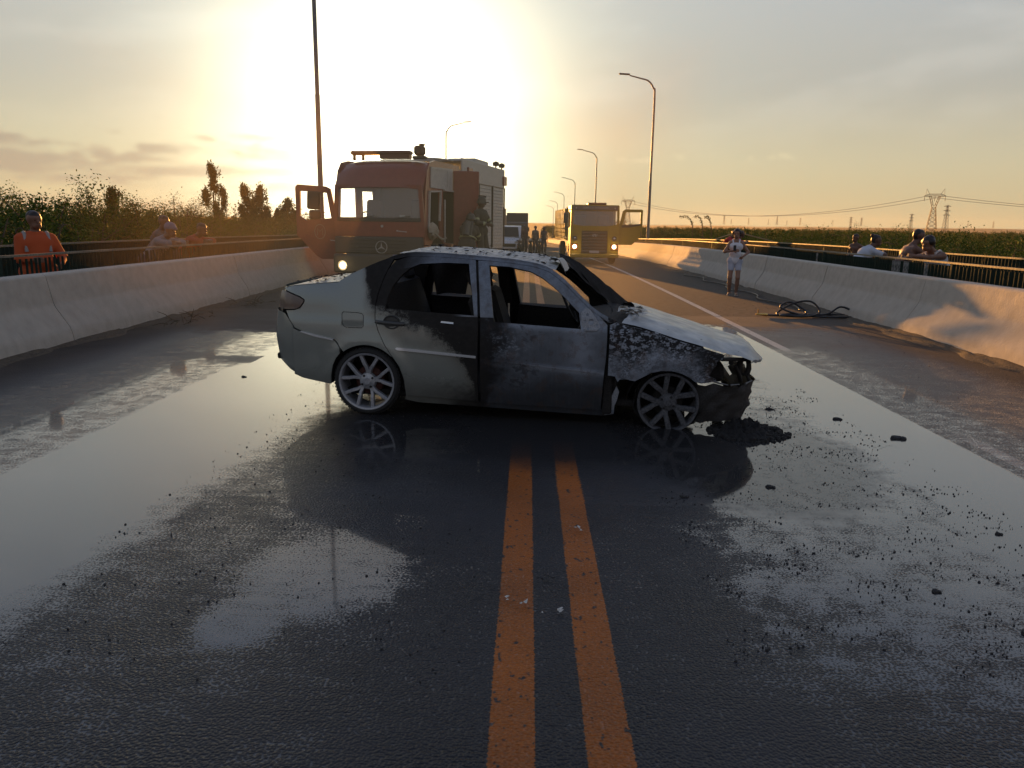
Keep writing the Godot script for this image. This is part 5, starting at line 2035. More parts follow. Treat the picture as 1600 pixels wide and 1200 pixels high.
# ---------------------------------------------------------------- the fire engine
func build_fire_truck() -> void:
	var red := mottled("fire_red", Color(0.22, 0.042, 0.022), Color(0.30, 0.058, 0.030), 0.02, 0.6, 0.35, 0.55, 0.0, 0.1, 0.0, false)
	red.clearcoat_enabled = true
	red.clearcoat = 0.5
	red.clearcoat_roughness = 0.15
	var white := mottled("dusty_white", Color(0.44, 0.41, 0.36), Color(0.60, 0.57, 0.51), 0.02, 0.6, 0.4, 0.6, 0.0, 0.1, 0.0, false)
	var dark := mat("cab_dark", Color(0.035, 0.032, 0.028), 0.6)
	var trim := mat("grille_plastic", Color(0.06, 0.055, 0.048), 0.5)
	var X := Vector3(1, 0, 0)
	var Y := Vector3(0, 1, 0)
	var Z := Vector3(0, 0, 1)
	var t := thing("fire_engine", "red fire engine with white roller-shutter body, cab doors open, behind the wreck", "fire engine", Vector3(-3.72, road_y(-19.5), -19.5), deg_to_rad(-12.0))
	var H := 1.19
	# cab shell: sides with door and window openings
	var prof := [[0.0, 0.62], [0.02, 1.5], [-0.10, 2.35], [-0.22, 2.75], [-0.42, 2.96], [-0.8, 3.03], [-2.9, 3.05], [-2.9, 0.55], [-1.55, 0.55], [-1.5, 0.95], [-1.2, 1.12], [-0.75, 1.12], [-0.42, 0.9], [-0.36, 0.62]]
	var door_hole := [[-0.22, 0.95 + 0.22], [-0.20, 1.5], [-0.30, 2.32], [-1.22, 2.36], [-1.26, 1.17]]
	var win_f := [[-0.26, 1.55], [-0.36, 2.24], [-1.14, 2.28], [-1.16, 1.52]]
	var win_r := [[-1.62, 1.62], [-1.60, 2.30], [-2.35, 2.32], [-2.55, 1.62]]
	var b := MB.new()
	plate(b, Vector3(-H, 0, 0), Z, Y, X, prof, [door_hole, win_r], 0.05)
	part("cab_side", b.done(), red, t)
	b = MB.new()
	plate(b, Vector3(H - 0.05, 0, 0), Z, Y, X, prof, [[[-0.26, 1.35], [-0.34, 2.24], [-1.20, 2.28], [-1.24, 1.30]], [[-1.50, 1.0], [-1.46, 2.30], [-2.55, 2.32], [-2.62, 0.9]]], 0.05)
	part("cab_side", b.done(), red, t)
	# roof and rounded brow
	b = MB.new()
	var rows := []
	for e in [[0.02, 2.34], [-0.06, 2.56], [-0.20, 2.77], [-0.40, 2.95], [-0.8, 3.035], [-2.9, 3.055]]:
		var row := []
		for k in 13:
			var f := lerpf(-1.0, 1.0, k / 12.0)
			var drop := 0.10 * pow(absf(f), 5.0)
			row.append(Vector3(f * (H - 0.004 - 0.02 * absf(f)), e[1] - drop, e[0] + 0.10 * (1.0 - f * f)))
		rows.append(row)
	b.grid(rows, Vector3(0, 1, 0.6))
	part("cab_roof", b.done(), red, t)
	# front: windscreen surround, panel, grille, bumper
	b = MB.new()
	plate(b, Vector3(0, 0, 0.0), X, Y, Z, [[-H, 1.15], [-H, 1.7], [-H + 0.05, 2.40], [H - 0.05, 2.40], [H, 1.7], [H, 1.15]], [[[-1.10, 1.60], [-1.05, 2.33], [1.05, 2.33], [1.10, 1.60]]], 0.06)
	part("front_panel", b.done(), red, t)
	b = MB.new()
	b.box(Vector3(0, 1.96, 0.03), Vector3(2.16, 0.74, 0.008))
	part("windscreen", b.done(), glass_mat(), t)
	b = MB.new()
	b.box(Vector3(0, 1.56, 0.055), Vector3(2.22, 0.10, 0.06), Basis(), 0.02)
	for s in [-0.5, 0.45]:
		b.tube([Vector3(s, 1.58, 0.09), Vector3(s + 0.42, 1.66, 0.085)], 0.014, 0.010, 5)
	part("wiper_panel", b.done(), trim, t)
	var grille := MB.new()
	grille.box(Vector3(0, 0.93, 0.05), Vector3(2.34, 0.42, 0.12), Basis(), 0.03)
	var gp := part("grille", grille.done(), trim, t)
	for k in 4:
		b = MB.new()
		b.box(Vector3(0.0, 0.80 + k * 0.085, 0.118), Vector3(1.5, 0.028, 0.02), Basis(), 0.008)
		part("grille_slat", b.done(), dark, gp)
	# three-pointed star in a ring
	b = MB.new()
	ring(b, Vector3(0.10, 0.89, 0.125), 0.155, 0.014)
	for k in 3:
		var a := PI * 0.5 + TAU * k / 3.0
		var d := Vector3(cos(a), sin(a), 0)
		var sd := Vector3(-d.y, d.x, 0) * 0.022
		var o := Vector3(0.10, 0.89, 0.135)
		b.flat_tri(o + sd, o - sd, o + d * 0.145 + Vector3(0, 0, -0.002), Z)
		b.flat_tri(o + sd - d * 0.02, o + d * 0.145, o + sd + Vector3(0, 0, -0.01), Z)
	part("star_emblem", b.done(), M.pale_steel, gp)
	b = MB.new()
	b.box(Vector3(-0.55, 0.885, 0.118), Vector3(0.09, 0.03, 0.01), Basis(), 0.004)
	b.box(Vector3(0.62, 1.28, 0.066), Vector3(0.26, 0.022, 0.008), Basis(Z, -0.08), 0.003)
	b.box(Vector3(0.50, 1.295, 0.066), Vector3(0.05, 0.035, 0.009), Basis(), 0.003)
	part("chrome_script", b.done(), M.pale_steel, t)
	b = MB.new()
	b.lathe(Vector3(0.10, 1.40, 0.062), Basis(), [Vector2(0.035, 0.0), Vector2(0.035, 0.012), Vector2(0.0, 0.018)], 14)
	part("marker_lamp", b.done(), M.pale_steel, t)
	b = MB.new()
	b.box(Vector3(0, 0.47, 0.08), Vector3(2.40, 0.48, 0.20), Basis(), 0.05)
	for s in [-1.0, 1.0]:
		b.box(Vector3(s * 1.13, 0.47, -0.05), Vector3(0.14, 0.46, 0.3), Basis(), 0.04)
	part("bumper", b.done(), trim, t)
	for s in [-1.0, 1.0]:
		b = MB.new()
		b.lathe(Vector3(s * 0.93, 0.42, 0.18), Basis(), [Vector2(0.13, 0.0), Vector2(0.125, 0.02), Vector2(0.09, 0.0), Vector2(0.0, -0.005)], 20)
		part("headlight", b.done(), M.pole_steel, t)
	lamp_glow(t, Vector3(-0.93, 0.42, 0.185), 0.085, 5.0, Color(1.0, 0.86, 0.66), "headlight_on")
	b = MB.new()
	b.box(Vector3(0.62, 0.655, 0.19), Vector3(0.40, 0.13, 0.012), Basis(), 0.004)
	var plate_m := part("number_plate", b.done(), mat("plate_grey", Color(0.45, 0.47, 0.50), 0.4), t)
	b = MB.new()
	b.box(Vector3(0.62, 0.705, 0.198), Vector3(0.39, 0.026, 0.004))
	part("plate_band", b.done(), mat("plate_blue", Color(0.06, 0.10, 0.24), 0.4), plate_m)
	# inside: back wall, floor, dashboard, seats
	b = MB.new()
	b.box(Vector3(0, 1.8, -2.86), Vector3(2.28, 2.3, 0.05))
	b.box(Vector3(0, 0.92, -1.45), Vector3(2.26, 0.08, 2.8))
	b.box(Vector3(0.42, 1.8, -1.42), Vector3(1.45, 1.75, 0.05))
	part("cab_inside", b.done(), dark, t)
	b = MB.new()
	b.box(Vector3(0, 1.36, -0.22), Vector3(2.2, 0.38, 0.4), Basis(), 0.08)
	var wheel := []
	for k in 21:
		wheel.append(Vector3(-0.62, 1.62, -0.55) + Basis(X, -0.9) * Vector3(0.22 * cos(TAU * k / 20.0), 0.22 * sin(TAU * k / 20.0), 0))
	b.tube(wheel, 0.016, 0.016, 6, false)
	part("dashboard", b.done(), dark, t)
	for x in [-0.62, 0.62]:
		b = MB.new()
		b.box(Vector3(x, 1.24, -0.95), Vector3(0.5, 0.18, 0.5), Basis(), 0.05)
		b.box(Vector3(x, 1.68, -1.22), Vector3(0.48, 0.8, 0.14), Basis(X, -0.12), 0.05)
		part("cab_seat", b.done(), dark, t)
	b = MB.new()
	b.box(Vector3(0.62, 1.63, 0.02), Vector3(0.14, 0.09, 0.004))
	part("sticker", b.done(), mat("sticker_pale", Color(0.35, 0.42, 0.36), 0.6), t)
	# right flank: white lining of the cab above the openings, pale door frames
	b = MB.new()
	plate(b, Vector3(H + 0.002, 0, 0), Z, Y, X, [[-0.42, 2.36], [-0.46, 2.86], [-2.2, 2.92], [-2.2, 2.36]], [[[-0.55, 2.46], [-0.58, 2.80], [-1.75, 2.84], [-1.75, 2.44]]], 0.025)
	part("white_surround", b.done(), white, t)
	b = MB.new()
	plate(b, Vector3(H + 0.001, 0, 0), Z, Y, X, [[-0.55, 2.46], [-0.58, 2.80], [-1.75, 2.84], [-1.75, 2.44]], [], 0.015)
	part("side_panel", b.done(), white, t)
	b = MB.new()
	for l in [[[-0.26, 1.35], [-0.34, 2.26], [-1.20, 2.30], [-1.10, 1.55]], [[-1.46, 2.34], [-2.50, 2.34], [-2.62, 1.5]]]:
		for i in l.size() - 1:
			bar(b, Vector3(H + 0.02, l[i][1], l[i][0]), Vector3(H + 0.02, l[i + 1][1], l[i + 1][0]), 0.04, 0.07)
	b.tube([Vector3(H + 0.05, 1.0, -1.44), Vector3(H + 0.06, 2.1, -1.42)], 0.022, 0.022, 6)
	part("door_frames", b.done(), white, t)
	# a bunched pale coat and straps hanging out of the front doorway
	b = MB.new()
	var r := RandomNumberGenerator.new()
	r.seed = 3
	rows = []
	for i in 8:
		var row := []
		for k in 9:
			var a := TAU * k / 8.0
			var rr: float = [0.02, 0.16, 0.24, 0.25, 0.24, 0.22, 0.17, 0.02][i] * (1.0 + 0.25 * sin(a * 3.0 + i))
			row.append(Vector3(H + 0.05 + rr * 0.5 * cos(a), 1.52 - i * 0.065, -0.45 + rr * sin(a)))
		rows.append(row)
	b.grid(rows, Vector3(1, 0.2, 0.2))
	b.tube(smooth_path([Vector3(H + 0.12, 1.28, -0.3), Vector3(H + 0.25, 1.1, -0.6), Vector3(H + 0.2, 1.12, -1.1)], 4), 0.025, 0.025, 6)
	part("hung_coat", b.done(), mottled("pale_cloth", Color(0.30, 0.25, 0.18), Color(0.48, 0.42, 0.32), 0.05, 3.0, 0.9, 1.0, 0.0, 0.1, 0.0, false), t)
	# driver's door swung forward
	var dt := Node3D.new()
	dt.name = "open_front_door"
	t.add_child(dt)
	dt.position = Vector3(-H, 0, -0.16)
	dt.rotation.y = deg_to_rad(190.0)
	var outl := [[0.0, 0.55], [0.02, 1.55], [0.16, 2.30], [0.28, 2.36], [1.0, 2.40], [1.06, 2.34], [1.06, 1.15], [0.55, 0.62], [0.42, 0.55]]
	b = MB.new()
	plate(b, Vector3(0, 0, -0.04), X, Y, Z, outl, [[[0.16, 1.58], [0.26, 2.22], [0.94, 2.24], [0.96, 1.62], [0.80, 1.52]]], 0.08)
	part("door_panel", b.done(), red, dt)
	b = MB.new()
	b.box(Vector3(0.60, 2.02, -0.02), Vector3(0.34, 0.46, 0.10), Basis(Z, 0.06), 0.04)
	b.box(Vector3(0.58, 1.66, -0.02), Vector3(0.30, 0.24, 0.10), Basis(), 0.04)
	b.tube([Vector3(0.2, 2.2, 0.06), Vector3(0.6, 2.25, 0.1), Vector3(0.6, 1.5, 0.1)], 0.014, 0.014, 5)
	part("door_mirror", b.done(), dark, dt)
	b = MB.new()
	for zs in [-0.042, 0.042]:
		var f := -1.0 if zs < 0 else 1.0
		var c := Vector3(0.46, 1.24, zs)
		var pts := []
		for k in 25: pts.append(c + Vector3(0.135 * cos(TAU * k / 24.0), 0.18 * sin(TAU * k / 24.0), 0))
		b.tube(pts, 0.008, 0.008, 5, false)
		pts = []
		for q in [[-0.07, -0.09], [-0.07, 0.08], [0.0, 0.0], [0.07, 0.08], [0.07, -0.09]]: pts.append(c + Vector3(q[0] * f, q[1], 0))
		b.tube(pts, 0.008, 0.008, 5)
	part("door_badge", b.done(), M.pale_cloth, dt)
	b = MB.new()
	b.box(Vector3(0.10, 1.02, -0.05), Vector3(0.2, 0.025, 0.03), Basis(Z, 0.1), 0.006)
	part("door_handle", b.done(), M.pale_steel, dt)
	# crew door on the right, swung out
	dt = Node3D.new()
	dt.name = "open_crew_door"
	t.add_child(dt)
	dt.position = Vector3(H + 0.02, 0, -2.25)
	dt.rotation.y = deg_to_rad(22.0)
	b = MB.new()
	b.box(Vector3(0.36, 1.82, 0), Vector3(0.70, 2.12, 0.07), Basis(), 0.02)
	part("door_panel", b.done(), red, dt)
	b = MB.new()
	b.box(Vector3(0.66, 1.7, 0.05), Vector3(0.03, 0.5, 0.03), Basis(), 0.008)
	part("grab_bar", b.done(), M.pale_steel, dt)
	# body behind the cab
	b = MB.new()
	b.box(Vector3(0, 1.82, -5.6), Vector3(2.36, 2.3, 5.0), Basis(), 0.03)
	part("body", b.done(), white, t)
	b = MB.new()
	b.box(Vector3(H + 0.012, 2.98, -5.55), Vector3(0.05, 0.62, 4.98), Basis(), 0.02)
	b.box(Vector3(0, 3.22, -5.55), Vector3(2.44, 0.06, 5.02), Basis(), 0.02)
	part("upper_band", b.done(), white, t)
	b = MB.new()
	b.box(Vector3(0, 0.62, -4.9), Vector3(2.1, 0.34, 6.2), Basis(), 0.03)
	part("chassis", b.done(), dark, t)
	for i in 3:
		var z0 := -3.3 - i * 1.62
		var sh := Node3D.new()
		sh.name = "roller_shutter" if i == 0 else "roller_shutter_%03d" % i
		t.add_child(sh)
		for k in 18:
			b = MB.new()
			b.box(Vector3(H + 0.004, 0.80 + (k + 0.5) * 0.103, z0 - 0.72), Vector3(0.03, 0.096, 1.40), Basis(), 0.012)
			part("shutter_slat", b.done(), white, sh)
		b = MB.new()
		b.box(Vector3(H + 0.015, 1.72, z0 + 0.03), Vector3(0.05, 1.95, 0.07), Basis(), 0.012)
		part("shutter_post", b.done(), dark if i > 0 else white, sh)
	b = MB.new()
	b.box(Vector3(H + 0.01, 1.72, -8.12), Vector3(0.05, 1.95, 0.05), Basis(), 0.01)
	part("corner_post", b.done(), dark, t)
	for z in [-3.75, -7.95]:
		b = MB.new()
		b.box(Vector3(H + 0.06, 2.92, z), Vector3(0.07, 0.30, 0.42), Basis(), 0.02)
		part("side_beacon", b.done(), red, t)
	for z in [-7.2, -8.0]:
		b = MB.new()
		b.tube([Vector3(H - 0.06, 3.25, z), Vector3(H - 0.06, 3.38, z)], 0.025, 0.025, 6)
		b.lathe(Vector3(H - 0.06, 3.44, z), Basis(X, Vector3(0, 0, -1), Y), [Vector2(0.0, -0.09), Vector2(0.10, -0.07), Vector2(0.11, 0.03), Vector2(0.0, 0.08)], 14)
		part("work_lamp", b.done(), dark, t)
	b = MB.new()
	b.box(Vector3(0.6, 3.34, -5.8), Vector3(0.9, 0.2, 1.5), Basis(), 0.03)
	part("roof_locker", b.done(), white, t)
	b = MB.new()
	b.tube(smooth_path([Vector3(0.9, 3.1, -0.9), Vector3(0.95, 3.15, -1.7), Vector3(1.0, 3.2, -2.9)], 4), 0.03, 0.03, 6)
	part("roof_rail", b.done(), M.pale_steel, t)
	# light bar and searchlight
	b = MB.new()
	b.box(Vector3(-0.16, 3.21, -0.62), Vector3(1.62, 0.10, 0.28), Basis(), 0.04)
	for x in [-0.90, -0.66]:
		b.box(Vector3(x, 3.10, -0.62), Vector3(0.05, 0.14, 0.1), Basis(), 0.01)
	b.box(Vector3(0.22, 3.12, -0.62), Vector3(0.8, 0.12, 0.22), Basis(), 0.02)
	part("light_bar", b.done(), mat("beacon_bar", Color(0.16, 0.05, 0.03), 0.3), t)
	b = MB.new()
	b.box(Vector3(0.86, 3.26, -0.62), Vector3(0.26, 0.24, 0.24), Basis(), 0.05)
	b.box(Vector3(0.86, 3.09, -0.62), Vector3(0.34, 0.08, 0.2), Basis(), 0.02)
	b.lathe(Vector3(0.86, 3.27, -0.49), Basis(), [Vector2(0.10, 0.0), Vector2(0.09, 0.02), Vector2(0.0, 0.012)], 14)
	b.box(Vector3(0.92, 3.40, -0.62), Vector3(0.13, 0.05, 0.16), Basis(), 0.02)
	part("searchlight", b.done(), dark, t)
	# steps and wheels
	b = MB.new()
	b.box(Vector3(H + 0.16, 0.46, -4.2), Vector3(0.36, 0.04, 2.4), Basis(), 0.01)
	b.box(Vector3(H - 0.02, 0.52, -4.2), Vector3(0.1, 0.2, 2.2))
	b.box(Vector3(H + 0.02, 0.55, -0.9), Vector3(0.1, 0.05, 0.6), Basis(), 0.01)
	part("side_step", b.done(), dark, t)
	for z in [-1.0, -6.3]:
		for s in [-1.0, 1.0]:
			truck_wheel(t, Vector3(s * 1.17, 0.48, z), 0.48, 0.3, s)
	tail_lamp(t, Vector3(1.0, 0.9, -8.13))


func tail_lamp(t: Node3D, at: Vector3) -> void:
	var b := MB.new()
	b.box(at, Vector3(0.2, 0.12, 0.05), Basis(), 0.01)
	part("tail_lamp", b.done(), mat("tail_red", Color(0.25, 0.02, 0.02), 0.3), t)


# ---------------------------------------------------------------- the yellow lorry
func build_yellow_truck() -> void:
	var yel := mottled("lorry_yellow", Color(0.30, 0.20, 0.014), Color(0.37, 0.25, 0.018), 0.02, 0.6, 0.3, 0.5, 0.0, 0.1, 0.0, false)
	var dark: StandardMaterial3D = M.grille_plastic
	var X := Vector3(1, 0, 0)
	var Y := Vector3(0, 1, 0)
	var Z := Vector3(0, 0, 1)
	var t := thing("yellow_truck", "yellow light lorry with headlights on and its door open, on the right edge line", "truck", Vector3(2.74, road_y(-32.5), -32.5), deg_to_rad(2.2))
	var W := 1.0
	var b := MB.new()
	# front with windscreen opening and grille opening
	plate(b, Vector3(0, 0, -0.05), X, Y, Z, [[-W, 0.28], [-W, 2.05], [-W + 0.04, 2.36], [W - 0.04, 2.36], [W, 2.05], [W, 0.28]], [[[-0.92, 1.62], [-0.55, 1.55], [0.55, 1.55], [0.92, 1.62], [0.90, 2.16], [-0.90, 2.16]], [[-0.54, 0.42], [-0.54, 1.36], [0.54, 1.36], [0.54, 0.42]]], 0.06)
	part("cab_front", b.done(), yel, t)
	b = MB.new()
	b.box(Vector3(0, 1.86, -0.02), Vector3(1.84, 0.62, 0.006))
	part("windscreen", b.done(), glass_mat(), t)
	b = MB.new()
	b.box(Vector3(0, 2.27, 0.03), Vector3(1.86, 0.17, 0.05), Basis(), 0.02)
	part("visor", b.done(), mat("visor_grey", Color(0.10, 0.105, 0.115), 0.4), t)
	var tm := TextMesh.new()
	tm.text = "CORPO DE BOMBEIROS"
	var sf := SystemFont.new()
	sf.font_names = PackedStringArray(["Droid Sans"])
	tm.font = sf
	tm.font_size = 32
	tm.pixel_size = 0.0031
	tm.depth = 0.004
	var tx := part("lettering", tm, mat("letter_grey", Color(0.42, 0.43, 0.45), 0.5), t)
	tx.position = Vector3(0, 2.285, 0.057)
	for s in [-1.0, 1.0]:
		b = MB.new()
		b.lathe(Vector3(s * 0.80, 2.27, 0.055), Basis(), [Vector2(0.028, 0.0), Vector2(0.022, 0.012), Vector2(0.0, 0.016)], 10)
		part("marker_lamp", b.done(), M.pale_steel, t)
	# grille with slats and emblem
	b = MB.new()
	b.box(Vector3(0, 0.89, -0.07), Vector3(1.08, 0.94, 0.05))
	var g := part("grille", b.done(), dark, t)
	for k in 7:
		b = MB.new()
		b.box(Vector3(0, 0.52 + k * 0.125, -0.02), Vector3(1.02, 0.055, 0.05), Basis(X, -0.3), 0.012)
		part("grille_slat", b.done(), mat("slat_grey", Color(0.085, 0.085, 0.085), 0.45), g)
	b = MB.new()
	var c := Vector3(0, 1.16, 0.03)
	for l in [[[-0.115, 0.05], [-0.05, -0.055], [-0.015, 0.035], [0.015, 0.035], [0.05, -0.055], [0.115, 0.05]], [[-0.065, 0.07], [-0.032, 0.005], [0.0, 0.075], [0.032, 0.005], [0.065, 0.07]]]:
		for i in l.size() - 1:
			bar(b, c + Vector3(l[i][0], l[i][1], 0), c + Vector3(l[i + 1][0], l[i + 1][1], 0), 0.022, 0.012)
	part("emblem", b.done(), M.pale_steel, g)
	b = MB.new()
	b.box(Vector3(0, 0.50, 0.03), Vector3(0.40, 0.10, 0.012), Basis(), 0.004)
	part("number_plate", b.done(), M.plate_grey, t)
	# lamps: dark upper lamp over a lit lower one
	for s in [-1.0, 1.0]:
		b = MB.new()
		b.lathe(Vector3(s * 0.82, 1.04, 0.01), Basis(), [Vector2(0.11, 0.0), Vector2(0.105, 0.03), Vector2(0.08, 0.02), Vector2(0.0, 0.025)], 18)
		part("upper_lamp", b.done(), dark, t)
		b = MB.new()
		b.lathe(Vector3(s * 0.82, 1.05, 0.03), Basis(), [Vector2(0.05, 0.0), Vector2(0.04, 0.02), Vector2(0.0, 0.025)], 14)
		part("lamp_lens", b.done(), M.chrome, t)
		b = MB.new()
		b.box(Vector3(s * 0.83, 0.70, 0.02), Vector3(0.30, 0.26, 0.05), Basis(), 0.05)
		part("headlight_housing", b.done(), mat("lamp_orange", Color(0.30, 0.09, 0.02), 0.4), t)
		lamp_glow(t, Vector3(s * 0.82, 0.71, 0.05), 0.085, 5.0, Color(1.0, 0.86, 0.66), "headlight_on")
	b = MB.new()
	b.box(Vector3(0, 0.34, 0.05), Vector3(2.02, 0.16, 0.12), Basis(), 0.03)
	part("bumper", b.done(), yel, t)
	# cab sides: left shut, right doorway open
	var side := [[0.0, 0.30], [0.0, 2.05], [-0.08, 2.36], [-1.55, 2.36], [-1.55, 0.45], [-1.2, 0.45], [-1.12, 0.80], [-0.55, 0.80], [-0.45, 0.45], [-0.40, 0.30]]
	b = MB.new()
	plate(b, Vector3(-W, 0, 0), Z, Y, X, side, [[[-0.20, 1.50], [-0.28, 2.12], [-1.05, 2.12], [-1.05, 1.46]]], 0.05)
	part("cab_side", b.done(), yel, t)
	b = MB.new()
	plate(b, Vector3(W - 0.05, 0, 0), Z, Y, X, side, [[[-0.14, 0.85], [-0.14, 1.5], [-0.25, 2.18], [-1.15, 2.18], [-1.18, 0.85]]], 0.05)
	part("cab_side", b.done(), yel, t)
	b = MB.new()
	b.box(Vector3(0, 2.37, -0.80), Vector3(1.98, 0.06, 1.56), Basis(), 0.025)
	part("cab_roof", b.done(), yel, t)
	b = MB.new()
	b.box(Vector3(0.10, 2.45, -0.5), Vector3(0.78, 0.10, 0.5), Basis(), 0.03)
	part("roof_beacon", b.done(), M.beacon_bar, t)
	b = MB.new()
	b.box(Vector3(0, 1.4, -1.52), Vector3(1.9, 1.9, 0.05))
	b.box(Vector3(0, 0.82, -0.8), Vector3(1.88, 0.06, 1.45))
	b.box(Vector3(0, 1.40, -0.25), Vector3(1.86, 0.30, 0.3), Basis(), 0.05)
	for x in [-0.5, 0.5]:
		b.box(Vector3(x, 1.15, -1.0), Vector3(0.5, 0.16, 0.5), Basis(), 0.04)
		b.box(Vector3(x, 1.6, -1.3), Vector3(0.48, 0.8, 0.14), Basis(), 0.04)
	part("cab_inside", b.done(), M.cab_dark, t)
	# open right door
	var d := Node3D.new()
	d.name = "open_door"
	t.add_child(d)
	d.position = Vector3(W + 0.02, 0, -0.12)
	d.rotation.y = deg_to_rad(-8.0)
	b = MB.new()
	plate(b, Vector3(0, 0, -0.03), X, Y, Z, [[0.0, 0.80], [0.0, 1.55], [0.12, 2.16], [0.22, 2.24], [0.90, 2.24], [0.95, 2.20], [0.95, 1.2], [0.55, 0.80]], [[[0.14, 1.60], [0.26, 2.12], [0.86, 2.13], [0.86, 1.66], [0.5, 1.58]]], 0.07)
	part("door_panel", b.done(), yel, d)
	b = MB.new()
	plate(b, Vector3(0, 0, 0.041), X, Y, Z, [[0.10, 1.50], [0.10, 1.60], [0.88, 1.66], [0.88, 1.60], [0.5, 1.52]], [], 0.02)
	b.box(Vector3(0.90, 1.25, 0.05), Vector3(0.03, 0.20, 0.03), Basis(), 0.008)
	part("door_trim", b.done(), dark, d)
	# left mirror arm
	b = MB.new()
	b.tube([Vector3(-W, 2.2, -0.05), Vector3(-W - 0.22, 2.2, 0.08), Vector3(-W - 0.22, 1.5, 0.08)], 0.018, 0.018, 6)
	b.box(Vector3(-W - 0.22, 1.86, 0.06), Vector3(0.20, 0.42, 0.10), Basis(), 0.04)
	b.box(Vector3(-W - 0.20, 1.45, 0.06), Vector3(0.16, 0.18, 0.10), Basis(), 0.04)
	part("mirror", b.done(), dark, t)
	# stake bed
	b = MB.new()
	b.box(Vector3(0, 0.72, -4.2), Vector3(0.9, 0.22, 6.4), Basis(), 0.02)
	part("chassis", b.done(), M.cab_dark, t)
	b = MB.new()
	b.box(Vector3(0, 0.98, -4.7), Vector3(2.12, 0.12, 6.0), Basis(), 0.02)
	part("bed_floor", b.done(), yel, t)
	for s in [-1.0, 1.0]:
		for k in 3:
			b = MB.new()
			b.box(Vector3(s * 1.06, 1.16 + k * 0.17, -4.7), Vector3(0.04, 0.13, 5.9), Basis(), 0.01)
			part("side_board", b.done(), yel, t)
		for k in 8:
			b = MB.new()
			b.box(Vector3(s * 1.09, 1.62, -1.85 - k * 0.81), Vector3(0.05, 1.32, 0.07), Basis(), 0.01)
			part("stake", b.done(), yel, t)
		for y in [1.85, 2.22]:
			b = MB.new()
			b.box(Vector3(s * 1.06, y, -4.7), Vector3(0.035, 0.07, 5.8), Basis(), 0.01)
			part("stake_rail", b.done(), yel, t)
	b = MB.new()
	b.box(Vector3(0, 1.7, -1.72), Vector3(2.1, 1.3, 0.05), Basis(), 0.01)
	part("headboard", b.done(), yel, t)
	b = MB.new()
	b.lathe(Vector3(0, 1.62, -4.4), Basis(X, Y, Z), [Vector2(0.0, -2.2), Vector2(0.6, -2.2), Vector2(0.66, -2.1), Vector2(0.66, 2.1), Vector2(0.6, 2.2), Vector2(0.0, 2.2)], 24)
	part("water_tank", b.done(), M.cab_dark, t)
	for z in [-0.85, -5.6]:
		for s in [-1.0, 1.0]:
			truck_wheel(t, Vector3(s * 0.98, 0.41, z), 0.41, 0.24, s)


# ---------------------------------------------------------------- queue of traffic far behind
func far_car(label: String, at: Vector3, body: Color, key: String, van := 0.0, group := "") -> void:
	var t := thing("queued_car", label, "car", at, 0.0, group)
	var m := mat(key, body, 0.35)
	m.clearcoat_enabled = true
	var W := 0.86
	var h := 1.46 + van
	var prof := pv([[0.0, 0.30], [0.02, 0.62], [-0.10, 0.80], [-0.85, 0.98], [-1.45, h - 0.04], [-1.9, h], [-3.3, h - 0.04], [-3.95, 1.0], [-4.1, 0.9], [-4.15, 0.35], [-3.7, 0.28], [-0.4, 0.25]])
	var b := MB.new()
	b.prism(Vector3(-W, 0, 0), Vector3(0, 0, 1), Vector3(0, 1, 0), Vector3(1, 0, 0), prof, 2.0 * W)
	part("body", b.done(), m, t)
	b = MB.new()
	var n := Vector3(0, 0.6, (h - 1.02) * 1.0).normalized()
	b.quad(Vector3(-0.74, 1.03, -0.86), Vector3(0.74, 1.03, -0.86), Vector3(0.66, h - 0.10, -1.38), Vector3(-0.66, h - 0.10, -1.38), Vector3(0, 0.5, 1))
	for i in b.v.size(): b.v[i] += Vector3(0, 0.012, 0.014)
	part("windscreen", b.done(), mat("dark_glass", Color(0.03, 0.035, 0.035), 0.08), t)
	for s in [-1.0, 1.0]:
		b = MB.new()
		b.prism(Vector3(s * (W + 0.004), 0, 0), Vector3(0, 0, 1), Vector3(0, 1, 0), Vector3(s, 0, 0), pv([[-1.05, 1.0], [-1.55, h - 0.1], [-3.1, h - 0.1], [-3.7, 1.02]]), 0.004)
		part("side_window", b.done(), M.dark_glass, t)
		b = MB.new()
		b.box(Vector3(s * 0.64, 0.72, -0.02), Vector3(0.34, 0.14, 0.12), Basis(), 0.04)
		part("headlight", b.done(), M.pale_steel, t)
		b = MB.new()
		b.box(Vector3(s * 0.97, 1.08, -1.05), Vector3(0.18, 0.13, 0.1), Basis(), 0.03)
		part("mirror", b.done(), M.black, t)
		for z in [-0.75, -3.35]:
			truck_wheel(t, Vector3(s * 0.86, 0.31, z), 0.31, 0.2, s)
	b = MB.new()
	b.box(Vector3(0, 0.52, 0.03), Vector3(1.1, 0.20, 0.04), Basis(), 0.02)
	part("grille", b.done(), M.black, t)


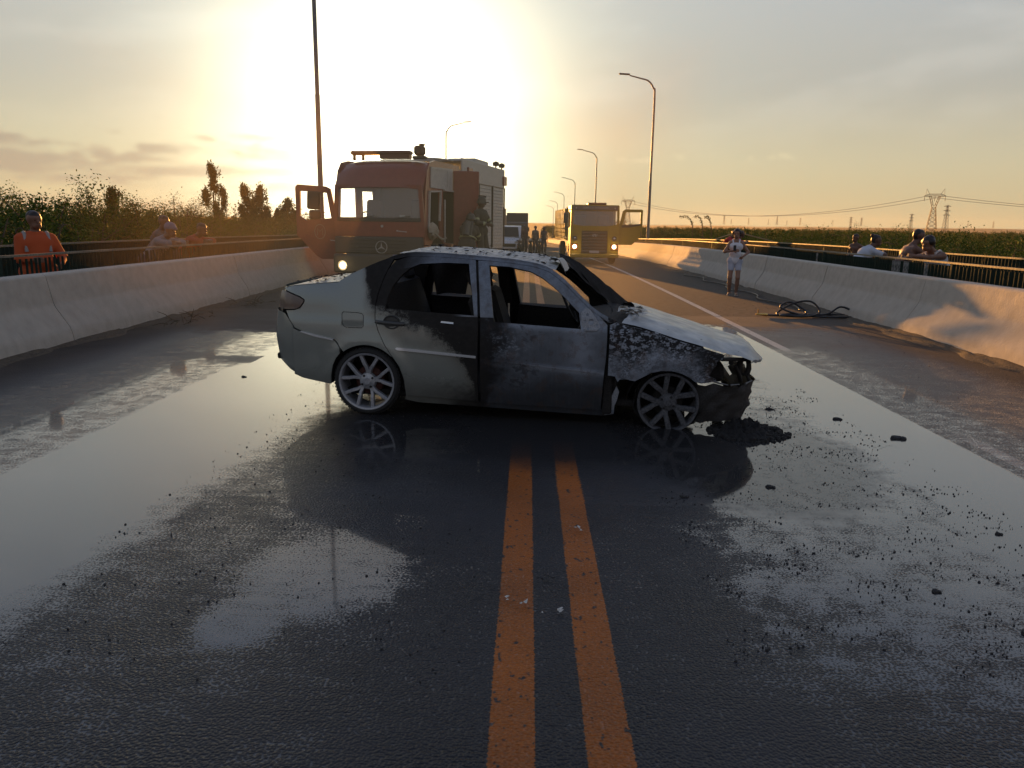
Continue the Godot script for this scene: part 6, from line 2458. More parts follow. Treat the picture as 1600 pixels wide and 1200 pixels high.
func far_lorry(label: String, at: Vector3, cab: Color, key: String, box_h: float, box: Color, boxkey: String, cabin := true) -> void:
	var t := thing("queued_lorry", label, "truck", at, 0.0, "lorries in the stopped queue")
	var b := MB.new()
	if cabin:
		b.prism(Vector3(-1.2, 0, 0), Vector3(0, 0, 1), Vector3(0, 1, 0), Vector3(1, 0, 0), pv([[0.0, 0.4], [0.0, 1.5], [-0.15, 2.7], [-0.4, 2.85], [-2.0, 2.85], [-2.0, 0.5]]), 2.4)
		part("cab", b.done(), mat(key, cab, 0.4), t)
		b = MB.new()
		b.quad(Vector3(-1.08, 1.62, 0.012), Vector3(1.08, 1.62, 0.012), Vector3(1.02, 2.45, -0.09), Vector3(-1.02, 2.45, -0.09), Vector3(0, 0.1, 1))
		part("windscreen", b.done(), M.dark_glass, t)
		b = MB.new()
		b.box(Vector3(0, 0.95, 0.02), Vector3(1.6, 0.5, 0.04), Basis(), 0.02)
		part("grille", b.done(), M.black, t)
		for s in [-1.0, 1.0]:
			b = MB.new()
			b.box(Vector3(s * 1.34, 2.0, -0.2), Vector3(0.2, 0.5, 0.12), Basis(), 0.04)
			part("mirror", b.done(), M.black, t)
	b = MB.new()
	b.box(Vector3(0, 0.9 + box_h * 0.5, -7.0), Vector3(2.56, box_h, 9.4), Basis(), 0.04)
	part("cargo_box", b.done(), mat(boxkey, box, 0.6), t)
	b = MB.new()
	b.box(Vector3(0, 0.75, -6.0), Vector3(2.0, 0.3, 11.0), Basis(), 0.03)
	part("chassis", b.done(), M.cab_dark, t)
	for z in [-1.0, -8.6, -9.9]:
		for s in [-1.0, 1.0]:
			truck_wheel(t, Vector3(s * 1.1, 0.5, z), 0.5, 0.3, s)


func motorbike(label: String, at: Vector3, turn: float, shirt: Color, key: String) -> void:
	var t := thing("motorbike", label, "motorbike", at, turn, "motorbikes waiting ahead of the queue")
	for z in [0.62, -0.66]:
		var b := MB.new()
		b.lathe(Vector3(0.04, 0.3, z), Basis(Vector3(0, 0, -1), Vector3(0, 1, 0), Vector3(1, 0, 0)), [Vector2(0.24, -0.01), Vector2(0.30, -0.01), Vector2(0.31, -0.045), Vector2(0.30, -0.08), Vector2(0.24, -0.08), Vector2(0.24, -0.01)], 20)
		b.tube([Vector3(-0.06, 0.3, z), Vector3(0.06, 0.3, z)], 0.05, 0.05, 8)
		for k in 6:
			var a := TAU * k / 6.0
			b.tube([Vector3(0, 0.3, z), Vector3(0, 0.3 + 0.24 * sin(a), z + 0.24 * cos(a))], 0.01, 0.01, 4, false)
		part("wheel", b.done(), M.rubber, t)
	var b := MB.new()
	b.tube([Vector3(0.07, 0.3, 0.62), Vector3(0.07, 0.95, 0.38)], 0.022, 0.022, 6)
	b.tube([Vector3(-0.07, 0.3, 0.62), Vector3(-0.07, 0.95, 0.38)], 0.022, 0.022, 6)
	b.tube([Vector3(-0.34, 1.04, 0.25), Vector3(0, 0.98, 0.40), Vector3(0.34, 1.04, 0.25)], 0.016, 0.016, 6)
	b.box(Vector3(0, 0.42, 0.0), Vector3(0.26, 0.28, 0.4), Basis(), 0.06)
	b.tube([Vector3(0, 0.8, 0.36), Vector3(0, 0.5, 0.1), Vector3(0, 0.45, -0.3), Vector3(0, 0.75, -0.5)], 0.03, 0.03, 6)
	part("frame", b.done(), M.black, t)
	b = MB.new()
	b.box(Vector3(0, 0.78, 0.12), Vector3(0.26, 0.20, 0.42), Basis(), 0.08)
	part("fuel_tank", b.done(), mat(key, shirt, 0.3), t)
	b = MB.new()
	b.box(Vector3(0, 0.80, -0.38), Vector3(0.24, 0.09, 0.62), Basis(), 0.04)
	part("saddle", b.done(), M.rubber, t)
	b = MB.new()
	b.lathe(Vector3(0, 0.88, 0.50), Basis(), [Vector2(0.09, -0.06), Vector2(0.09, 0.0), Vector2(0.0, 0.04)], 14)
	part("headlight", b.done(), M.pale_steel, t)


func build_traffic() -> void:
	far_car("white van first in the queue, just clear of the fire engine's rear corner", Vector3(-1.35, road_y(-50), -50), Color(0.62, 0.63, 0.66), "car_white", 0.28, "vehicles in the stopped queue")
	far_car("pale car second in the queue behind the white van", Vector3(-1.7, road_y(-64), -64), Color(0.45, 0.42, 0.36), "car_beige", 0.0, "vehicles in the stopped queue")
	far_car("dark car in the queue under the dark lorry", Vector3(-0.9, road_y(-78), -78), Color(0.05, 0.05, 0.055), "car_dark", 0.05, "vehicles in the stopped queue")
	far_lorry("dark box lorry facing the camera in the queue, right of the white van", Vector3(-1.35, road_y(-92), -92), Color(0.09, 0.08, 0.07), "lorry_dark", 3.0, Color(0.10, 0.085, 0.075), "lorry_box_dark")
	far_lorry("tall brown box lorry showing at the fire engine's rear edge", Vector3(-3.7, road_y(-72), -72), Color(0.22, 0.07, 0.04), "lorry_red", 2.9, Color(0.20, 0.09, 0.055), "lorry_box_brown")
	far_lorry("second brown box lorry, smaller, between the tall one and the dark one", Vector3(-4.6, road_y(-112), -112), Color(0.22, 0.08, 0.05), "lorry_red", 3.3, Color(0.17, 0.085, 0.06), "lorry_box_rust")
	motorbike("left motorbike of the group waiting on the centre lines", Vector3(-0.55, road_y(-49), -49), 0.15, Color(0.12, 0.03, 0.03), "tank_red")
	motorbike("middle motorbike of the group waiting on the centre lines", Vector3(0.15, road_y(-50.5), -50.5), -0.1, Color(0.03, 0.03, 0.035), "tank_black")
	motorbike("right motorbike of the group waiting on the centre lines", Vector3(0.75, road_y(-52), -52), 0.05, Color(0.10, 0.10, 0.11), "tank_grey")


# ---------------------------------------------------------------- people
# tapered capsules joined by a smooth minimum, meshed as surface nets
func blend_mesh(b: MB, caps: Array, cell: float, k: float) -> void:
	if caps.is_empty(): return
	var lo := Vector3(1e9, 1e9, 1e9)
	var hi := -lo
	for c in caps:
		var r: float = maxf(c[2], c[3]) + cell * 2.0 + k * 0.3
		var rv := Vector3(r, r, r)
		lo = lo.min((c[0] as Vector3) - rv).min((c[1] as Vector3) - rv)
		hi = hi.max((c[0] as Vector3) + rv).max((c[1] as Vector3) + rv)
	var nx := int((hi.x - lo.x) / cell) + 2
	var ny := int((hi.y - lo.y) / cell) + 2
	var nz := int((hi.z - lo.z) / cell) + 2
	var f := PackedFloat32Array()
	f.resize(nx * ny * nz)
	f.fill(1.0)
	for c in caps:
		var a: Vector3 = c[0]
		var e: Vector3 = c[1]
		var ra: float = c[2]
		var rb: float = c[3]
		var m := maxf(ra, rb) + k + cell * 2.0
		var i0 := maxi(0, int((minf(a.x, e.x) - m - lo.x) / cell))
		var i1 := mini(nx - 1, int((maxf(a.x, e.x) + m - lo.x) / cell) + 1)
		var j0 := maxi(0, int((minf(a.y, e.y) - m - lo.y) / cell))
		var j1 := mini(ny - 1, int((maxf(a.y, e.y) + m - lo.y) / cell) + 1)
		var k0 := maxi(0, int((minf(a.z, e.z) - m - lo.z) / cell))
		var k1 := mini(nz - 1, int((maxf(a.z, e.z) + m - lo.z) / cell) + 1)
		var ab := e - a
		var l2 := maxf(ab.length_squared(), 1e-9)
		for z in range(k0, k1 + 1):
			for y in range(j0, j1 + 1):
				var at := (z * ny + y) * nx
				for x in range(i0, i1 + 1):
					var p := Vector3(lo.x + x * cell, lo.y + y * cell, lo.z + z * cell)
					var h := clampf((p - a).dot(ab) / l2, 0.0, 1.0)
					var d := p.distance_to(a + ab * h) - (ra + (rb - ra) * h)
					var o := f[at + x]
					if d < o + k:
						var q := maxf(k - absf(d - o), 0.0) / k
						f[at + x] = minf(d, o) - q * q * k * 0.25
	var ids := PackedInt32Array()
	ids.resize(nx * ny * nz)
	ids.fill(-1)
	var vs := PackedVector3Array()
	var ns := PackedVector3Array()
	var offs := [0, 1, nx, nx + 1, nx * ny, nx * ny + 1, nx * ny + nx, nx * ny + nx + 1]
	var cr := [Vector3(0, 0, 0), Vector3(1, 0, 0), Vector3(0, 1, 0), Vector3(1, 1, 0), Vector3(0, 0, 1), Vector3(1, 0, 1), Vector3(0, 1, 1), Vector3(1, 1, 1)]
	var eds := [[0, 1], [2, 3], [4, 5], [6, 7], [0, 2], [1, 3], [4, 6], [5, 7], [0, 4], [1, 5], [2, 6], [3, 7]]
	for z in nz - 1:
		for y in ny - 1:
			var at := (z * ny + y) * nx
			for x in nx - 1:
				var i := at + x
				var s := 0
				for q in 8:
					if f[i + offs[q]] < 0.0: s += 1
				if s == 0 or s == 8: continue
				var sum := Vector3()
				var n := 0
				for ed in eds:
					var v0 := f[i + offs[ed[0]]]
					var v1 := f[i + offs[ed[1]]]
					if (v0 < 0.0) != (v1 < 0.0):
						sum += (cr[ed[0]] as Vector3).lerp(cr[ed[1]], v0 / (v0 - v1))
						n += 1
				ids[i] = vs.size()
				vs.append(lo + (Vector3(x, y, z) + sum / n) * cell)
				var g := Vector3()
				for q in 8: g += ((cr[q] as Vector3) - Vector3(0.5, 0.5, 0.5)) * f[i + offs[q]]
				ns.append(g.normalized())
	var st := [1, nx, nx * ny]
	for z in range(1, nz - 1):
		for y in range(1, ny - 1):
			for x in range(1, nx - 1):
				var i := (z * ny + y) * nx + x
				if ids[i] < 0: continue
				for ax in 3:
					var s1: int = st[(ax + 1) % 3]
					var s2: int = st[(ax + 2) % 3]
					if (f[i] < 0.0) == (f[i + st[ax]] < 0.0): continue
					var q := [ids[i], ids[i - s1], ids[i - s1 - s2], ids[i - s2]]
					if q.min() < 0: continue
					b.tri(vs[q[0]], vs[q[1]], vs[q[2]], ns[q[0]], ns[q[1]], ns[q[2]])
					b.tri(vs[q[0]], vs[q[2]], vs[q[3]], ns[q[0]], ns[q[2]], ns[q[3]])


func bend(a: Vector3, c: Vector3, l1: float, l2: float, hint: Vector3) -> Array:
	var d := c - a
	var l := minf(d.length(), (l1 + l2) * 0.999)
	var dir := d.normalized()
	var end := a + dir * l
	var x := (l1 * l1 - l2 * l2 + l * l) / (2.0 * l)
	var h := sqrt(maxf(l1 * l1 - x * x, 0.0))
	var o := (hint - dir * hint.dot(dir)).normalized()
	return [a + dir * x + o * h, end]


func hand_caps(w: Vector3, dir: Vector3, palm_n: Vector3, side: float, curl: float, s: float) -> Array:
	var o := []
	var d := dir.normalized()
	var n := (palm_n - d * palm_n.dot(d)).normalized()
	var t := d.cross(n) * side
	for i in 4:
		var off := t * (0.030 - 0.020 * i) * s
		var k := w + d * 0.085 * s + off
		o.append([w + off * 0.6, k, 0.014 * s, 0.012 * s])
		var len: float = [0.066, 0.074, 0.069, 0.053][i] * s
		var p := k
		var dd := d
		for j in 3:
			dd = dd.rotated(t.normalized() * side, 0.0).lerp(n, curl * 0.55).normalized()
			var q: Vector3 = p + dd * len * [0.45, 0.32, 0.26][j]
			o.append([p, q, (0.0092 - 0.0008 * j) * s, (0.0084 - 0.0008 * j) * s])
			p = q
	var b0 := w + d * 0.025 * s + t * 0.026 * s
	var b1 := b0 + (t * 0.75 + d * 0.75 + n * 0.25).normalized() * 0.042 * s
	var b2 := b1 + (d * 0.9 + t * 0.15 + n * 0.45 * (0.4 + curl)).normalized() * 0.034 * s
	o.append([b0, b1, 0.012 * s, 0.010 * s])
	o.append([b1, b2, 0.010 * s, 0.008 * s])
	return o


var figures := []


func add_figure(called: String, label: String, at: Vector3, turn: float, p: Dictionary, group := "") -> void:
	figures.append({"called": called, "label": label, "at": at, "turn": turn, "p": p, "group": group})


func figure_job(i: int) -> void:
	var p: Dictionary = figures[i].p
	var bulk: float = p.get("bulk", 1.0)
	var cell: float = p.get("cell", 0.016)
	var lean: float = p.get("lean", 0.0)         # forward, radians, from the hip
	var hip_y: float = p.get("hip_y", 0.93)
	var hip := Vector3(0, hip_y, p.get("hip_z", 0.0))
	var up := Vector3(p.get("tilt", 0.0), cos(lean), sin(lean)).normalized()
	var fwd := Vector3(0, -sin(lean), cos(lean))
	var waist := hip + up * 0.17
	var chest := hip + up * 0.38 + fwd * 0.01
	var sh := hip + up * 0.50
	var nb := hip + up * 0.56
	var head := nb + (up + Vector3(0, p.get("chin_up", 0.35), 0)).normalized() * 0.155 + Vector3(0, 0, 0.03)
	var look: Vector3 = (p.get("look", Vector3(0, 0, 1)) as Vector3).normalized()
	var right := Vector3(1, 0, 0)
	var body := []
	var torso := [[hip - right * 0.085, hip + right * 0.085, 0.112 * bulk, 0.112 * bulk], [hip, waist, 0.115 * bulk, 0.105 * bulk], [waist - right * 0.05, waist + right * 0.05, 0.100 * bulk, 0.100 * bulk], [waist + fwd * 0.01, chest, 0.105 * bulk, 0.11 * bulk], [chest - right * 0.075, chest + right * 0.075, 0.108 * bulk, 0.108 * bulk], [nb - up * 0.055, sh + right * 0.135 * sqrt(bulk) - up * 0.03, 0.070, 0.066], [nb - up * 0.055, sh - right * 0.135 * sqrt(bulk) - up * 0.03, 0.070, 0.066]]
	if p.get("belly", 0.0) > 0.0: torso.append([waist + fwd * 0.06, waist + up * 0.1 + fwd * 0.05, 0.13 * bulk, 0.11 * bulk])
	body.append_array(torso)
	body.append([nb - up * 0.04, head - up * 0.02, 0.056 * sqrt(bulk), 0.052])
	var arms := []
	var sleeves := []
	var legs := []
	var trousers := []
	var shoes := []
	var hands := []
	for s in [1.0, -1.0]:
		var so: Vector3 = sh + right * s * 0.165 * sqrt(bulk) - up * 0.035
		var target: Vector3 = p.get("hl" if s > 0 else "hr", Vector3(s * 0.26, 0.84, 0.06))
		var hint: Vector3 = p.get("el" if s > 0 else "er", Vector3(s * 0.5, -0.2, -1.0))
		var q := bend(so, target, 0.285, 0.255, hint)
		var el: Vector3 = q[0]
		var wr: Vector3 = q[1]
		arms.append([so, el, 0.050 * sqrt(bulk), 0.040 * sqrt(bulk)])
		arms.append([el, wr, 0.040 * sqrt(bulk), 0.027])
		var sl: float = p.get("sleeve", 0.55)
		if sl > 0.0:
			sleeves.append([so, so.lerp(el, minf(sl, 1.0)), 0.064 * sqrt(bulk), 0.056 * sqrt(bulk)])
			if sl > 1.0: sleeves.append([el, el.lerp(wr, sl - 1.0), 0.055 * sqrt(bulk), 0.042])
		var hd: Vector3 = p.get("hdl" if s > 0 else "hdr", (wr - el).normalized())
		var pn: Vector3 = p.get("pnl" if s > 0 else "pnr", Vector3(-s, 0, 0))
		hands.append_array(hand_caps(wr, hd, pn, s, p.get("curl", 0.35), 1.0))
		var ft: Vector3 = p.get("fl" if s > 0 else "fr", Vector3(s * 0.10, 0.08, 0.0))
		var kn := bend(hip + right * s * 0.09 - Vector3(0, 0.03, 0), ft, 0.43, 0.42, p.get("kl" if s > 0 else "kr", Vector3(s * 0.1, 0, 1.0)))
		legs.append([hip + right * s * 0.09, kn[0], 0.088 * bulk, 0.058])
		legs.append([kn[0], kn[1], 0.056, 0.038])
		var calf: Vector3 = (kn[0] as Vector3).lerp(kn[1], 0.3) + Vector3(0, 0, -0.012)
		legs.append([calf, calf + Vector3(0, -0.06, 0), 0.055, 0.05])
		legs.append([(kn[1] as Vector3) + Vector3(0, -0.03, -0.02), (kn[1] as Vector3) + Vector3(s * 0.02, -0.045, 0.14), 0.036, 0.030])
		var tl: float = p.get("trouser", 1.9)
		if tl > 0.0:
			trousers.append([hip + right * s * 0.09, (hip + right * s * 0.09).lerp(kn[0], minf(tl, 1.0)), 0.104 * bulk, 0.082])
			if tl > 1.0: trousers.append([kn[0], (kn[0] as Vector3).lerp(kn[1], minf(tl - 1.0, 0.95)), 0.078, 0.068])
		if p.get("shoes", true):
			shoes.append([(kn[1] as Vector3) + Vector3(0, -0.025, -0.03), (kn[1] as Vector3) + Vector3(s * 0.02, -0.04, 0.16), 0.046, 0.038])
	body.append_array(arms)
	body.append_array(legs)
	var out := {}
	var b := MB.new()
	blend_mesh(b, body, cell, 0.03)
	blend_mesh(b, hands, 0.006 if cell < 0.02 else 0.010, 0.008)
	# head: skull, jaw, nose, ears, on its own finer grid
	var rt := Vector3.UP.cross(look).normalized()
	var hu := look.cross(rt).normalized()
	var h := [[head + hu * 0.035 - look * 0.015, head + hu * 0.03 + look * 0.01, 0.092, 0.088], [head + hu * 0.03, head - hu * 0.03 + look * 0.02, 0.082, 0.072], [head - hu * 0.07 + look * 0.045 - rt * 0.02, head - hu * 0.07 + look * 0.045 + rt * 0.02, 0.045, 0.045], [head + hu * 0.01 + look * 0.092, head - hu * 0.022 + look * 0.112, 0.010, 0.016], [head - hu * 0.058 + look * 0.085 - rt * 0.018, head - hu * 0.058 + look * 0.085 + rt * 0.018, 0.011, 0.011], [head + hu * 0.035 + look * 0.075 - rt * 0.03, head + hu * 0.035 + look * 0.075 + rt * 0.03, 0.018, 0.018], [head - hu * 0.06, nb, 0.06, 0.055]]
	for s in [1.0, -1.0]:
		h.append([head + rt * s * 0.083 + hu * 0.02 - look * 0.005, head + rt * s * 0.085 - hu * 0.02, 0.016, 0.012])
	blend_mesh(b, h, 0.007 if cell < 0.02 else 0.012, 0.016)
	out["body"] = b
	b = MB.new()
	for s in [1.0, -1.0]:
		b.lathe(head + rt * s * 0.032 + hu * 0.014 + look * 0.083, Basis(rt, hu, look), [Vector2(0.013, 0.0), Vector2(0.010, 0.006), Vector2(0.0, 0.009)], 10)
	out["eyes"] = b
	var hair := [[head + hu * 0.055 - look * 0.025, head + hu * 0.055 + look * 0.010, 0.088, 0.080], [head + hu * 0.01 - look * 0.05, head - hu * 0.03 - look * 0.045, 0.068, 0.055]]
	match p.get("hair", "short"):
		"bun": hair.append([head + hu * 0.11 - look * 0.085, head + hu * 0.12 - look * 0.10, 0.040, 0.040])
		"tied":
			hair.append([head + rt * 0.06 + hu * 0.03, head - rt * 0.06 + hu * 0.03, 0.062, 0.062])
			hair.append([head - look * 0.10, head - look * 0.11 - hu * 0.12, 0.04, 0.025])
	b = MB.new()
	blend_mesh(b, hair, 0.008 if cell < 0.02 else 0.014, 0.02)
	out["hair"] = b
	if p.has("cap"):
		b = MB.new()
		blend_mesh(b, [[head + hu * 0.06 - look * 0.02, head + hu * 0.06 + look * 0.01, 0.100, 0.092], [head + hu * 0.055 + look * 0.09, head + hu * 0.045 + look * 0.15, 0.04, 0.02], [head - look * 0.06 - hu * 0.03, head - look * 0.05 - hu * 0.09, 0.065, 0.06]], 0.010, 0.02)
		out["cap"] = b
	if p.has("helmet"):
		b = MB.new()
		b.lathe(head + hu * 0.02, Basis(rt, look, hu), [Vector2(0.138, -0.03), Vector2(0.132, -0.005), Vector2(0.122, 0.03), Vector2(0.112, 0.09), Vector2(0.075, 0.14), Vector2(0.0, 0.158)], 20)
		b.box(head + hu * 0.03 + look * 0.15, Vector3(0.16, 0.02, 0.10), Basis(rt, hu, look), 0.008)
		b.box(head + hu * 0.17, Vector3(0.03, 0.05, 0.22), Basis(rt, hu, look), 0.01)
		b.quad(head + rt * 0.12 - hu * 0.03 - look * 0.05, head - rt * 0.12 - hu * 0.03 - look * 0.05, head - rt * 0.11 - hu * 0.16 - look * 0.11, head + rt * 0.11 - hu * 0.16 - look * 0.11, -look)
		out["helmet"] = b
	if p.has("shirt"):
		var c := []
		for e in torso: c.append([e[0], e[1], e[2] + 0.013, e[3] + 0.013])
		if p.get("crop", false): c = c.slice(2)
		elif p.get("tank", false): c = c.slice(0, 5)
		c.append_array(sleeves)
		b = MB.new()
		blend_mesh(b, c, cell, 0.035)
		if p.get("tank", false):
			for s in [1.0, -1.0]:
				b.tube([chest + right * s * 0.07 + fwd * 0.11, sh + right * s * 0.085 + up * 0.065 + fwd * 0.03, sh + right * s * 0.085 + up * 0.02 - fwd * 0.07, chest + right * s * 0.07 - fwd * 0.11], 0.022, 0.022, 8)
		out["shirt"] = b
	if p.has("bottom"):
		b = MB.new()
		var c := [[hip - right * 0.085, hip + right * 0.085, 0.126 * bulk, 0.126 * bulk], [hip, waist - up * 0.04, 0.128 * bulk, 0.118 * bulk]]
		c.append_array(trousers)
		blend_mesh(b, c, cell, 0.03)
		out["trousers" if p.get("trouser", 1.9) > 1.0 else "shorts"] = b
	if not shoes.is_empty():
		b = MB.new()
		blend_mesh(b, shoes, cell, 0.02)
		out["shoes"] = b
	if p.get("bands", false):
		b = MB.new()
		var rings := [[arms[0][0], arms[0][1], 0.72, 0.066], [arms[2][0], arms[2][1], 0.72, 0.066], [arms[1][0], arms[1][1], 0.75, 0.052], [arms[3][0], arms[3][1], 0.75, 0.052], [legs[1][0], legs[1][1], 0.55, 0.078], [legs[5][0], legs[5][1], 0.55, 0.078]]
		for e in rings:
			var a: Vector3 = e[0]
			var z: Vector3 = e[1]
			var c := a.lerp(z, e[2])
			var d := (z - a).normalized() * 0.028
			b.tube([c - d, c + d], e[3] * sqrt(bulk), e[3] * sqrt(bulk), 14, false)
		var wr := []
		for k in 25:
			var an := TAU * k / 24.0
			wr.append(waist + right * cos(an) * 0.185 * bulk + fwd * sin(an) * 0.145 * bulk)
		b.tube(wr, 0.018, 0.018, 6, false)
		out["reflective_bands"] = b
	if p.get("straps", false):
		for s in [1.0, -1.0]:
			b = MB.new()
			var c: Vector3 = sh + right * s * 0.105 * bulk - up * 0.01
			b.tube(smooth_path([c - up * 0.20 + fwd * 0.135, c - up * 0.05 + fwd * 0.105, c + up * 0.060 + fwd * 0.01, c - up * 0.05 - fwd * 0.10], 4), 0.028, 0.028, 8)
			out["shoulder_strap" if s > 0.0 else "shoulder_strap_001"] = b
	if p.get("phone", false):
		b = MB.new()
		var hnd: Vector3 = p.hr
		b.box(hnd + Vector3(0.02, 0.075, 0.03), Vector3(0.072, 0.15, 0.010), Basis(right, -0.3), 0.004)
		out["phone"] = b
	if p.get("tank_pack", false):
		b = MB.new()
		b.tube([chest - fwd * 0.22 - up * 0.22, chest - fwd * 0.22 + up * 0.16], 0.085, 0.085, 14)
		b.box(chest - fwd * 0.14, Vector3(0.26, 0.44, 0.05), Basis(right, up, fwd), 0.02)
		b.tube(smooth_path([chest - fwd * 0.2 + up * 0.18, chest + right * 0.2 + up * 0.2, chest + right * 0.12 + fwd * 0.15], 4), 0.02, 0.02, 6)
		out["air_pack"] = b
	rows_out[i] = out


func build_people() -> void:
	var skin := Color(0.17, 0.085, 0.052)
	var brown := Color(0.105, 0.052, 0.033)
	var hair := Color(0.012, 0.009, 0.008)
	var lf := Vector3(0.13, 0.08, 0.0)
	var walk := -0.12
	# left footway
	add_figure("person", "stout person in orange coverall with grey shoulder straps behind the left railing", Vector3(-6.95, -0.20, -10.9), deg_to_rad(42), {"bulk": 1.34, "belly": 1.0, "skin": skin, "shirt": Color(0.42, 0.075, 0.018), "bottom": Color(0.40, 0.07, 0.018), "sleeve": 1.9, "straps": true, "look": Vector3(0.35, -0.05, 1), "hl": Vector3(0.24, 1.06, 0.28), "hr": Vector3(-0.10, 1.12, 0.30), "el": Vector3(0.6, -0.6, -0.7), "er": Vector3(-0.6, -0.6, -0.7), "cell": 0.014, "curl": 0.8})
	var lean_p := {"lean": 0.78, "hip_z": -0.36, "hip_y": 0.88, "skin": skin, "hl": Vector3(-0.06, 1.19, 0.30), "hr": Vector3(0.02, 1.19, 0.26), "el": Vector3(1, -0.1, 0.5), "er": Vector3(-1, -0.1, 0.5), "fl": Vector3(0.1, 0.08, -0.35), "fr": Vector3(-0.1, 0.08, -0.3), "curl": 0.6}
	var q := lean_p.duplicate()
	q.merge({"shirt": Color(0.17, 0.18, 0.19), "bottom": Color(0.06, 0.06, 0.08), "cap": true, "sleeve": 1.4, "look": Vector3(-0.25, -0.1, 1)}, true)
	add_figure("person", "person in grey shirt and blue-grey cap leaning on the left railing", Vector3(-6.72, walk, -14.3), deg_to_rad(80), q)
	q = lean_p.duplicate()
	q.merge({"shirt": Color(0.10, 0.09, 0.085), "bottom": Color(0.05, 0.05, 0.06), "skin": brown, "lean": 0.4, "look": Vector3(-0.6, 0, 1)}, true)
	add_figure("person", "dark-haired person half hidden behind the one in the cap at the left railing", Vector3(-6.95, walk, -15.0), deg_to_rad(95), q)
	q = lean_p.duplicate()
	q.merge({"shirt": Color(0.26, 0.045, 0.03), "bottom": Color(0.07, 0.06, 0.07), "skin": brown, "sleeve": 1.2, "look": Vector3(-0.15, -0.05, 1), "bulk": 1.08}, true)
	add_figure("person", "person in red shirt resting both forearms on the left railing", Vector3(-6.74, walk, -15.75), deg_to_rad(78), q)
	# on the road
	add_figure("person", "person in white top and pale shorts standing on the right shoulder holding a phone", Vector3(4.60, 0.0, -17.4), deg_to_rad(-12), {"scale": 0.825, "bulk": 0.95, "skin": Color(0.24, 0.13, 0.085), "shirt": Color(0.62, 0.62, 0.66), "tank": true, "sleeve": 0.0, "bottom": Color(0.40, 0.43, 0.52), "trouser": 0.5, "hair": "tied", "hr": Vector3(-0.06, 1.20, 0.24), "er": Vector3(-1, -0.8, 0.1), "hl": Vector3(0.20, 1.06, 0.20), "el": Vector3(1, -0.5, -0.6), "look": Vector3(-0.15, -0.12, 1), "phone": true, "shoes": false, "fl": Vector3(0.08, 0.08, 0.04), "fr": Vector3(-0.10, 0.08, 0.0), "cell": 0.013, "curl": 0.7, "sandals": true})
	# right footway
	var back := {"lean": 0.72, "hip_z": -0.3, "hip_y": 0.88, "skin": brown, "hl": Vector3(0.08, 1.18, 0.36), "hr": Vector3(-0.08, 1.18, 0.34), "el": Vector3(1, -0.3, 0), "er": Vector3(-1, -0.3, 0), "fl": Vector3(0.1, 0.08, -0.28), "fr": Vector3(-0.1, 0.08, -0.25)}
	q = back.duplicate()
	q.merge({"shirt": Color(0.36, 0.04, 0.035), "bottom": Color(0.06, 0.06, 0.08), "look": Vector3(-0.5, 0, 1)}, true)
	add_figure("person", "left of two people in red shirts behind the right railing", Vector3(7.30, road_y(-28.0) - 0.12, -28.6), deg_to_rad(60), q)
	q = back.duplicate()
	q.merge({"shirt": Color(0.40, 0.05, 0.04), "bottom": Color(0.05, 0.05, 0.06), "look": Vector3(0.2, 0, 1), "bulk": 1.05}, true)
	add_figure("person", "right of two people in red shirts behind the right railing", Vector3(7.35, road_y(-28.0) - 0.14, -27.8), deg_to_rad(100), q)
	q = back.duplicate()
	q.merge({"shirt": Color(0.46, 0.50, 0.58), "bottom": Color(0.08, 0.08, 0.12), "hair": "bun", "sleeve": 0.7, "bulk": 1.12, "scale": 0.96}, true)
	add_figure("person", "person with hair bun and pale striped shirt seen from behind on the right footway", Vector3(7.15, -0.12, -16.6), deg_to_rad(95), q)
	add_figure("person", "small child with one arm round the person in the pale striped shirt", Vector3(7.05, 0.22, -17.0), deg_to_rad(-50), {"scale": 0.66, "skin": brown, "bulk": 0.9, "bottom": Color(0.2, 0.2, 0.22), "trouser": 0.6, "hl": Vector3(0.42, 1.28, 0.15), "hr": Vector3(-0.2, 1.0, 0.1), "look": Vector3(-0.3, 0, 1)})
	q = back.duplicate()
	q.merge({"bottom": Color(0.10, 0.03, 0.03), "trouser": 0.9, "bulk": 1.12, "lean": 0.50, "skin": Color(0.125, 0.06, 0.04)}, true)
	add_figure("person", "bare-backed person looking out over the scrub on the right footway", Vector3(7.25, -0.14, -14.8), deg_to_rad(92), q)
	add_figure("person", "person in white vest leaning on the right railing with folded forearms", Vector3(6.74, -0.12, -13.1), deg_to_rad(-62), {"lean": 0.78, "hip_z": -0.34, "hip_y": 0.87, "skin": skin, "shirt": Color(0.50, 0.49, 0.48), "tank": true, "sleeve": 0.0, "bottom": Color(0.16, 0.20, 0.30), "hl": Vector3(-0.14, 1.19, 0.30), "hr": Vector3(-0.34, 1.16, 0.30), "el": Vector3(1, -0.1, 0.6), "er": Vector3(-1, -0.3, 0.2), "look": Vector3(-0.1, -0.2, 1), "fl": Vector3(0.1, 0.08, -0.3), "fr": Vector3(-0.1, 0.08, -0.28), "hair": "tied", "curl": 0.6, "cell": 0.014})
	# firefighters at the engine's right flank
	var kit := Color(0.055, 0.05, 0.038)
	add_figure("firefighter", "firefighter in dark kit and helmet standing on the fire engine's side step", Vector3(-1.28, 0.38, -20.9), deg_to_rad(55), {"bulk": 1.18, "skin": brown, "shirt": kit, "bottom": kit, "sleeve": 1.95, "helmet": true, "bands": true, "look": Vector3(0.6, -0.1, 1), "hl": Vector3(0.16, 1.06, 0.26), "hr": Vector3(-0.10, 1.10, 0.28), "el": Vector3(1, -0.4, -0.6), "er": Vector3(-1, -0.4, -0.6), "cell": 0.016})
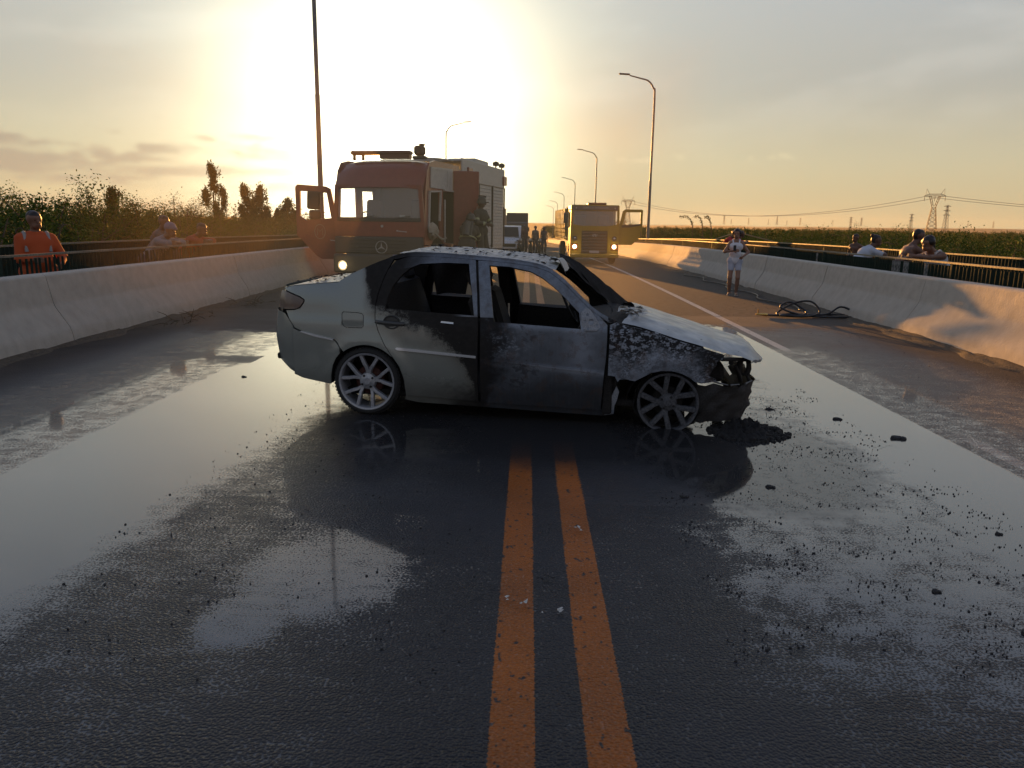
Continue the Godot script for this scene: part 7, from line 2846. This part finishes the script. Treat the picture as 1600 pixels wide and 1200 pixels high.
	add_figure("firefighter", "firefighter with air cylinder stooping beside the fire engine's open crew door", Vector3(-1.55, road_y(-20.0) + 0.10, -20.2), deg_to_rad(170), {"bulk": 1.2, "lean": 0.5, "hip_z": -0.15, "hip_y": 0.86, "skin": brown, "shirt": kit, "bottom": kit, "sleeve": 1.95, "helmet": true, "bands": true, "tank_pack": true, "hl": Vector3(0.15, 1.0, 0.5), "hr": Vector3(-0.15, 1.0, 0.5), "chin_up": 0.0, "look": Vector3(0, -0.3, 1), "fl": Vector3(0.16, 0.08, 0.05), "fr": Vector3(-0.14, 0.08, -0.1), "cell": 0.016})
	# far figures on the road
	var far := [["person walking alone in the far right lane beyond the motorbikes", Vector3(1.35, road_y(-118), -118), Color(0.08, 0.06, 0.05)], ["person standing behind the left motorbike", Vector3(-0.25, road_y(-50), -50.3), Color(0.10, 0.05, 0.04)], ["person standing between the motorbikes", Vector3(0.45, road_y(-51), -51.5), Color(0.16, 0.13, 0.10)], ["person standing right of the motorbikes", Vector3(1.05, road_y(-53), -53.5), Color(0.05, 0.05, 0.06)]]
	for e in far:
		add_figure("person", e[0], e[1], 0.3, {"cell": 0.028, "skin": brown, "shirt": e[2], "bottom": Color(0.04, 0.04, 0.05)})
	in_threads(figure_job, figures.size())
	var hair_m := mat("hair", hair, 0.5)
	var eye_m := mat("eye", Color(0.02, 0.015, 0.012), 0.2)
	for i in figures.size():
		var s: Dictionary = figures[i]
		var p: Dictionary = s.p
		var t := thing(s.called, s.label, "firefighter" if s.called == "firefighter" else "person", s.at, s.turn, s.group)
		var sc: float = p.get("scale", 1.0)
		t.scale = Vector3(sc, sc, sc)
		var out: Dictionary = rows_out[i]
		for k in out:
			var m: Material = hair_m
			match k:
				"body": m = tinted("skin", p.skin, 0.55)
				"eyes": m = eye_m
				"shirt": m = tinted("cloth", p.get("shirt", Color.BLACK), 0.9)
				"trousers", "shorts": m = tinted("cloth", p.get("bottom", Color.BLACK), 0.9)
				"shoes": m = M.black
				"cap": m = tinted("cloth", Color(0.14, 0.15, 0.20), 0.9)
				"helmet": m = tinted("helmet", Color(0.05, 0.045, 0.03), 0.35)
				"reflective_bands": m = tinted("band", Color(0.45, 0.46, 0.22), 0.5)
				"shoulder_strap", "shoulder_strap_001": m = tinted("strap", Color(0.26, 0.25, 0.24), 0.6)
				"phone": m = M.black
				"air_pack": m = tinted("pack", Color(0.08, 0.075, 0.06), 0.5)
			part(k, (out[k] as MB).done(), m, t)
		if p.get("sandals", false):
			for sd in [0.08, -0.10]:
				var b := MB.new()
				b.box(Vector3(sd + (0.01 if sd > 0 else -0.01), 0.012, 0.085 if sd > 0 else 0.045), Vector3(0.09, 0.02, 0.25), Basis(), 0.008)
				part("sandal", b.done(), tinted("band", Color(0.35, 0.33, 0.3), 0.6), t)


func tinted(kind: String, c: Color, rough: float) -> StandardMaterial3D:
	return mat("%s_%s" % [kind, c.to_html()], c, rough)


# ---------------------------------------------------------------- small things on the road
func lump(b: MB, p: Vector3, s: float, r: RandomNumberGenerator, flat := 0.6) -> void:
	var top := p + Vector3(r.randf_range(-0.3, 0.3) * s, s * flat * r.randf_range(0.7, 1.2), r.randf_range(-0.3, 0.3) * s)
	var n := 6
	var base := []
	var mid := []
	for k in n:
		var a := TAU * k / n + r.randf_range(-0.3, 0.3)
		var rr := s * r.randf_range(0.7, 1.2)
		base.append(p + Vector3(cos(a) * rr, -0.004, sin(a) * rr))
		mid.append(p + Vector3(cos(a) * rr * 0.8, s * flat * r.randf_range(0.35, 0.8), sin(a) * rr * 0.8))
	for k in n:
		var j := (k + 1) % n
		var o: Vector3 = (base[k] + base[j]) * 0.5 - p
		b.quad(base[k], base[j], mid[j], mid[k], o + Vector3(0, 0.1, 0))
		b.flat_tri(mid[k], mid[j], top, o + Vector3(0, s, 0))


func build_debris() -> void:
	var r := RandomNumberGenerator.new()
	r.seed = 99
	# heap of charred scraps under the nose of the car
	var b := MB.new()
	var nz := noise(3.0, 4, 44)
	var pt := []
	for i in 30:
		var row := []
		for k in 30:
			var u := i / 29.0 * 2.0 - 1.0
			var v := k / 29.0 * 2.0 - 1.0
			var h := maxf(0.0, 1.0 - u * u - v * v)
			h = pow(h, 0.8) * (0.10 + 0.13 * absf(nz.get_noise_2d(u * 2.2, v * 2.2)) + 0.10 * nz.get_noise_2d(u * 9.0, v * 9.0))
			row.append(Vector3(1.64 + u * 0.20 + 0.03 * nz.get_noise_2d(v * 9.0, u * 9.0), h * 0.6 - 0.006, -5.58 + v * 0.26))
		pt.append(row)
	b.grid(pt, Vector3.UP)
	for k in 420:
		var a := r.randf() * TAU
		var d := sqrt(r.randf()) * 0.30
		var x := 1.66 + cos(a) * d * 1.0
		var z := -5.57 + sin(a) * d * 0.85
		lump(b, Vector3(x, maxf(0.0, 0.075 * (1.0 - d / 0.24) - 0.01), z), 0.006 + 0.032 * pow(r.randf(), 2.0), r, r.randf_range(0.4, 1.1))
	var heap := thing("debris_heap", "black heap of charred scraps under the nose of the burnt car", "debris", Vector3())
	part("scraps", b.done(), M.charred, heap, "stuff")
	# grit and soot crumbs strewn over the wet lane: nobody could count them
	b = MB.new()
	for k in 9600:
		var x := 0.0
		var z := 0.0
		if k < 7200:
			x = r.randf_range(0.75, 2.62)
			z = -r.randf_range(2.4, 7.2)
			if nz.get_noise_2d(x * 0.45 + z * 0.12, z * 0.9) < r.randf_range(-0.08, 0.30): continue
		elif k < 8900:
			x = r.randf_range(-2.0, -0.2)
			z = -r.randf_range(2.2, 8.5)
			if nz.get_noise_2d(x * 0.8 + 9.0, z * 0.5) < r.randf_range(-0.3, 0.2): continue
		else:
			x = r.randf_range(3.3, 5.4)
			z = -r.randf_range(6.0, 18.0)
		var s := 0.0016 + 0.0052 * pow(r.randf(), 3.5)
		lump(b, Vector3(x, 0.003, z), s, r)
	tag(part("soot_grit", b.done(), M.melted), "black grit and soot crumbs strewn over the wet lanes round the car", "grit", "", "stuff")
	# single larger chunks
	var spots := [[2.72, -5.50, 0.045, "largest black charred chunk on the wet road right of the debris heap"], [2.50, -6.05, 0.03, "charred chunk on the wet road beyond the largest one"], [2.05, -6.35, 0.028, "charred chunk on the wet road level with the car's bonnet tip"], [2.40, -3.70, 0.016, "small round dark stone on the wet road near the right image edge"], [0.90, -4.15, 0.022, "small charred chunk beside the car's dark reflection"], [1.45, -4.35, 0.024, "charred chunk on the wet road in front of the debris heap"], [1.75, -3.05, 0.018, "dark pebble in the damp lower right of the road"], [1.92, -2.72, 0.018, "left of two dark pebbles at the right edge of the picture"], [1.99, -2.73, 0.016, "right of two dark pebbles at the right edge of the picture"], [-2.75, -7.3, 0.02, "lone dark pebble in the pond near the rear bumper"]]
	for q in spots:
		b = MB.new()
		lump(b, Vector3(), q[2], r, 0.55)
		lump(b, Vector3(q[2] * 0.9, 0, q[2] * 0.3), q[2] * 0.7, r, 0.5)
		var o := part("charred_chunk", b.done(), M.melted)
		o.position = Vector3(q[0], 0.003, q[1])
		tag(o, q[3], "debris", "charred chunks on the wet road")
	for q in [[0.115, -3.05, "black scrap lying between the yellow lines"], [-0.03, -2.86, "pale flake of torn paint on the left yellow line"], [0.25, -3.62, "pale flake of torn paint on the right yellow line"], [0.12, -2.78, "pale scrap just right of the left yellow line"]]:
		b = MB.new()
		for k in 5: flake(b, Vector3(r.randf_range(-0.05, 0.05), 0.012, r.randf_range(-0.03, 0.03)), r.randf_range(0.006, 0.015), r)
		var dark: bool = q[2].begins_with("black")
		var o := part("scrap", b.done(), M.charred if dark else M.pale_flap)
		o.position = Vector3(q[0], 0.004, q[1])
		tag(o, q[2], "scrap", "scraps on the centre lines")
	# fire hose lying in loose loops with a brass coupling
	var t := thing("fire_hose", "black fire hose in loose loops with brass nozzle on the right shoulder", "hose", Vector3(4.62, 0.0, -13.35))
	var base := [Vector3(-0.52, 0.03, 0.10), Vector3(-0.2, 0.03, 0.12), Vector3(0.15, 0.03, 0.02), Vector3(0.55, 0.03, -0.12), Vector3(0.98, 0.04, -0.05), Vector3(0.85, 0.03, 0.22), Vector3(0.4, 0.03, 0.25), Vector3(0.0, 0.06, 0.15), Vector3(-0.25, 0.16, 0.0), Vector3(-0.05, 0.24, -0.12), Vector3(0.18, 0.10, 0.0), Vector3(0.05, 0.05, 0.22), Vector3(-0.2, 0.05, 0.28), Vector3(-0.32, 0.06, 0.05), Vector3(0.0, 0.22, -0.1), Vector3(0.28, 0.26, -0.05), Vector3(0.38, 0.10, 0.12), Vector3(0.1, 0.04, 0.3), Vector3(-0.3, 0.04, 0.22), Vector3(-0.1, 0.05, 0.06), Vector3(0.5, 0.05, 0.05), Vector3(0.8, 0.18, -0.02), Vector3(1.08, 0.05, 0.15), Vector3(1.25, 0.03, 0.05)]
	b = MB.new()
	b.tube(smooth_path(base, 7), 0.017, 0.017, 8)
	part("hose", b.done(), mat("hose_black", Color(0.018, 0.017, 0.018), 0.5), t)
	b = MB.new()
	b.tube([Vector3(-0.50, 0.035, 0.10), Vector3(-0.58, 0.04, 0.11)], 0.026, 0.026, 10)
	b.tube([Vector3(-0.58, 0.04, 0.11), Vector3(-0.70, 0.045, 0.12)], 0.022, 0.015, 10)
	b.tube([Vector3(-0.66, 0.04, 0.11), Vector3(-0.66, 0.13, 0.11)], 0.010, 0.010, 6)
	part("nozzle", b.done(), M.brass, t)
	t = thing("rope", "thin dark rope straggling along the foot of the right barrier", "rope", Vector3())
	b = MB.new()
	var pts := []
	for k in 16:
		var z := -14.2 - k * 0.75
		pts.append(Vector3(5.0 + 0.14 * sin(k * 1.7) + 0.008 * k, road_y(z) + 0.03, z))
	b.tube(smooth_path(pts, 4), 0.014, 0.014, 5)
	part("strand", b.done(), M.hose_black, t)
	# withered twigs along the left gutter
	for q in [[-4.95, -11.2, "dry twig heap at the foot of the left barrier, nearest the camera"], [-4.8, -13.6, "dry twig heap at the foot of the left barrier behind the boot"], [-4.75, -16.4, "small dry twig heap at the left barrier, farthest of three"]]:
		b = MB.new()
		for k in 26:
			var p := Vector3(r.randfn() * 0.14, 0.02 + r.randf() * 0.05, r.randfn() * 0.35)
			var d := Vector3(r.randf_range(-1, 1), r.randf_range(-0.1, 0.4), r.randf_range(-1, 1)).normalized() * r.randf_range(0.08, 0.24)
			b.tube([p, p + d * 0.5 + Vector3(0, 0.02, 0), p + d], 0.007, 0.003, 4, false)
		var o := part("twig_heap", b.done(), M.bark)
		o.position = Vector3(q[0], road_y(q[1]) + 0.01, q[1])
		tag(o, q[2], "twigs", "dry twigs in the left gutter")
	# red-topped stick and pale poles beyond the right railing
	t = thing("marker_stick", "thin stick with a red top and pale slanting poles beyond the right railing", "stick", Vector3(8.75, road_y(-34.0), -33.0))
	b = MB.new()
	b.tube([Vector3(0, -0.8, 0), Vector3(0, 1.38, 0)], 0.025, 0.025, 6)
	part("stick", b.done(), M.bark, t)
	b = MB.new()
	b.tube([Vector3(0, 1.36, 0), Vector3(0, 1.48, 0)], 0.05, 0.04, 8)
	part("red_top", b.done(), mat("signal_red", Color(0.42, 0.05, 0.03), 0.5), t)
	for e in [[Vector3(-0.95, 1.10, 0.1)], [Vector3(2.2, 0.85, 0.4)], [Vector3(3.4, 0.55, 0.3)]]:
		b = MB.new()
		b.tube([Vector3(0, 1.40, 0), e[0]], 0.026, 0.020, 6)
		part("pale_pole", b.done(), mat("pale_wood", Color(0.38, 0.27, 0.15), 0.8), t)
